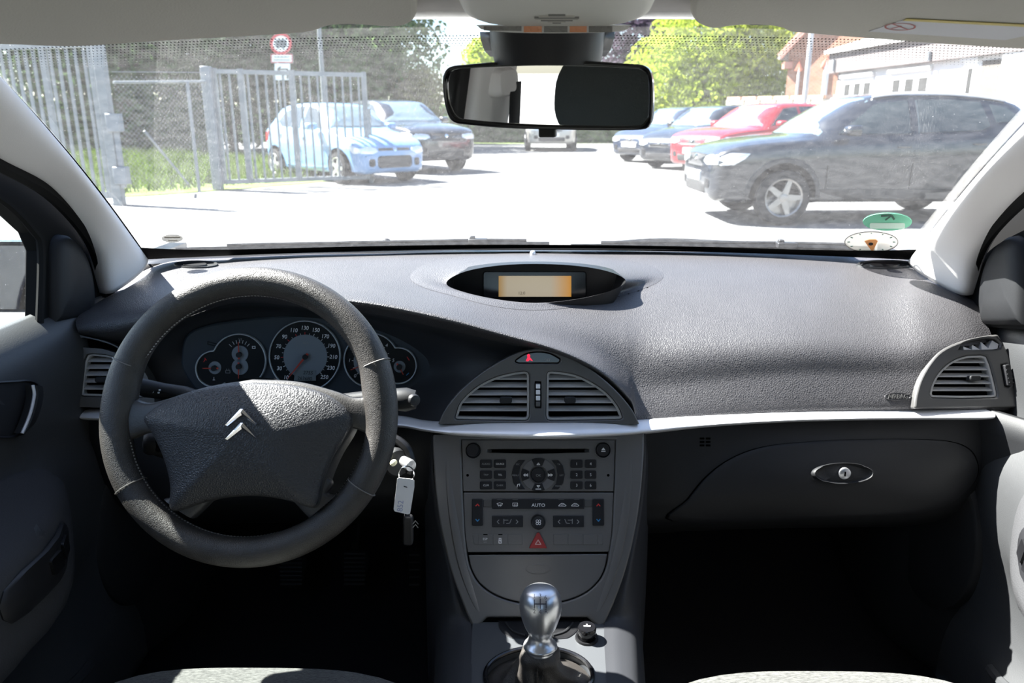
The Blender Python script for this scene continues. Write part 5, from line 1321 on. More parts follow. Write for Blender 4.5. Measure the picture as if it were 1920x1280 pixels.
obj('sticker_field', on_glass(rrect(1631, 416.5, 1697, 427, 3), 0.0014, 0.0016), mat('sticker_pale', (0.55, 0.72, 0.62), 0.6), g, smooth=False)
def glass_line(pts, w, m, parent, nm):
    parts = []
    for a, b in zip(pts, pts[1:]):
        d = V(b) - V(a); d.normalize(); q = V((-d.y, d.x)) * w / 2
        o = [tuple(V(a) + q), tuple(V(a) - q), tuple(V(b) - q), tuple(V(b) + q)]
        def fn(x, y):
            r = ray(x, y).normalized(); h = WS_TREE.ray_cast(CAM, r); nn = h[1] if h[1].dot(r) < 0 else -h[1]; return h[0] + nn * 0.0018
        parts.append(([fn(*p) for p in o], [(0, 1, 2, 3)]))
    return obj(nm, join(*parts), m, parent, smooth=False)
M_sdark = mat('sticker_dark_green', (0.03, 0.10, 0.07), 0.6)
glass_line([(1652, 403), (1672, 402), (1677, 410)], 4, M_sdark, g, 'sticker_numeral'); glass_line([(1672, 402), (1660, 411)], 3, M_sdark, g, 'sticker_numeral')
p_ = sticker('parking_disc', 'white parking disc with orange pointer on the windshield corner', 'parking disc', ell(1634, 452, 50, 19.5, 48), see_thin('disc_white', (0.85, 0.83, 0.75), 0.75))
glass_line(ell(1634, 452, 50, 19.5, 48) + [(1684, 452)], 2.0, mat('disc_rim', (0.25, 0.24, 0.23), 0.5), p_, 'disc_rim')
for i in range(12):
    a = 2 * pi * i / 12; glass_line([(1634 + 40 * cos(a), 452 + 15.5 * sin(a)), (1634 + 45 * cos(a), 452 + 17.5 * sin(a))], 1.8, M_sdark, p_, 'hour_mark')
ptr = obj('pointer', on_glass([(1621, 450), (1630, 447), (1642, 447), (1646, 450), (1636, 471)], 0.0016, 0.0022), mat('pointer_orange', (0.75, 0.33, 0.12), 0.5), p_, smooth=False)
obj('pointer_pin', on_glass(ell(1633, 455, 4.5, 2.5, 14), 0.0022, 0.003), M_dark, ptr, smooth=False)
g = sticker('oval_sticker', 'small oval transparent sticker on the driver side of the windshield', 'sticker', ell(323, 446, 20, 7.5, 32), M_film)
glass_line([(308, 443.5), (338, 443.5)], 2.2, mat('sticker_grey', (0.3, 0.27, 0.22), 0.6), g, 'sticker_print'); glass_line([(315, 449), (333, 449)], 1.6, bpy.data.materials['sticker_grey'], g, 'sticker_print')

# cowl and bonnet in front of the glass
def cowlp(u, d, dz): 
    p = ws(u, 0.0); return V((p.x * (1 + 0.02 * d), p.y + d, p.z + dz))
obj('cowl_panel', grid([[cowlp(-1.04 + 2.08 * j / 30, d, dz) for j in range(31)] for d, dz in ((-0.03, -0.045), (0.0, -0.012), (0.05, -0.012), (0.16, -0.02), (0.20, -0.05))]), M_black, label='black plastic cowl at the foot of the windshield', cat='cowl', solid=0.004)
obj('bonnet', grid([[V((-0.82 + 1.64 * j / 20, ws(-1 + 2 * j / 20, 0).y + d, z - 0.03 * abs(j / 10 - 1) ** 2)) for j in range(21)] for d, z in ((0.13, 0.90), (0.2, 0.905), (0.5, 0.88), (0.9, 0.80), (1.15, 0.70), (1.2, 0.5))]), M_paint, label='dark bonnet of the car just below the windshield', cat='bonnet', solid=0.01)
def wiper(pivot, hinge, tip, tail, label):
    P = at(*hinge)
    w = thing('windshield_wiper', label, 'wiper', tuple(P - V((0, 0, 0.03))), 'windshield wipers')
    bl = curve([at(*p) for p in tail], 6)
    obj('blade', tube(bl, 0.005, 6, flat=1.3), M_black, w)
    obj('blade_frame', tube([p + V((0, 0.004, 0.008)) for p in bl[2:-2]], 0.0035, 6), M_dark, w)
    obj('arm', tube(curve([at(*p) for p in tip], 6), [0.006] * (6 * (len(tip) - 1) + 1), 6, flat=0.6), M_dark, w)
    b = xf(box(-0.021, -0.012, -0.006, 0.021, 0.012, 0.006), Matrix.Translation(P))
    obj('blade_clip', b, M_dark, w, bevel=0.002)
    obj('clip_head', xf(box(-0.006, -0.007, 0.004, 0.006, 0.007, 0.012), Matrix.Translation(P + V((-0.012, 0, 0)))), M_dark, w, bevel=0.002)
wiper(None, (896, 452, 1.70), [(560, 464, 1.69), (680, 457, 1.71), (780, 452, 1.73), (900, 454, 1.71)], [(330, 469, 1.60), (600, 463, 1.67), (800, 459, 1.69), (905, 457, 1.70), (1030, 458, 1.70)], 'black windshield wiper lying in front of the driver')
wiper(None, (1474, 459, 1.66), [(1130, 456, 1.71), (1235, 449, 1.73), (1330, 452, 1.71), (1470, 459.5, 1.67)], [(1070, 462, 1.70), (1240, 461, 1.69), (1400, 462, 1.67), (1500, 463, 1.66), (1640, 467, 1.61)], 'black windshield wiper lying in front of the passenger')
nz = at(725, 454, 1.86)
obj('washer_nozzle', lathe(Matrix.Translation(nz), [(0.011, -0.035), (0.011, 0.0), (0.009, 0.006), (0.004, 0.009), (0, 0.0095)], 14, False), M_black, label='small black washer nozzle on the bonnet', cat='nozzle')

# ================================================================ door furniture
for s in (-1, 1):
    d = DOOR[s]; T = DOOR[s, 'tree']
    def dfn(Y, Z, n):
        h = T.ray_cast(V((0, Y, Z)), V((s, 0, 0)))
        return (h[0] if h[0] else V((s * 0.74, Y, Z))) + V((-s * n, 0, 0))
    def world_l(pts, X=-0.745):
        return [(p.y, p.z) for p in (atx(a, b, X) for a, b in pts)]
    # handle bowl and lever (photo: driver side)
    bowl = world_l(curve2([(-60, 722), (-20, 716), (25, 713), (55, 712), (70, 722), (72, 745), (64, 780), (45, 810), (25, 822), (-10, 822), (-50, 815), (-70, 780)], 3, True))
    b = obj('handle_bowl', dome(dfn, bowl, 0.0, [(1.0, 0.004), (0.95, 0.005), (0.90, 0.001), (0.82, 0.0008), (0.5, 0.0005)]), M_dark, d, sharp=50)
    rows = []
    lev = curve2([(42, 722), (44, 740), (40, 765), (34, 788), (25, 812)], 4); lev2 = curve2([(68, 724), (70, 742), (66, 770), (56, 795), (32, 816)], 4)
    L1, L2 = world_l(lev), world_l(lev2)
    rows = [[dfn(a[0], a[1], 0.004), dfn(a[0], a[1], 0.016), dfn(a[0] * .85 + c[0] * .15, a[1] * .85 + c[1] * .15, 0.019), dfn((a[0] + c[0]) / 2, (a[1] + c[1]) / 2, 0.017), dfn(c[0], c[1], 0.010), dfn(c[0], c[1], 0.003)] for a, c in zip(L1, L2)]
    obj('door_handle', grid(rows), M_hard, b, sharp=40)
    obj('handle_edge', tube([r[1] for r in rows], 0.0022, 6), M_silver, b)
    # cloth insert over the armrest
    ins_ = [(1.02, 0.73), (1.06, 0.70), (1.055, 0.66), (1.02, 0.60), (0.95, 0.545), (0.85, 0.52), (0.3, 0.52), (0.2, 0.6), (0.2, 0.72), (0.4, 0.745), (0.85, 0.745)]
    io = [(q.x, q.y) for q in curve([(a, b_, 0) for a, b_ in ins_], 4, True)]
    obj('armrest_insert', dome(dfn, io, 0.0, [(1.0, 0.003), (0.985, 0.006), (0.9, 0.007), (0.75, 0.007), (0.6, 0.007), (0.45, 0.007), (0.3, 0.007), (0.15, 0.007)], (0.62, 0.64)), M_doorcloth if s < 0 else M_doorcl2, d, sharp=0) if False else obj('armrest_insert', dome(dfn, io, 0.0, [(1.0, 0.003), (0.985, 0.006), (0.9, 0.007), (0.75, 0.007), (0.6, 0.007), (0.45, 0.007), (0.3, 0.007), (0.15, 0.007)], (0.62, 0.64)), M_doorcloth, d, sharp=0)
    sw_ = [(q.x, q.y) for q in curve([(a, b_, 0) for a, b_ in ((0.985, 0.655), (0.97, 0.672), (0.93, 0.675), (0.80, 0.675), (0.80, 0.63), (0.90, 0.622), (0.96, 0.632))], 3, True)]
    swp = obj('window_switches', dome(dfn, sw_, 0.006, [(1.0, 0.009), (0.93, 0.012), (0.5, 0.012)]), M_dark, d)
    for k in range(2):
        obj('switch_key', dome(dfn, rrect(0.885 + 0.04 * k, 0.640, 0.915 + 0.04 * k, 0.664, 0.004), 0.011, [(0.95, 0.016), (0.5, 0.015)]), M_black, swp)
    # pocket lip
    pk = [dfn(y, 0.40 - 0.03 * (1.0 - y) - 0.25 * max(0, y - 0.9), 0.0) for y in (1.06, 1.02, 0.95, 0.85, 0.7, 0.5, 0.3)]
    obj('pocket_lip', tube(curve(pk, 5), 0.009, 8), M_doorp, d)
    sp = ell(1.03, 0.33, 0.075, 0.075, 30)
# outside door mirror, driver side (seen through the side window)
om = thing('door_mirror', 'blue-grey door mirror housing outside the driver window', 'mirror', (-0.93, 1.16, 0.93))
M_mp = mat('mirror_paint', (0.20, 0.26, 0.33), 0.25, metal=0.4, coat=0.8)
_c = atx(20, 525, -0.95)
def omf(a, q, n): return V((_c.x + a, _c.y + n, _c.z + q))
o_ = rrect(-0.12, -0.06, 0.10, 0.07, 0.045, 6)
obj('mirror_shell', dome(omf, o_, 0.0, [(1.0, 0.02), (0.95, 0.05), (0.8, 0.075), (0.5, 0.09)]), M_mp, om, sharp=0)
obj('mirror_glass', prism(omf, [(a * 0.92, b * 0.9) for a, b in o_], -0.001, 0.006), M_mirror, om, smooth=False)
obj('mirror_arm', tube([_c + V((0.08, 0.03, -0.05)), _c + V((0.13, 0.05, -0.075)), _c + V((0.17, 0.06, -0.085))], [0.03, 0.025, 0.03], 10, flat=0.6), M_mp, om)

# ================================================================ the yard outside
random.seed(7)
def at_d(px, py, D):
    """point on the view ray at forward distance D"""
    return at(px, py, D)
M_ground = mat('pale_gravel', (0.17, 0.17, 0.168), 0.95, spec=0.1, bump=0.4, bscale=60, var=0.12, vscale=1.5)
M_asph = mat('asphalt_road', (0.11, 0.11, 0.115), 0.9, spec=0.2, bump=0.3, bscale=80, var=0.1, vscale=2)
M_soil = mat('verge_soil', (0.12, 0.16, 0.05), 0.95, spec=0.05, var=0.3, vscale=3)
gx = [-60, -30, -12, 0, 12, 30, 60]; gy = [-25, -5, 5, 20, 40, 60, 90]
obj('ground', grid([[V((x, y, GS * y)) for x in gx] for y in gy]), M_ground, kind='structure', label='sunlit pale gravel yard', cat='ground', smooth=False)
def flat_patch(name, pts, dz, m, label, cat):
    P = [gnd(a, b) + V((0, 0, dz)) for a, b in pts]
    k = len(P); vs = P + [p - V((0, 0, dz + 0.02)) for p in P]
    return obj(name, (vs, [tuple(range(k))] + [(i, (i + 1) % k, k + (i + 1) % k, k + i) for i in range(k)]), m, kind='structure', label=label, cat=cat, smooth=False)
flat_patch('ground_road', [(-500, 268), (700, 262), (700, 281), (400, 287), (-700, 297)], 0.012, M_asph, 'grey road behind the wire fence', 'road')
flat_patch('ground_verge', [(-200, 380), (150, 372), (250, 369), (300, 366), (420, 357), (560, 346), (690, 333), (640, 322), (500, 300), (470, 289), (200, 294), (-300, 304)], 0.015, M_soil, 'grassy verge around the gate posts', 'verge')
flat_patch('ground_far_verge', [(860, 270), (1200, 269), (1400, 262), (1400, 250), (700, 251), (300, 255), (-300, 261), (-300, 268), (690, 262)], 0.015, M_soil, 'far grass strip along the yard edge', 'verge')
# grass blades
def leafmat(name, col, trans=0.5, var=0.35, vs=1.2):
    m = bpy.data.materials.new(name); m.use_nodes = True; nt = m.node_tree; nt.nodes.remove(nt.nodes['Principled BSDF'])
    df = nt.nodes.new('ShaderNodeBsdfDiffuse'); tl = nt.nodes.new('ShaderNodeBsdfTranslucent'); mx = nt.nodes.new('ShaderNodeMixShader'); mx.inputs[0].default_value = trans
    tc = nt.nodes.new('ShaderNodeTexCoord'); n = nt.nodes.new('ShaderNodeTexNoise'); n.inputs['Scale'].default_value = vs; n.inputs['Detail'].default_value = 5
    nt.links.new(tc.outputs['Object'], n.inputs['Vector'])
    r = nt.nodes.new('ShaderNodeMapRange'); r.inputs['From Min'].default_value = 0.3; r.inputs['From Max'].default_value = 0.7; r.inputs['To Min'].default_value = 1 - var; r.inputs['To Max'].default_value = 1 + var
    nt.links.new(n.outputs[0], r.inputs[0])
    sc = nt.nodes.new('ShaderNodeVectorMath'); sc.operation = 'SCALE'; sc.inputs[0].default_value = col; nt.links.new(r.outputs[0], sc.inputs['Scale'])
    nt.links.new(sc.outputs[0], df.inputs[0]); nt.links.new(sc.outputs[0], tl.inputs[0])
    nt.links.new(df.outputs[0], mx.inputs[1]); nt.links.new(tl.outputs[0], mx.inputs[2]); nt.links.new(mx.outputs[0], nt.nodes['Material Output'].inputs[0])
    return m
M_grass = leafmat('grass_blades', (0.062, 0.095, 0.016), 0.45, 0.5, 2.0)
def grass(name, region, n, hmin, hmax, w, label, m=None):
    vs, fs = [], []
    P = [gnd(a, b) for a, b in region]
    xs = [p.x for p in P]; ys = [p.y for p in P]; poly = [(p.x, p.y) for p in P]; c = 0
    while c < n:
        x, y = random.uniform(min(xs), max(xs)), random.uniform(min(ys), max(ys))
        if not inside((x, y), poly): continue
        c += 1
        h = random.uniform(hmin, hmax); a = random.uniform(0, 2 * pi); l = V((random.gauss(0, .3), random.gauss(0, .3), 1)) * h
        d = V((cos(a), sin(a), 0)) * w; b = V((x, y, GS * y + 0.01)); k = len(vs)
        vs += [b - d, b + d, b + l * 0.6 + d * 0.6, b + l * 0.6 - d * 0.6, b + l + V((l.x * .4, l.y * .4, 0))]
        fs += [(k, k + 1, k + 2, k + 3), (k + 3, k + 2, k + 4)]
    return obj(name, (vs, fs), m or M_grass, kind='stuff', label=label, cat='grass', smooth=False)
grass('tall_grass', [(-100, 372), (150, 368), (250, 363), (330, 360), (420, 345), (390, 310), (330, 295), (100, 300), (-200, 312)], 9000, 0.15, 0.45, 0.012, 'tall bright green grass beside the gate post')
grass('verge_grass', [(400, 352), (560, 341), (640, 333), (660, 322), (500, 303), (470, 292), (380, 293)], 5000, 0.08, 0.3, 0.011, 'sparse grass under the open gate leaf')
grass('far_grass', [(860, 267), (1200, 266), (1400, 258), (1400, 250), (860, 252)], 6000, 0.25, 0.55, 0.03, 'green grass strip along the far edge of the yard')

# ---- trees
M_bark = mat('bark', (0.10, 0.08, 0.06), 0.9, bump=0.6, bscale=30)
def crown(blobs, n, size, hollow=0.55):
    vs, fs = [], []
    tot = sum(b[3] * b[4] for b in blobs)
    for cx_, cy_, cz_, rx, rz in blobs:
        for _ in range(int(n * rx * rz / tot)):
            u = random.gauss(0, 1); v = random.gauss(0, 1); w = random.gauss(0, 1); l = sqrt(u * u + v * v + w * w) or 1
            r = hollow + (1.06 - hollow) * random.random() ** 0.6
            p = V((cx_ + u / l * rx * r, cy_ + v / l * rx * r, cz_ + w / l * rz * r))
            nn = V((u / l + random.gauss(0, .6), v / l + random.gauss(0, .6), w / l + random.gauss(0, .6))).normalized()
            a = nn.cross(V((0, 0, 1)) if abs(nn.z) < .9 else V((1, 0, 0))).normalized(); b = nn.cross(a)
            s = size * random.uniform(.6, 1.4); t = random.uniform(0, pi); a, b = a * cos(t) + b * sin(t), b * cos(t) - a * sin(t)
            k = len(vs); vs += [p - a * s, p - b * s * .55 + nn * s * .2, p + a * s, p + b * s * .55 + nn * s * .2]; fs.append((k, k + 1, k + 2, k + 3))
    return vs, fs
def tree(name, label, cat, base, blobs, n, size, m, group=None, trunk=0.16, hollow=0.55):
    t = thing(name, label, cat, tuple(base), group)
    B = [(base.x + x, base.y + y, base.z + z, rx, rz) for x, y, z, rx, rz in blobs]
    top = max(b[2] for b in B)
    obj('trunk', tube([base - V((0, 0, 0.1)), base + V((0.05, 0, (top - base.z) * 0.4)), V((B[0][0], B[0][1], top))], [trunk, trunk * .75, trunk * .3], 8), M_bark, t)
    for b in B[:4]:
        obj('branch', tube([base + V((0.03, 0, (b[2] - base.z) * 0.5)), V((b[0], b[1], b[2]))], [trunk * .45, trunk * .15], 6), M_bark, t)
    obj('foliage', crown(B, n, size, hollow), m, t, kind='stuff', smooth=False)
M_l1 = leafmat('leaf_deep_green', (0.07, 0.115, 0.045), 0.35, 0.5, .8)
M_l2 = leafmat('leaf_mid_green', (0.10, 0.165, 0.055), 0.4, 0.5, .8)
M_l3 = leafmat('leaf_lime', (0.31, 0.38, 0.05), 0.45, 0.35, .9)
M_l4 = leafmat('leaf_purple', (0.055, 0.04, 0.06), 0.3, 0.4, .8)
M_l5 = leafmat('leaf_olive', (0.22, 0.22, 0.08), 0.35, 0.35, 1.2)
def gb(px, D): 
    p = at(px, 225, D); return V((p.x, p.y, GS * D))
big = [(0, 0, 2.0, 2.2, 1.9), (-1.2, .2, 3.6, 1.8, 1.8), (1.3, -.2, 3.8, 1.9, 1.8), (0, 0, 5.4, 2.3, 1.8), (0.3, 0.4, 7.2, 1.6, 1.4)]
for i, (px, D, m, lab) in enumerate(((95, 27, M_l1, 'dark green tree behind the sliding gate'), (235, 26, M_l1, 'dark green tree behind the wire fence'), (330, 28, M_l2, 'mid green tree behind the fence post'), (435, 29, M_l1, 'dark tree behind the left end of the open gate leaf'),
        (530, 31, M_l1, 'dark tree behind the round road sign'), (625, 30, M_l2, 'mid green tree behind the lamp post'), (700, 33, M_l2, 'green tree left of the purple tree'))):
    tree('broadleaf_tree', lab, 'tree', gb(px, D), big, 9000, 0.12, m, 'trees along the road', hollow=0.35)
tree('purple_tree', 'dark purple-leaved tree rising above the clipped bush', 'tree', gb(712, 37), [(0, 0, 4.5, 1.3, 2.0), (0.1, 0, 6.4, 1.15, 1.8), (-.5, 0, 3.2, 1.2, 1.6)], 3600, 0.15, M_l4, 'purple trees', hollow=0.3)
tree('clipped_bush', 'rounded olive bush beside the dark car', 'bush', gb(782, 31), [(0, 0, 1.5, 1.05, 1.3), (-.35, 0, 2.3, .75, .72), (.4, 0, 2.3, .75, .7)], 4200, 0.09, M_l5, trunk=0.08, hollow=0.3)
tree('broadleaf_tree', 'small bright green tree left of the rear-view mirror mount', 'tree', gb(897, 40), [(0, 0, 2.2, 1.2, 1.6), (0.2, 0, 3.8, 1.0, 1.1)], 2400, 0.14, M_l3, 'trees along the road', hollow=0.3)
tree('purple_tree', 'dark purple tree behind the lime green tree', 'tree', gb(1205, 42), [(0, 0, 4.8, 2.4, 2.6), (-.9, 0, 3.2, 1.6, 2.0), (1.0, 0, 6.0, 1.6, 1.4)], 4200, 0.17, M_l4, 'purple trees', hollow=0.3)
lime = [(0, 0, 1.8, 2.0, 1.9), (-1.4, .1, 2.9, 1.5, 1.5), (1.3, 0, 3.2, 1.7, 1.7), (0.1, 0, 4.4, 2.0, 1.6), (1.2, .2, 5.4, 1.4, 1.2)]
tree('lime_tree', 'large lime green tree left of the brick house', 'tree', gb(1300, 33), lime, 15000, 0.095, M_l3, 'lime green trees', hollow=0.3)
tree('lime_tree', 'lime green tree touching the brick house gable', 'tree', gb(1408, 34), lime, 15000, 0.095, M_l3, 'lime green trees', hollow=0.3)
# low hedge behind the far verge
for i, (x0, x1) in enumerate(((-420, -60), (-60, 180), (180, 380), (380, 560), (560, 720), (720, 870), (870, 1030), (1030, 1180), (1180, 1330))):
    a, b = (gb(x0, 26 + i * 0.3), gb(x1, 26 + i * 0.3)) if i < 3 else (gb(x0, 40 - i * 0.4), gb(x1, 40 - i * 0.4)); L = (b - a).length
    vs, fs = [], []
    for _ in range(1500):
        t = random.random(); p = a.lerp(b, t) + V((0, random.uniform(-.3, .3), random.uniform(0.0, 1.75))); k = len(vs); s = random.uniform(.05, .13); r = random.uniform(0, pi)
        u = V((cos(r), random.uniform(-.5, .5), sin(r))) * s; w = V((-sin(r), random.uniform(-.5, .5), cos(r))) * s
        vs += [p - u, p - w, p + u, p + w]; fs.append((k, k + 1, k + 2, k + 3))
    core = box(min(a.x, b.x), a.y + 0.02, a.z, max(a.x, b.x), a.y + 0.3, a.z + 1.65)
    h = thing('hedge', ('hedge at the far left behind the sliding gate', 'hedge behind the square gate post', 'hedge seen through the wire fence', 'hedge far behind the open gate leaf', 'hedge behind the light blue hatchback', 'hedge below the clipped bush', 'hedge left of the beige car', 'hedge right of the beige car', 'hedge behind the dark cars')[i], 'hedge', tuple((a + b) / 2), 'hedges at the yard edge')
    obj('foliage', (vs, fs), M_l2 if i % 2 else M_l1, h, kind='stuff', smooth=False)
    obj('hedge_core', core, M_hc if 'M_hc' in globals() else M_l1, h, smooth=False)

# ---- sliding gate, posts, wire fence, open gate leaf
M_galv = mat('galvanised_steel', (0.20, 0.22, 0.23), 0.55, metal=0.3, var=0.1, vscale=8)
M_galvd = mat('grey_post_paint', (0.20, 0.22, 0.24), 0.5, metal=0.3)
def beam(a, b, w, d=None):
    """square bar between two points"""
    a, b = V(a), V(b); t = (b - a).normalized(); d = d or w
    x = t.cross(V((0, 0, 1))) if abs(t.z) < 0.9 else V((1, 0, 0)); x.normalize(); y = t.cross(x)
    vs = [p + x * sx * w / 2 + y * sy * d / 2 for p in (a, b) for sx, sy in ((-1, -1), (1, -1), (1, 1), (-1, 1))]
    return vs, [(0, 1, 2, 3), (7, 6, 5, 4), (0, 4, 5, 1), (1, 5, 6, 2), (2, 6, 7, 3), (3, 7, 4, 0)]
def gate(name, label, A, B, z0, z1, nbars, bw, stiles, fw):
    """A, B ground ends"""
    g = thing(name, label, 'gate', tuple((A + B) / 2))
    obj('rail', beam(A + V((0, 0, z1)), B + V((0, 0, z1)), fw), M_galv, g, smooth=False)
    obj('rail', beam(A + V((0, 0, z0)), B + V((0, 0, z0)), fw), M_galv, g, smooth=False)
    for t, w in stiles:
        p = A.lerp(B, t); obj('stile', beam(p + V((0, 0, z0 - .03)), p + V((0, 0, z1 + .05)), w), M_galv, g, smooth=False)
    first = None
    for i in range(nbars):
        p = A.lerp(B, (i + 0.7) / (nbars + 0.4))
        if first is None:
            first = obj('bar', beam(p + V((0, 0, z0)), p + V((0, 0, z1)), bw), M_galv, g, smooth=False); p0 = p
        else: copy_to(first, p - p0, g)
    return g
A, B = gb(-190, 12.6), gb(186, 11.2)
gate('sliding_gate', 'tall galvanised bar gate at the left edge of the yard', A, B, 0.12, 2.17, 26, 0.035, ((0.79, 0.075), (0.35, .075), (1.0, 0.06)), 0.085)
p = gb(203, 11.0)
gp = thing('gate_post', 'square galvanised gate post with hinge boxes', 'post', tuple(p))
obj('post_shaft', beam(p, p + V((0, 0, 2.32)), 0.13), M_galv, gp, bevel=0.006)
obj('post_channel', beam(p + V((.10, -.02, .25)), p + V((.10, -.02, 1.25)), 0.06), M_galvd, gp, smooth=False)
for z in (0.42, 1.13): obj('hinge_box', xf(box(-.09, -.07, -.12, .09, .07, .12), Matrix.Translation(p + V((.11, -.05, z)))), M_galvd, gp, bevel=0.01)
A, B = gb(408, 13.4), gb(686, 14.6)
gate('gate_leaf', 'open galvanised gate leaf in front of the light blue hatchback', A, B, 0.13, 1.93, 17, 0.032, ((0.0, 0.10), (0.17, 0.09), (0.5, 0.09), (1.0, 0.08)), 0.07)
p = gb(396, 13.3)
obj('gate_post', beam(p, p + V((0, 0, 2.0)), 0.15), M_galvd, label='dark grey post hinging the open gate leaf', cat='post', bevel=0.008)
fn_ = thing('wire_fence', 'chain link fence between the two gate posts', 'fence', tuple(gb(300, 12.6)))
A, B = gb(222, 12.0), gb(392, 13.2)
obj('line_wire', tube([A + V((0, 0, 1.85)), B + V((0, 0, 1.9))], 0.006, 5), M_galv, fn_)
obj('rail', tube([A + V((0, 0, 1.70)), B + V((0, 0, 1.76))], 0.022, 8), M_galv, fn_)
p = A.lerp(B, 0.79); obj('fence_post', tube([p, p + V((0, 0, 1.75))], 0.03, 8), M_galvd, fn_)
obj('brace', tube([A.lerp(B, .25) + V((0, 0, 1.0)), A.lerp(B, .7) + V((0, -.1, 0.15))], 0.02, 6), M_galvd, fn_)
wires = []
Lf = (B - A).length; sp = 0.075
for k in range(int((Lf + 1.8) / sp)):
    for sg in (1, -1):
        s0 = k * sp; x0, z0, x1, z1 = (s0 - 1.75, 0.05, s0, 1.8) if sg > 0 else (s0 - 1.75, 1.8, s0, 0.05)
        if x0 < 0: z0 += (z1 - z0) * (-x0) / (x1 - x0); x0 = 0
        if x1 > Lf: z1 -= (z1 - z0) * (x1 - Lf) / (x1 - x0); x1 = Lf
        if x1 - x0 < 0.02: continue
        t = (B - A) / Lf; q = V((0, 0, 0.003))
        a_, b_ = A + t * x0 + V((0, 0, z0)), A + t * x1 + V((0, 0, z1))
        wires.append(([a_ - q, a_ + q, b_ + q, b_ - q], [(0, 1, 2, 3)]))
obj('wire_mesh', join(*wires), M_galv, fn_, kind='stuff', smooth=False)
obj('bollard', beam(gb(691, 14.8), gb(691, 14.8) + V((0, 0, 1.35)), 0.09), M_galv, label='short grey stop post at the end of the gate leaf', cat='post', bevel=0.006)
# ---- road sign
p = gb(529, 23)
sg = thing('road_sign', 'red ringed round road sign with two white plates', 'road sign', tuple(p))
obj('sign_pole', tube([p, p + V((0, 0, 3.9))], 0.03, 10), M_galv, sg)
SP_ = Plane(at(527, 85, 22.95), (0, -1, 0))
def spx(pts): return [SP_.px(*q) for q in pts]
d = obj('sign_disc', prism(SP_.w, spx(ell(527, 82, 20.5, 20.5, 36)), 0, 0.01), M_white, sg, smooth=False)
obj('sign_ring', plate(SP_.w, spx(ell(527, 82, 20.5, 20.5, 40)), [spx(ell(527, 82, 15, 15, 40))], 0.01, 0.016), mat('sign_red', (0.6, 0.05, 0.06), 0.5), d, smooth=False)
obj('sign_lorry', prism(SP_.w, spx([(516, 88), (516, 79), (519, 74), (535, 74), (538, 79), (538, 88), (534, 88), (533, 91), (529, 91), (528, 88), (525, 88), (524, 91), (520, 91), (519, 88)]), 0.01, 0.014), mat('sign_grey', (0.12, 0.13, 0.15), 0.5), d, smooth=False)
a = obj('sign_plate', prism(SP_.w, spx([(508, 101), (549, 101), (549, 118), (508, 118)]), 0, 0.01), M_white, sg, smooth=False)
strokes(SP_, [[(509, 102), (548, 102), (548, 117), (509, 117), (509, 102)]], 1.6, 0.012, a, bpy.data.materials['sign_red'], 'plate_border')
strokes(SP_, [[(516, 107), (541, 107)], [(514, 112.5), (543, 112.5)]], 1.6, 0.012, a, M_printdim, 'plate_text')
a = obj('sign_plate', prism(SP_.w, spx([(515, 119), (544, 119), (544, 150), (515, 150)]), 0, 0.01), M_white, sg, smooth=False)
strokes(SP_, [[(539, 147), (539, 130), (522, 130)], [(526, 125.5), (521, 130), (526, 134.5)]], 2.6, 0.012, a, M_dark, 'turn_arrow')
p = gb(610, 25)
obj('lamp_post', tube([p, p + V((0, 0, 2.2)), p + V((-.02, 0, 5.2))], [0.085, 0.075, 0.06], 12), M_galv, label='slim grey lamp post behind the gate leaf', cat='lamp post')

# ---- house and garage
M_brick = bpy.data.materials.new('brick_wall'); M_brick.use_nodes = True
_n = M_brick.node_tree; _t = _n.nodes.new('ShaderNodeTexBrick'); _t.inputs['Color1'].default_value = (0.30, 0.13, 0.075, 1); _t.inputs['Color2'].default_value = (0.24, 0.10, 0.06, 1); _t.inputs['Mortar'].default_value = (0.30, 0.26, 0.22, 1)
_t.inputs['Scale'].default_value = 4.2; _t.inputs['Mortar Size'].default_value = 0.012; _t.inputs['Row Height'].default_value = 0.28
_c = _n.nodes.new('ShaderNodeTexCoord'); _m = _n.nodes.new('ShaderNodeMapping'); _m.inputs['Rotation'].default_value = (radians(90), 0, 0)
_n.links.new(_c.outputs['Object'], _m.inputs[0]); _n.links.new(_m.outputs[0], _t.inputs['Vector']); _n.links.new(_t.outputs[0], _n.nodes['Principled BSDF'].inputs['Base Color']); _n.nodes['Principled BSDF'].inputs['Roughness'].default_value = 0.9
M_render = mat('white_render', (0.60, 0.60, 0.60), 0.85, spec=0.1)
M_roofr = mat('roof_sheet', (0.33, 0.27, 0.25), 0.8, var=0.2, vscale=1.5)
M_wood = mat('white_door_paint', (0.68, 0.68, 0.68), 0.5)
M_pane = mat('dark_pane', (0.03, 0.03, 0.03), 0.6, spec=0.2)
H0, H1 = gb(1468, 29.5), gb(1640, 27.5)
hs = thing('brick_house', 'orange brick house gable with white arched windows', 'house', tuple((H0 + H1) / 2))
tx = (H1 - H0).normalized(); Lh = (H1 - H0).length; nx = V((tx.y, -tx.x, 0))     # nx towards us
def hw(u, z, n=0.0): return H0 + tx * u + nx * n + V((0, 0, z - 0.0))
zt = at(1468, 92, 29.5).z - H0.z; apex = zt + 3.6
obj('gable_wall', prism(lambda a, b, n: hw(a, b, n), [(0, -.1), (Lh + 2.2, -.1), (Lh + 2.2, apex * .95), (3.4, apex), (0, zt)], -0.3, 0), M_brick, hs, smooth=False)
obj('verge_board', beam(hw(-0.28, zt - 0.25, .12), hw(3.4, apex + .1, .12), 0.16, 0.2), mat('verge_paint', (0.42, 0.20, 0.15), 0.7), hs, smooth=False)
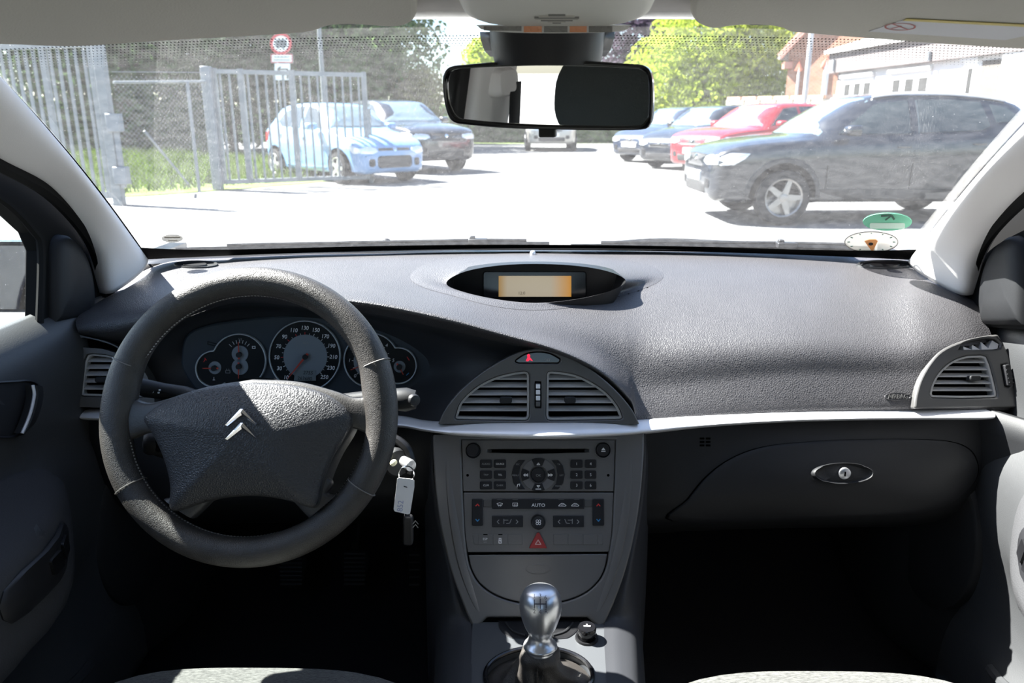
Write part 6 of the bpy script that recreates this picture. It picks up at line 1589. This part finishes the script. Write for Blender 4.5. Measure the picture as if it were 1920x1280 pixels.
obj('roof_slope', (lambda q: (q, [(0, 1, 2, 3)]))([hw(-0.35, zt - 0.3, .2), hw(3.4, apex + .15, .2), hw(3.4, apex + .15, -6), hw(-0.35, zt - 0.3, -6)]), M_roofr, hs, smooth=False, solid=0.1)
obj('eave_return', xf(box(-.1, -.1, -.12, .25, .15, .12), Matrix.Translation(hw(-.05, zt - 0.55, .05))), bpy.data.materials['verge_paint'], hs, smooth=False)
HP = Plane(hw(0, 0, 0), nx)
for xa, xb, yt, yb in ((1492, 1502, 119, 178), (1540, 1557, 112, 178)):
    u0, v0 = HP.px(xa, yb); u1, v1 = HP.px(xb, yt)
    arch = [(u0, v0), (u1, v0), (u1, v1 - .18), ((u0 + u1) / 2 + (u1 - u0) * .3, v1 - .05), ((u0 + u1) / 2, v1), ((u0 + u1) / 2 - (u1 - u0) * .3, v1 - .05), (u0, v1 - .18)]
    w = obj('window', prism(HP.w, arch, 0, 0.03), M_wood, hs, smooth=False)
    obj('pane', prism(HP.w, inset(arch, 0.07), 0.03, 0.04), M_pane, w, smooth=False)
    obj('mullion', beam(HP.w((u0 + u1) / 2, v0, .05), HP.w((u0 + u1) / 2, v1, .05), 0.05), M_wood, w, smooth=False)
    obj('brick_arch', tube([HP.w(a, b, .03) for a, b in [(u0 - .05, v1 - .25), (u0, v1 - .12), ((u0 + u1) / 2, v1 + .06), (u1, v1 - .12), (u1 + .05, v1 - .25)]], 0.07, 6), mat('arch_brick', (0.40, 0.13, 0.08), .8) if xa < 1500 else bpy.data.materials['arch_brick'], w)
p = gb(1505, 24)
obj('grey_pole', tube([p, p + V((0, 0, 5.6))], 0.075, 12), mat('pole_grey', (0.35, 0.36, 0.38), 0.5, metal=.4), label='grey pole in front of the brick house gable', cat='pole')
# garden wall: courses of stone blocks
gw = thing('garden_wall', 'low brick garden wall in front of the house', 'wall', tuple(gb(1450, 25)))
W0, W1 = gb(1362, 26.5), gb(1580, 23.5); tw = (W1 - W0).normalized(); Lw = (W1 - W0).length
top = at(1450, 180, 25).z - GS * 25
core = obj('wall_core', beam(W0 + V((0, 0, top / 2 - .05)), W1 + V((0, 0, top / 2 - .05)), 0.18, top - .1), mat('mortar', (0.48, 0.45, 0.40), .9), gw, smooth=False)
M_blk = [mat('wall_block_%s' % n, c, .85) for n, c in (('tan', (0.46, 0.36, 0.27)), ('rose', (0.44, 0.30, 0.24)), ('buff', (0.55, 0.48, 0.38)))]
bl = {}
for r in range(3):
    zb = top - 0.05 - 0.13 * r; n = int(Lw / 0.52)
    for i in range(n):
        c = W0 + tw * ((i + (0.5 if r % 2 == 0 else 0.75)) * Lw / n) + V((0, 0, zb)); mi_ = random.randrange(3)
        if mi_ not in bl: bl[mi_] = (obj('block', xf(box(-.24, -.12, -.055, .24, .12, .055), Matrix.Translation(c) @ Matrix.Rotation(atan2(tw.y, tw.x), 4, 'Z')), M_blk[mi_], gw, smooth=False), c)
        else: copy_to(bl[mi_][0], c - bl[mi_][1], gw)
# garage
G0, G1 = gb(1562, 22.3), gb(2060, 13.4); tg = (G1 - G0).normalized(); Lg = (G1 - G0).length; ng = V((tg.y, -tg.x, 0))
if ng.y > 0: ng = -ng
GP_ = Plane(G0, ng)
ga = thing('garage', 'long white garage with dark paned doors', 'garage', tuple((G0 + G1) / 2))
def gpx(pts): return [GP_.px(*q) for q in pts]
wt = GP_.px(1700, 120)[1]
obj('facade_wall', prism(GP_.w, [(0, -.2), (Lg, -.2), (Lg, wt + .3), (0, wt + .3)], -0.25, 0), M_render, ga, smooth=False)
obj('gable_wall', prism(lambda a, b, n: G0 - ng * a + V((0, 0, b)) + tg * n, [(0, -.2), (5, -.2), (5, wt + 1.6), (2.5, wt + 1.9), (0, wt + .3)], 0, 0.2), M_render, ga, smooth=False)
fz0, fz1 = wt - 0.02, wt + 0.56
obj('fascia', prism(GP_.w, [(-.3, fz0), (Lg, fz0), (Lg, fz1), (-.3, fz1)], 0.02, 0.16), mat('shaded_fascia', (0.10, 0.085, 0.085), .8, var=.2, vscale=1.2), ga, smooth=False)  # dark band: shade under the eave overhang put into the panel's colour
obj('roof', (lambda q: (q, [(0, 1, 2, 3)]))([GP_.w(-.35, fz1, .3), GP_.w(Lg, fz1, .3), GP_.w(Lg, fz1 + 1.4, -4.5), GP_.w(-.35, fz1 + 1.4, -4.5)]), mat('pale_roof', (0.62, 0.61, 0.60), .7), ga, smooth=False, solid=0.08)
for x, ya, yb in ((1575, 112, 134), (1757, 97, 114)):
    u, v = GP_.px(x, yb); v2 = GP_.px(x, ya)[1]; obj('gutter_bracket', beam(GP_.w(u, v, .2), GP_.w(u, v2, .2), .07), M_galvd, ga, smooth=False)
def gdoor(x0, x1, yt0, yt1, panes, yb=260):
    u0, u1 = GP_.px(x0, 150)[0], GP_.px(x1, 150)[0]; v1 = (GP_.px(x0, yt0)[1] + GP_.px(x1, yt1)[1]) / 2
    d = obj('garage_door', prism(GP_.w, [(u0, 0), (u1, 0), (u1, v1), (u0, v1)], 0, 0.03), M_wood, ga, smooth=False)
    obj('door_lintel', beam(GP_.w(u0 - .05, v1 + .03, .06), GP_.w(u1 + .05, v1 + .03, .06), .08), mat('lintel', (.5, .5, .5), .7) if 'lintel' not in bpy.data.materials else bpy.data.materials['lintel'], d, smooth=False)
    for a, b in panes:
        ua, ub = GP_.px(a, 160)[0], GP_.px(b, 160)[0]
        obj('pane', prism(GP_.w, [(ua, v1 - 1.05), (ub, v1 - 1.05), (ub, v1 - .16), (ua, v1 - .16)], 0.03, 0.04), M_pane, d, smooth=False)
gdoor(1582, 1638, 147, 141, ((1586, 1596), (1604, 1615), (1622, 1634)))
gdoor(1671, 1744, 137, 131, ((1676, 1689), (1699, 1714), (1724, 1740)))
gdoor(1806, 1832, 114, 112, ((1814, 1822),))
u0, u1 = GP_.px(1838, 150)[0], GP_.px(1884, 150)[0]; v1 = GP_.px(1860, 112)[1]
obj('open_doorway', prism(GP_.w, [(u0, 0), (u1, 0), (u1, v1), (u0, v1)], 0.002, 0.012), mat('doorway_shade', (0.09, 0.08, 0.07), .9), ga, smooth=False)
u2 = GP_.px(1888, 150)[0]
obj('door_jamb', prism(GP_.w, [(u1, 0), (u2 + 1.2, 0), (u2 + 1.2, wt), (u1, wt)], 0.0, 0.12), M_render, ga, smooth=False)

# ================================================================ parked cars
M_tyre = mat('tyre', (0.02, 0.02, 0.021), 0.8, spec=0.2)
M_alloy = mat('alloy_wheel', (0.55, 0.55, 0.55), 0.35, metal=0.8)
M_alloyd = mat('grey_alloy_wheel', (0.30, 0.28, 0.26), 0.4, metal=0.6)
M_cglass = mat('tinted_glass', (0.03, 0.04, 0.045), 0.04, spec=0.8)
M_wglass = mat('reflecting_windshield', (0.10, 0.14, 0.17), 0.04, spec=1.0)
M_clad = mat('cladding', (0.03, 0.03, 0.032), 0.6)
M_lamp = mat('head_lamp', (0.75, 0.77, 0.8), 0.1, metal=0.3, spec=0.8)
M_tail = mat('tail_lamp', (0.45, 0.02, 0.02), 0.2)
M_plate = mat('number_plate', (0.85, 0.85, 0.85), 0.4)
def lerp_tab(tab, x, col):
    """monotone-ish cubic through the table column"""
    n = len(tab)
    if x <= tab[0][0]: return tab[0][col]
    if x >= tab[-1][0]: return tab[-1][col]
    for i in range(n - 1):
        if tab[i][0] <= x <= tab[i + 1][0]: break
    x0, x1 = tab[i][0], tab[i + 1][0]; h = x1 - x0; t = (x - x0) / h
    y0, y1 = tab[i][col], tab[i + 1][col]; d = (y1 - y0) / h
    def sl(k):
        if k == 0: return (tab[1][col] - tab[0][col]) / (tab[1][0] - tab[0][0])
        if k == n - 1: return (tab[-1][col] - tab[-2][col]) / (tab[-1][0] - tab[-2][0])
        a = (tab[k][col] - tab[k - 1][col]) / (tab[k][0] - tab[k - 1][0]); b = (tab[k + 1][col] - tab[k][col]) / (tab[k + 1][0] - tab[k][0])
        return 0 if a * b <= 0 else 2 * a * b / (a + b)
    m0, m1 = sl(i), sl(i + 1)
    return y0 * (2 * t ** 3 - 3 * t * t + 1) + m0 * h * (t ** 3 - 2 * t * t + t) + y1 * (3 * t * t - 2 * t ** 3) + m1 * h * (t ** 3 - t * t)
#            x    zbot  zsh   ztop  half  roofhalf
HATCH = dict(L=3.60, fa=0.70, wb=2.40, r=0.29, tab=[(0.0, .34, .56, .60, .52, .42), (.03, .24, .62, .66, .64, .5), (.10, .20, .70, .735, .72, .56), (.3, .19, .80, .84, .77, .60), (.6, .19, .87, .93, .795, .60), (.92, .19, .91, 1.0, .80, .60), (1.2, .19, .93, 1.2, .80, .60), (1.62, .19, .95, 1.43, .80, .57), (1.9, .19, .96, 1.475, .80, .57), (2.3, .19, .975, 1.485, .80, .57), (2.8, .19, 1.0, 1.46, .80, .56), (3.15, .19, 1.02, 1.40, .79, .55), (3.35, .20, 1.01, 1.24, .775, .55), (3.5, .22, .96, 1.04, .75, .58), (3.57, .28, .84, .88, .70, .56), (3.6, .36, .66, .70, .60, .5)],
    ws=((1.0, .66), (1.56, .56)), sw=[[(1.28, 1.00), (1.66, 1.36), (1.98, 1.40), (1.98, .99)], [(2.08, 1.0), (2.08, 1.405), (2.5, 1.395), (2.82, 1.30), (2.98, 1.13), (2.80, 1.03)]])
SUV = dict(L=4.30, fa=0.88, wb=2.62, r=0.345, tab=[(0.0, .46, .72, .78, .56, .46), (.03, .34, .80, .86, .70, .54), (.10, .28, .88, .925, .80, .60), (.3, .27, .95, 1.0, .86, .66), (.7, .27, 1.0, 1.07, .895, .68), (1.12, .27, 1.03, 1.11, .90, .68), (1.5, .27, 1.05, 1.34, .90, .67), (1.95, .27, 1.07, 1.56, .90, .63), (2.3, .27, 1.085, 1.605, .90, .63), (2.8, .27, 1.10, 1.61, .90, .63), (3.4, .27, 1.13, 1.58, .90, .62), (3.8, .27, 1.15, 1.51, .89, .62), (4.05, .28, 1.14, 1.34, .87, .63), (4.2, .32, 1.06, 1.13, .84, .66), (4.27, .40, .92, .96, .78, .64), (4.30, .48, .78, .82, .68, .55)],
    ws=((1.20, .76), (1.88, .62)), sw=[[(1.52, 1.11), (2.02, 1.47), (2.42, 1.51), (2.42, 1.11)], [(2.52, 1.12), (2.52, 1.515), (2.95, 1.52), (3.35, 1.49), (3.42, 1.20), (3.3, 1.15)], [(3.50, 1.24), (3.46, 1.46), (3.68, 1.42), (3.86, 1.27)]])
def car(name, label, kind, body_m, front, heading, wheel_m=None, group=None, scale=1.0, dx=0.0, opts=()):
    """front: world point on the ground below the middle of the front bumper; heading: direction the car faces"""
    K = SUV if kind == 'suv' else HATCH
    wheel_m = wheel_m or M_alloy
    hd = V((heading[0], heading[1], 0)).normalized(); lf = V((-hd.y, hd.x, 0))
    def Wd(x, y, z): return front - hd * (x * scale) + lf * (y * scale) + V((0, 0, z * scale))
    c = thing(name, label, 'car', tuple(Wd(K['L'] / 2, 0, 0)), group)
    tab = K['tab']; L = K['L']
    xs = sorted(set([0, .015, .03, .06, .1, .15, .2] + [L * i / 56 for i in range(4, 54)] + [L - .2, L - .12, L - .06, L - .03, L - .01, L]))
    rows = []
    for x in xs:
        zb, zs, zt, w, wr = [lerp_tab(tab, x, k) for k in (1, 2, 3, 4, 5)]
        zm = zb + (zs - zb) * .55
        half = [(0, zb), (w * .8, zb), (w * .955, zb + .05), (w * .975, zb + (zs - zb) * .25), (w * .985, zm - .06), (w, zm + .06), (w * .992, zs - .10), (w * .975, zs - .03), (w * .945, zs)]
        e = (wr, zt - .05 - .0 * w)
        if zt - zs > .2:
            s0 = half[-1]
            half += [(s0[0] + (wr - s0[0]) * t + .02 * sin(pi * t), s0[1] + (zt - .07 - s0[1]) * t) for t in (.25, .5, .75, 1.0)] + [(wr * .93, zt - .03), (wr * .75, zt - .012), (wr * .4, zt - .003), (0, zt)]
        else:
            s0 = half[-1]; k = (zt - zs)
            half += [(s0[0] + (wr - s0[0]) * t, s0[1] + k * .55 * t) for t in (.25, .5, .75, 1.0)] + [(wr * .9, zs + k * .66), (wr * .75, zs + k * .8), (wr * .4, zs + k * .95), (0, zt)]
        full = [(y, z) for y, z in half] + [(-y, z) for y, z in reversed(half[1:-1])]
        rows.append([V((x, y, z)) for y, z in full])
    vs, fs = grid(rows, cu=True); n = len(rows[0])
    fs = fs + [tuple(range(n)), tuple(reversed(range((len(rows) - 1) * n, len(rows) * n)))]
    loc = recalc((vs, fs)); T = bvh(loc)
    obj('body', ([Wd(*v) for v in loc[0]], loc[1]), body_m, c, sharp=45)
    def cast(o, d):
        h = T.ray_cast(V(o), V(d))
        if h[0] is None: h = T.find_nearest(V(o))
        return h[0], h[1]
    def dec(nm, outl, mode, m, parent, n0=0.0, prof=((1.0, .006), (.6, .006), (.3, .006)), sgn=1, sharp=45):
        def fn(a, b, n):
            if mode == 'side': o, d = (a, sgn * 3, b), (0, -sgn, 0)
            elif mode == 'top': o, d = (a, b, 3), (0, 0, -1)
            elif mode == 'front': o, d = (-2, a, b), (1, 0, 0)
            else: o, d = (L + 2, a, b), (-1, 0, 0)
            p, nn = cast(o, d)
            return Wd(*(p + nn * n))
        return obj(nm, dome(fn, outl, n0, list(prof)), m, parent, sharp=sharp)
    bd = c
    # glazing
    (xb, yb), (xt, yt) = K['ws']
    wo = [(q.x, q.y) for q in curve([(xb + .10, yb, 0), (xb - .02, yb * .6, 0), (xb - .05, 0, 0), (xb - .02, -yb * .6, 0), (xb + .10, -yb, 0)], 4)] + [(q.x, q.y) for q in curve([(xt + .06, -yt, 0), (xt, -yt * .5, 0), (xt, 0, 0), (xt, yt * .5, 0), (xt + .06, yt, 0)], 4)]
    dec('windshield', wo, 'top', M_wglass, bd, 0.0, [(.985, .006), (.8, .006), (.6, .006), (.4, .006), (.2, .006)])
    for sg_ in (1, -1):
        for poly in K['sw']:
            o = [(q.x, q.y) for q in curve([(a, b, 0) for a, b in poly], 1, True)]
            dense = []
            for i in range(len(o)):
                a, b = V(o[i]), V(o[(i + 1) % len(o)])
                dense += [tuple(a.lerp(b, t)) for t in (0, .25, .5, .75)]
            dec('side_window', dense, 'side', M_cglass, bd, 0.0, [(.99, .005), (.7, .005), (.4, .005)], sgn=sg_)
        # seams, handles, sill
        xd = K['sw'][0][3][0] + .05
        for a, b in ((xd - .01, xd + .004), (K['sw'][0][0][0] - .12, K['sw'][0][0][0] - .108)):
            z0, z1 = lerp_tab(tab, a, 1) + .15, lerp_tab(tab, a, 2) - .02
            dec('door_seam', [(a, z0 + (z1 - z0) * t) for t in (0, .25, .5, .75, 1)] + [(b, z0 + (z1 - z0) * t) for t in (1, .75, .5, .25, 0)], 'side', M_black, bd, 0.0, [(1.0, .002)], sgn=sg_)
        for xh in (xd - .22, xd + .72):
            dec('door_handle', rrect(xh, lerp_tab(tab, xh, 2) - .14, xh + .17, lerp_tab(tab, xh, 2) - .11, .012), 'side', body_m, bd, 0.0, [(.95, .022), (.5, .026)], sgn=sg_)
        sill = [(x, lerp_tab(tab, x, 1) + .02) for x in [K['fa'] + .42 + (K['wb'] - .84) * i / 8 for i in range(9)]]
        dec('sill_panel', sill + [(x, z + (.16 if kind == 'suv' else .09)) for x, z in reversed(sill)], 'side', M_clad if kind == 'suv' else body_m, bd, 0.0, [(.98, .012), (.5, .012)], sgn=sg_)
        # wheels
        for ax_ in (K['fa'], K['fa'] + K['wb']):
            r = K['r']; wz = r
            arch = ell(ax_, wz + .01, r + .075, r + .07, 40)
            if kind == 'suv':
                o2 = [(a, max(b, .26)) for a, b in ell(ax_, wz + .01, r + .135, r + .13, 40)]
                dec('arch_cladding', o2, 'side', M_clad, bd, 0.0, [(.97, .014), (.9, .014)], sgn=sg_)
            dec('wheel_arch', [(a, max(b, .2)) for a, b in arch], 'side', M_void, bd, 0.0, [(.99, .016), (.8, .016)], sgn=sg_)
            w = lerp_tab(tab, ax_, 4)
            MW = Matrix.Translation(V((ax_, sg_ * (w - .17), wz))) @ V((0, sg_, 0)).to_track_quat('Z', 'X').to_matrix().to_4x4()
            def ww(vf): return [Wd(*v) for v in vf[0]], vf[1]
            ty = obj('wheel', ww(lathe(MW, [(r * .6, 0), (r * .95, 0.0), (r, .03), (r, .16), (r * .96, .195), (r * .70, .205), (r * .66, .19)], 32, False)), M_tyre, bd)
            obj('rim', ww(lathe(MW, [(r * .69, .19), (r * .66, .20), (r * .62, .175), (r * .60, .12), (0, .12)], 32, False)), M_alloyd if wheel_m is M_alloyd else M_dark, ty)
            obj('rim_edge', ww(lathe(MW, [(r * .70, .196), (r * .68, .208), (r * .63, .198), (r * .61, .17)], 32, False)), wheel_m, ty)
            nsp = 5
            for k in range(nsp):
                a0 = 2 * pi * k / nsp + .3
                def sp(u, v, n): return MW @ V((cos(a0) * u - sin(a0) * v, sin(a0) * u + cos(a0) * v, n))
                obj('spoke', ww(prism(sp, [(0, -.045), (r * .62, -.028), (r * .64, 0), (r * .62, .028), (0, .045)], .15, .195)), wheel_m, ty, smooth=False)
            obj('hub_cap', ww(lathe(MW, [(.05, .15), (.05, .2), (.03, .205), (0, .205)], 16, False)), wheel_m, ty)
        # door mirror
        xm, zm = K['sw'][0][0][0] + .10, lerp_tab(tab, K['sw'][0][0][0], 2) + .09
        def mf(a, b, n): return Wd(xm - n, sg_ * (lerp_tab(tab, xm, 4) + .02 + a), zm + b)
        o = rrect(-.02, -.055, .19, .075, .045, 4)
        mr = obj('mirror_shell', dome(mf, o, -.06, [(1.0, .0), (.93, .05), (.7, .085), (.4, .1)]), body_m, bd, sharp=0)
        obj('mirror_glass', prism(mf, [(a, b) for a, b in inset(o, .012)], -.062, -.058), M_gloss, mr, smooth=False)
        # lamps
        zl = lerp_tab(tab, .12, 2)
        if kind == 'suv': lo = [(.06, zl - .04), (.02, zl - .115), (.10, zl - .16), (.25, zl - .15), (.38, zl - .075), (.44, zl - .012), (.22, zl - .01)]
        else: lo = [(.09, zl - .06), (.07, zl - .14), (.2, zl - .155), (.34, zl - .08), (.46, zl + .03), (.3, zl - .005)]
        def lamp_fn(a, b, n):
            p, nn = cast((a, sg_ * 3, b), (0, -sg_, 0)); return Wd(*(p + nn * n))
        yl = lerp_tab(tab, .08, 4)
        fo_ = [(sg_ * y, z) for y, z in ((yl * .98, zl - .06), (yl * .98, zl - .15), (yl * .70, zl - .16), (yl * .52, zl - .12), (yl * .56, zl - .06), (yl * .8, zl - .035))]
        dec('head_lamp', [tuple(V(fo_[i]).lerp(V(fo_[(i + 1) % 6]), t)) for i in range(6) for t in (0, .5)], 'front', M_lamp, bd, 0.0, [(.96, .012), (.5, .016)])
        obj('head_lamp', dome(lamp_fn, lo, 0.0, [(.97, .010), (.5, .014)]), M_lamp, bd)
        dec('tail_lamp', [(L - .30, 1.02 if kind == 'suv' else .95), (L - .10, .98 if kind == 'suv' else .90), (L - .05, .82 if kind == 'suv' else .70), (L - .2, .86 if kind == 'suv' else .76)], 'side', M_tail, bd, 0.0, [(.96, .01), (.5, .012)], sgn=sg_)
        dec('fog_lamp', [(sg_ * a, b) for a, b in rrect(yl * .62, .33 if kind != 'suv' else .44, yl * .80, .47 if kind != 'suv' else .56, .04)], 'front', M_dark, bd, 0.0, [(.96, .006), (.5, .008)])
    zl = lerp_tab(tab, .12, 2); yl = lerp_tab(tab, .08, 4)
    if 'lowgrille' in opts:
        gr = dec('bumper_grille', rrect(-yl * .55, .30, yl * .55, .52, .07), 'front', M_clad, bd, 0.0, [(.97, .008), (.9, .004), (.5, .004)])
        up = dec('grille', rrect(-yl * .5, zl - .105, yl * .5, zl - .06, .02), 'front', M_clad, bd, 0.0, [(.96, .008), (.5, .008)])
    else:
        gr = dec('grille', [(-yl * .5, zl - .04), (-yl * .46, zl - .19), (yl * .46, zl - .19), (yl * .5, zl - .04), (0, zl - .03)], 'front', M_clad, bd, 0.0, [(.97, .012), (.9, .004), (.5, .004)])
        dec('air_intake', rrect(-yl * .6, .36 if kind == 'suv' else .27, yl * .6, .50 if kind == 'suv' else .38, .04), 'front', M_clad, bd, 0.0, [(.97, .008), (.5, .006)])
        if 'bars' in opts:
            for k in range(2): dec('grille_bar', rrect(-yl * .46, zl - .1 - .05 * k, yl * .46, zl - .085 - .05 * k, .006), 'front', M_chrome, gr, 0.0, [(.95, .02)])
    dec('emblem', ell(0, zl - .085, .045, .035, 16), 'front', M_chrome, bd, 0.0, [(.95, .022), (.5, .026)])
    if 'plate' in opts:
        dec('number_plate', rrect(-.26, .52 if kind == 'suv' else .42, .26, .64 if kind == 'suv' else .53, .01), 'front', M_plate, bd, 0.0, [(1.0, .02), (.5, .02)])
    if 'rails' in opts:
        for sg_ in (1, -1):
            pts = [cast((x, sg_ * .60, 3), (0, 0, -1))[0] + V((0, 0, .03)) for x in (2.0, 2.3, 2.8, 3.3, 3.7)]
            obj('roof_rail', tube([Wd(*p) for p in curve(pts, 4)], .016, 6), M_silver, bd)
    if 'skid' in opts:
        dec('skid_plate', rrect(-yl * .7, .285, yl * .7, .36, .02), 'front', M_silver, bd, 0.0, [(.97, .01), (.5, .01)])
    return c, Wd
P_blue = mat('light_blue_paint', (0.15, 0.28, 0.48), 0.3, coat=0.7)
P_black = mat('black_blue_paint', (0.012, 0.015, 0.022), 0.25, coat=0.8)
P_navy = mat('navy_paint', (0.02, 0.03, 0.055), 0.25, metal=.2, coat=0.8)
P_red = mat('red_paint', (0.30, 0.012, 0.02), 0.3, coat=0.7)
P_beige = mat('beige_paint', (0.42, 0.40, 0.36), 0.3, metal=.3, coat=0.6)
def gpos(px, D, py=None):
    p = at(px, 225, D); return V((p.x, p.y, GS * p.y))
car('small_hatchback', 'light blue small hatchback behind the open gate leaf', 'hatch', P_blue, gpos(738, 14.6), (0.70, -0.71), group='parked cars on the left', opts=('lowgrille',))
car('compact_suv', 'black compact suv parked behind the light blue hatchback', 'suv', P_black, gpos(836, 17.3), (0.62, -0.78), group='parked cars on the left', opts=())
car('beige_car', 'beige car at the far end below the mirror', 'suv', P_beige, gpos(1035, 28), (0.0, -1.0), opts=('plate',))
car('estate_car', 'navy car furthest back in the right hand row', 'hatch', P_navy, gpos(1181, 21.5), (-0.80, -0.6), group='parked cars on the right', opts=('plate',))
car('family_car', 'dark navy car left of the red car', 'hatch', P_black, gpos(1238, 18.6), (-0.80, -0.6), group='parked cars on the right', opts=('bars',))
car('red_car', 'red compact car with white plate between two dark cars', 'suv', P_red, gpos(1300, 16.2), (-0.86, -0.5), scale=0.93, group='parked cars on the right', opts=('plate',))
car('dark_suv', 'black suv parked nearest on the right with grey alloy wheels', 'suv', P_black, gpos(1310, 9.73), (-0.999, -0.04), wheel_m=M_alloyd, scale=0.92, group='parked cars on the right', opts=('plate', 'rails', 'skid'))
car('reflection_car', 'dark blue car added beside for the driver door mirror to reflect', 'hatch', P_navy, V((-2.95, 2.3, 0.01)), (0.0, 1.0), opts=('plate',))  # extra car, added so the driver door mirror has something to reflect
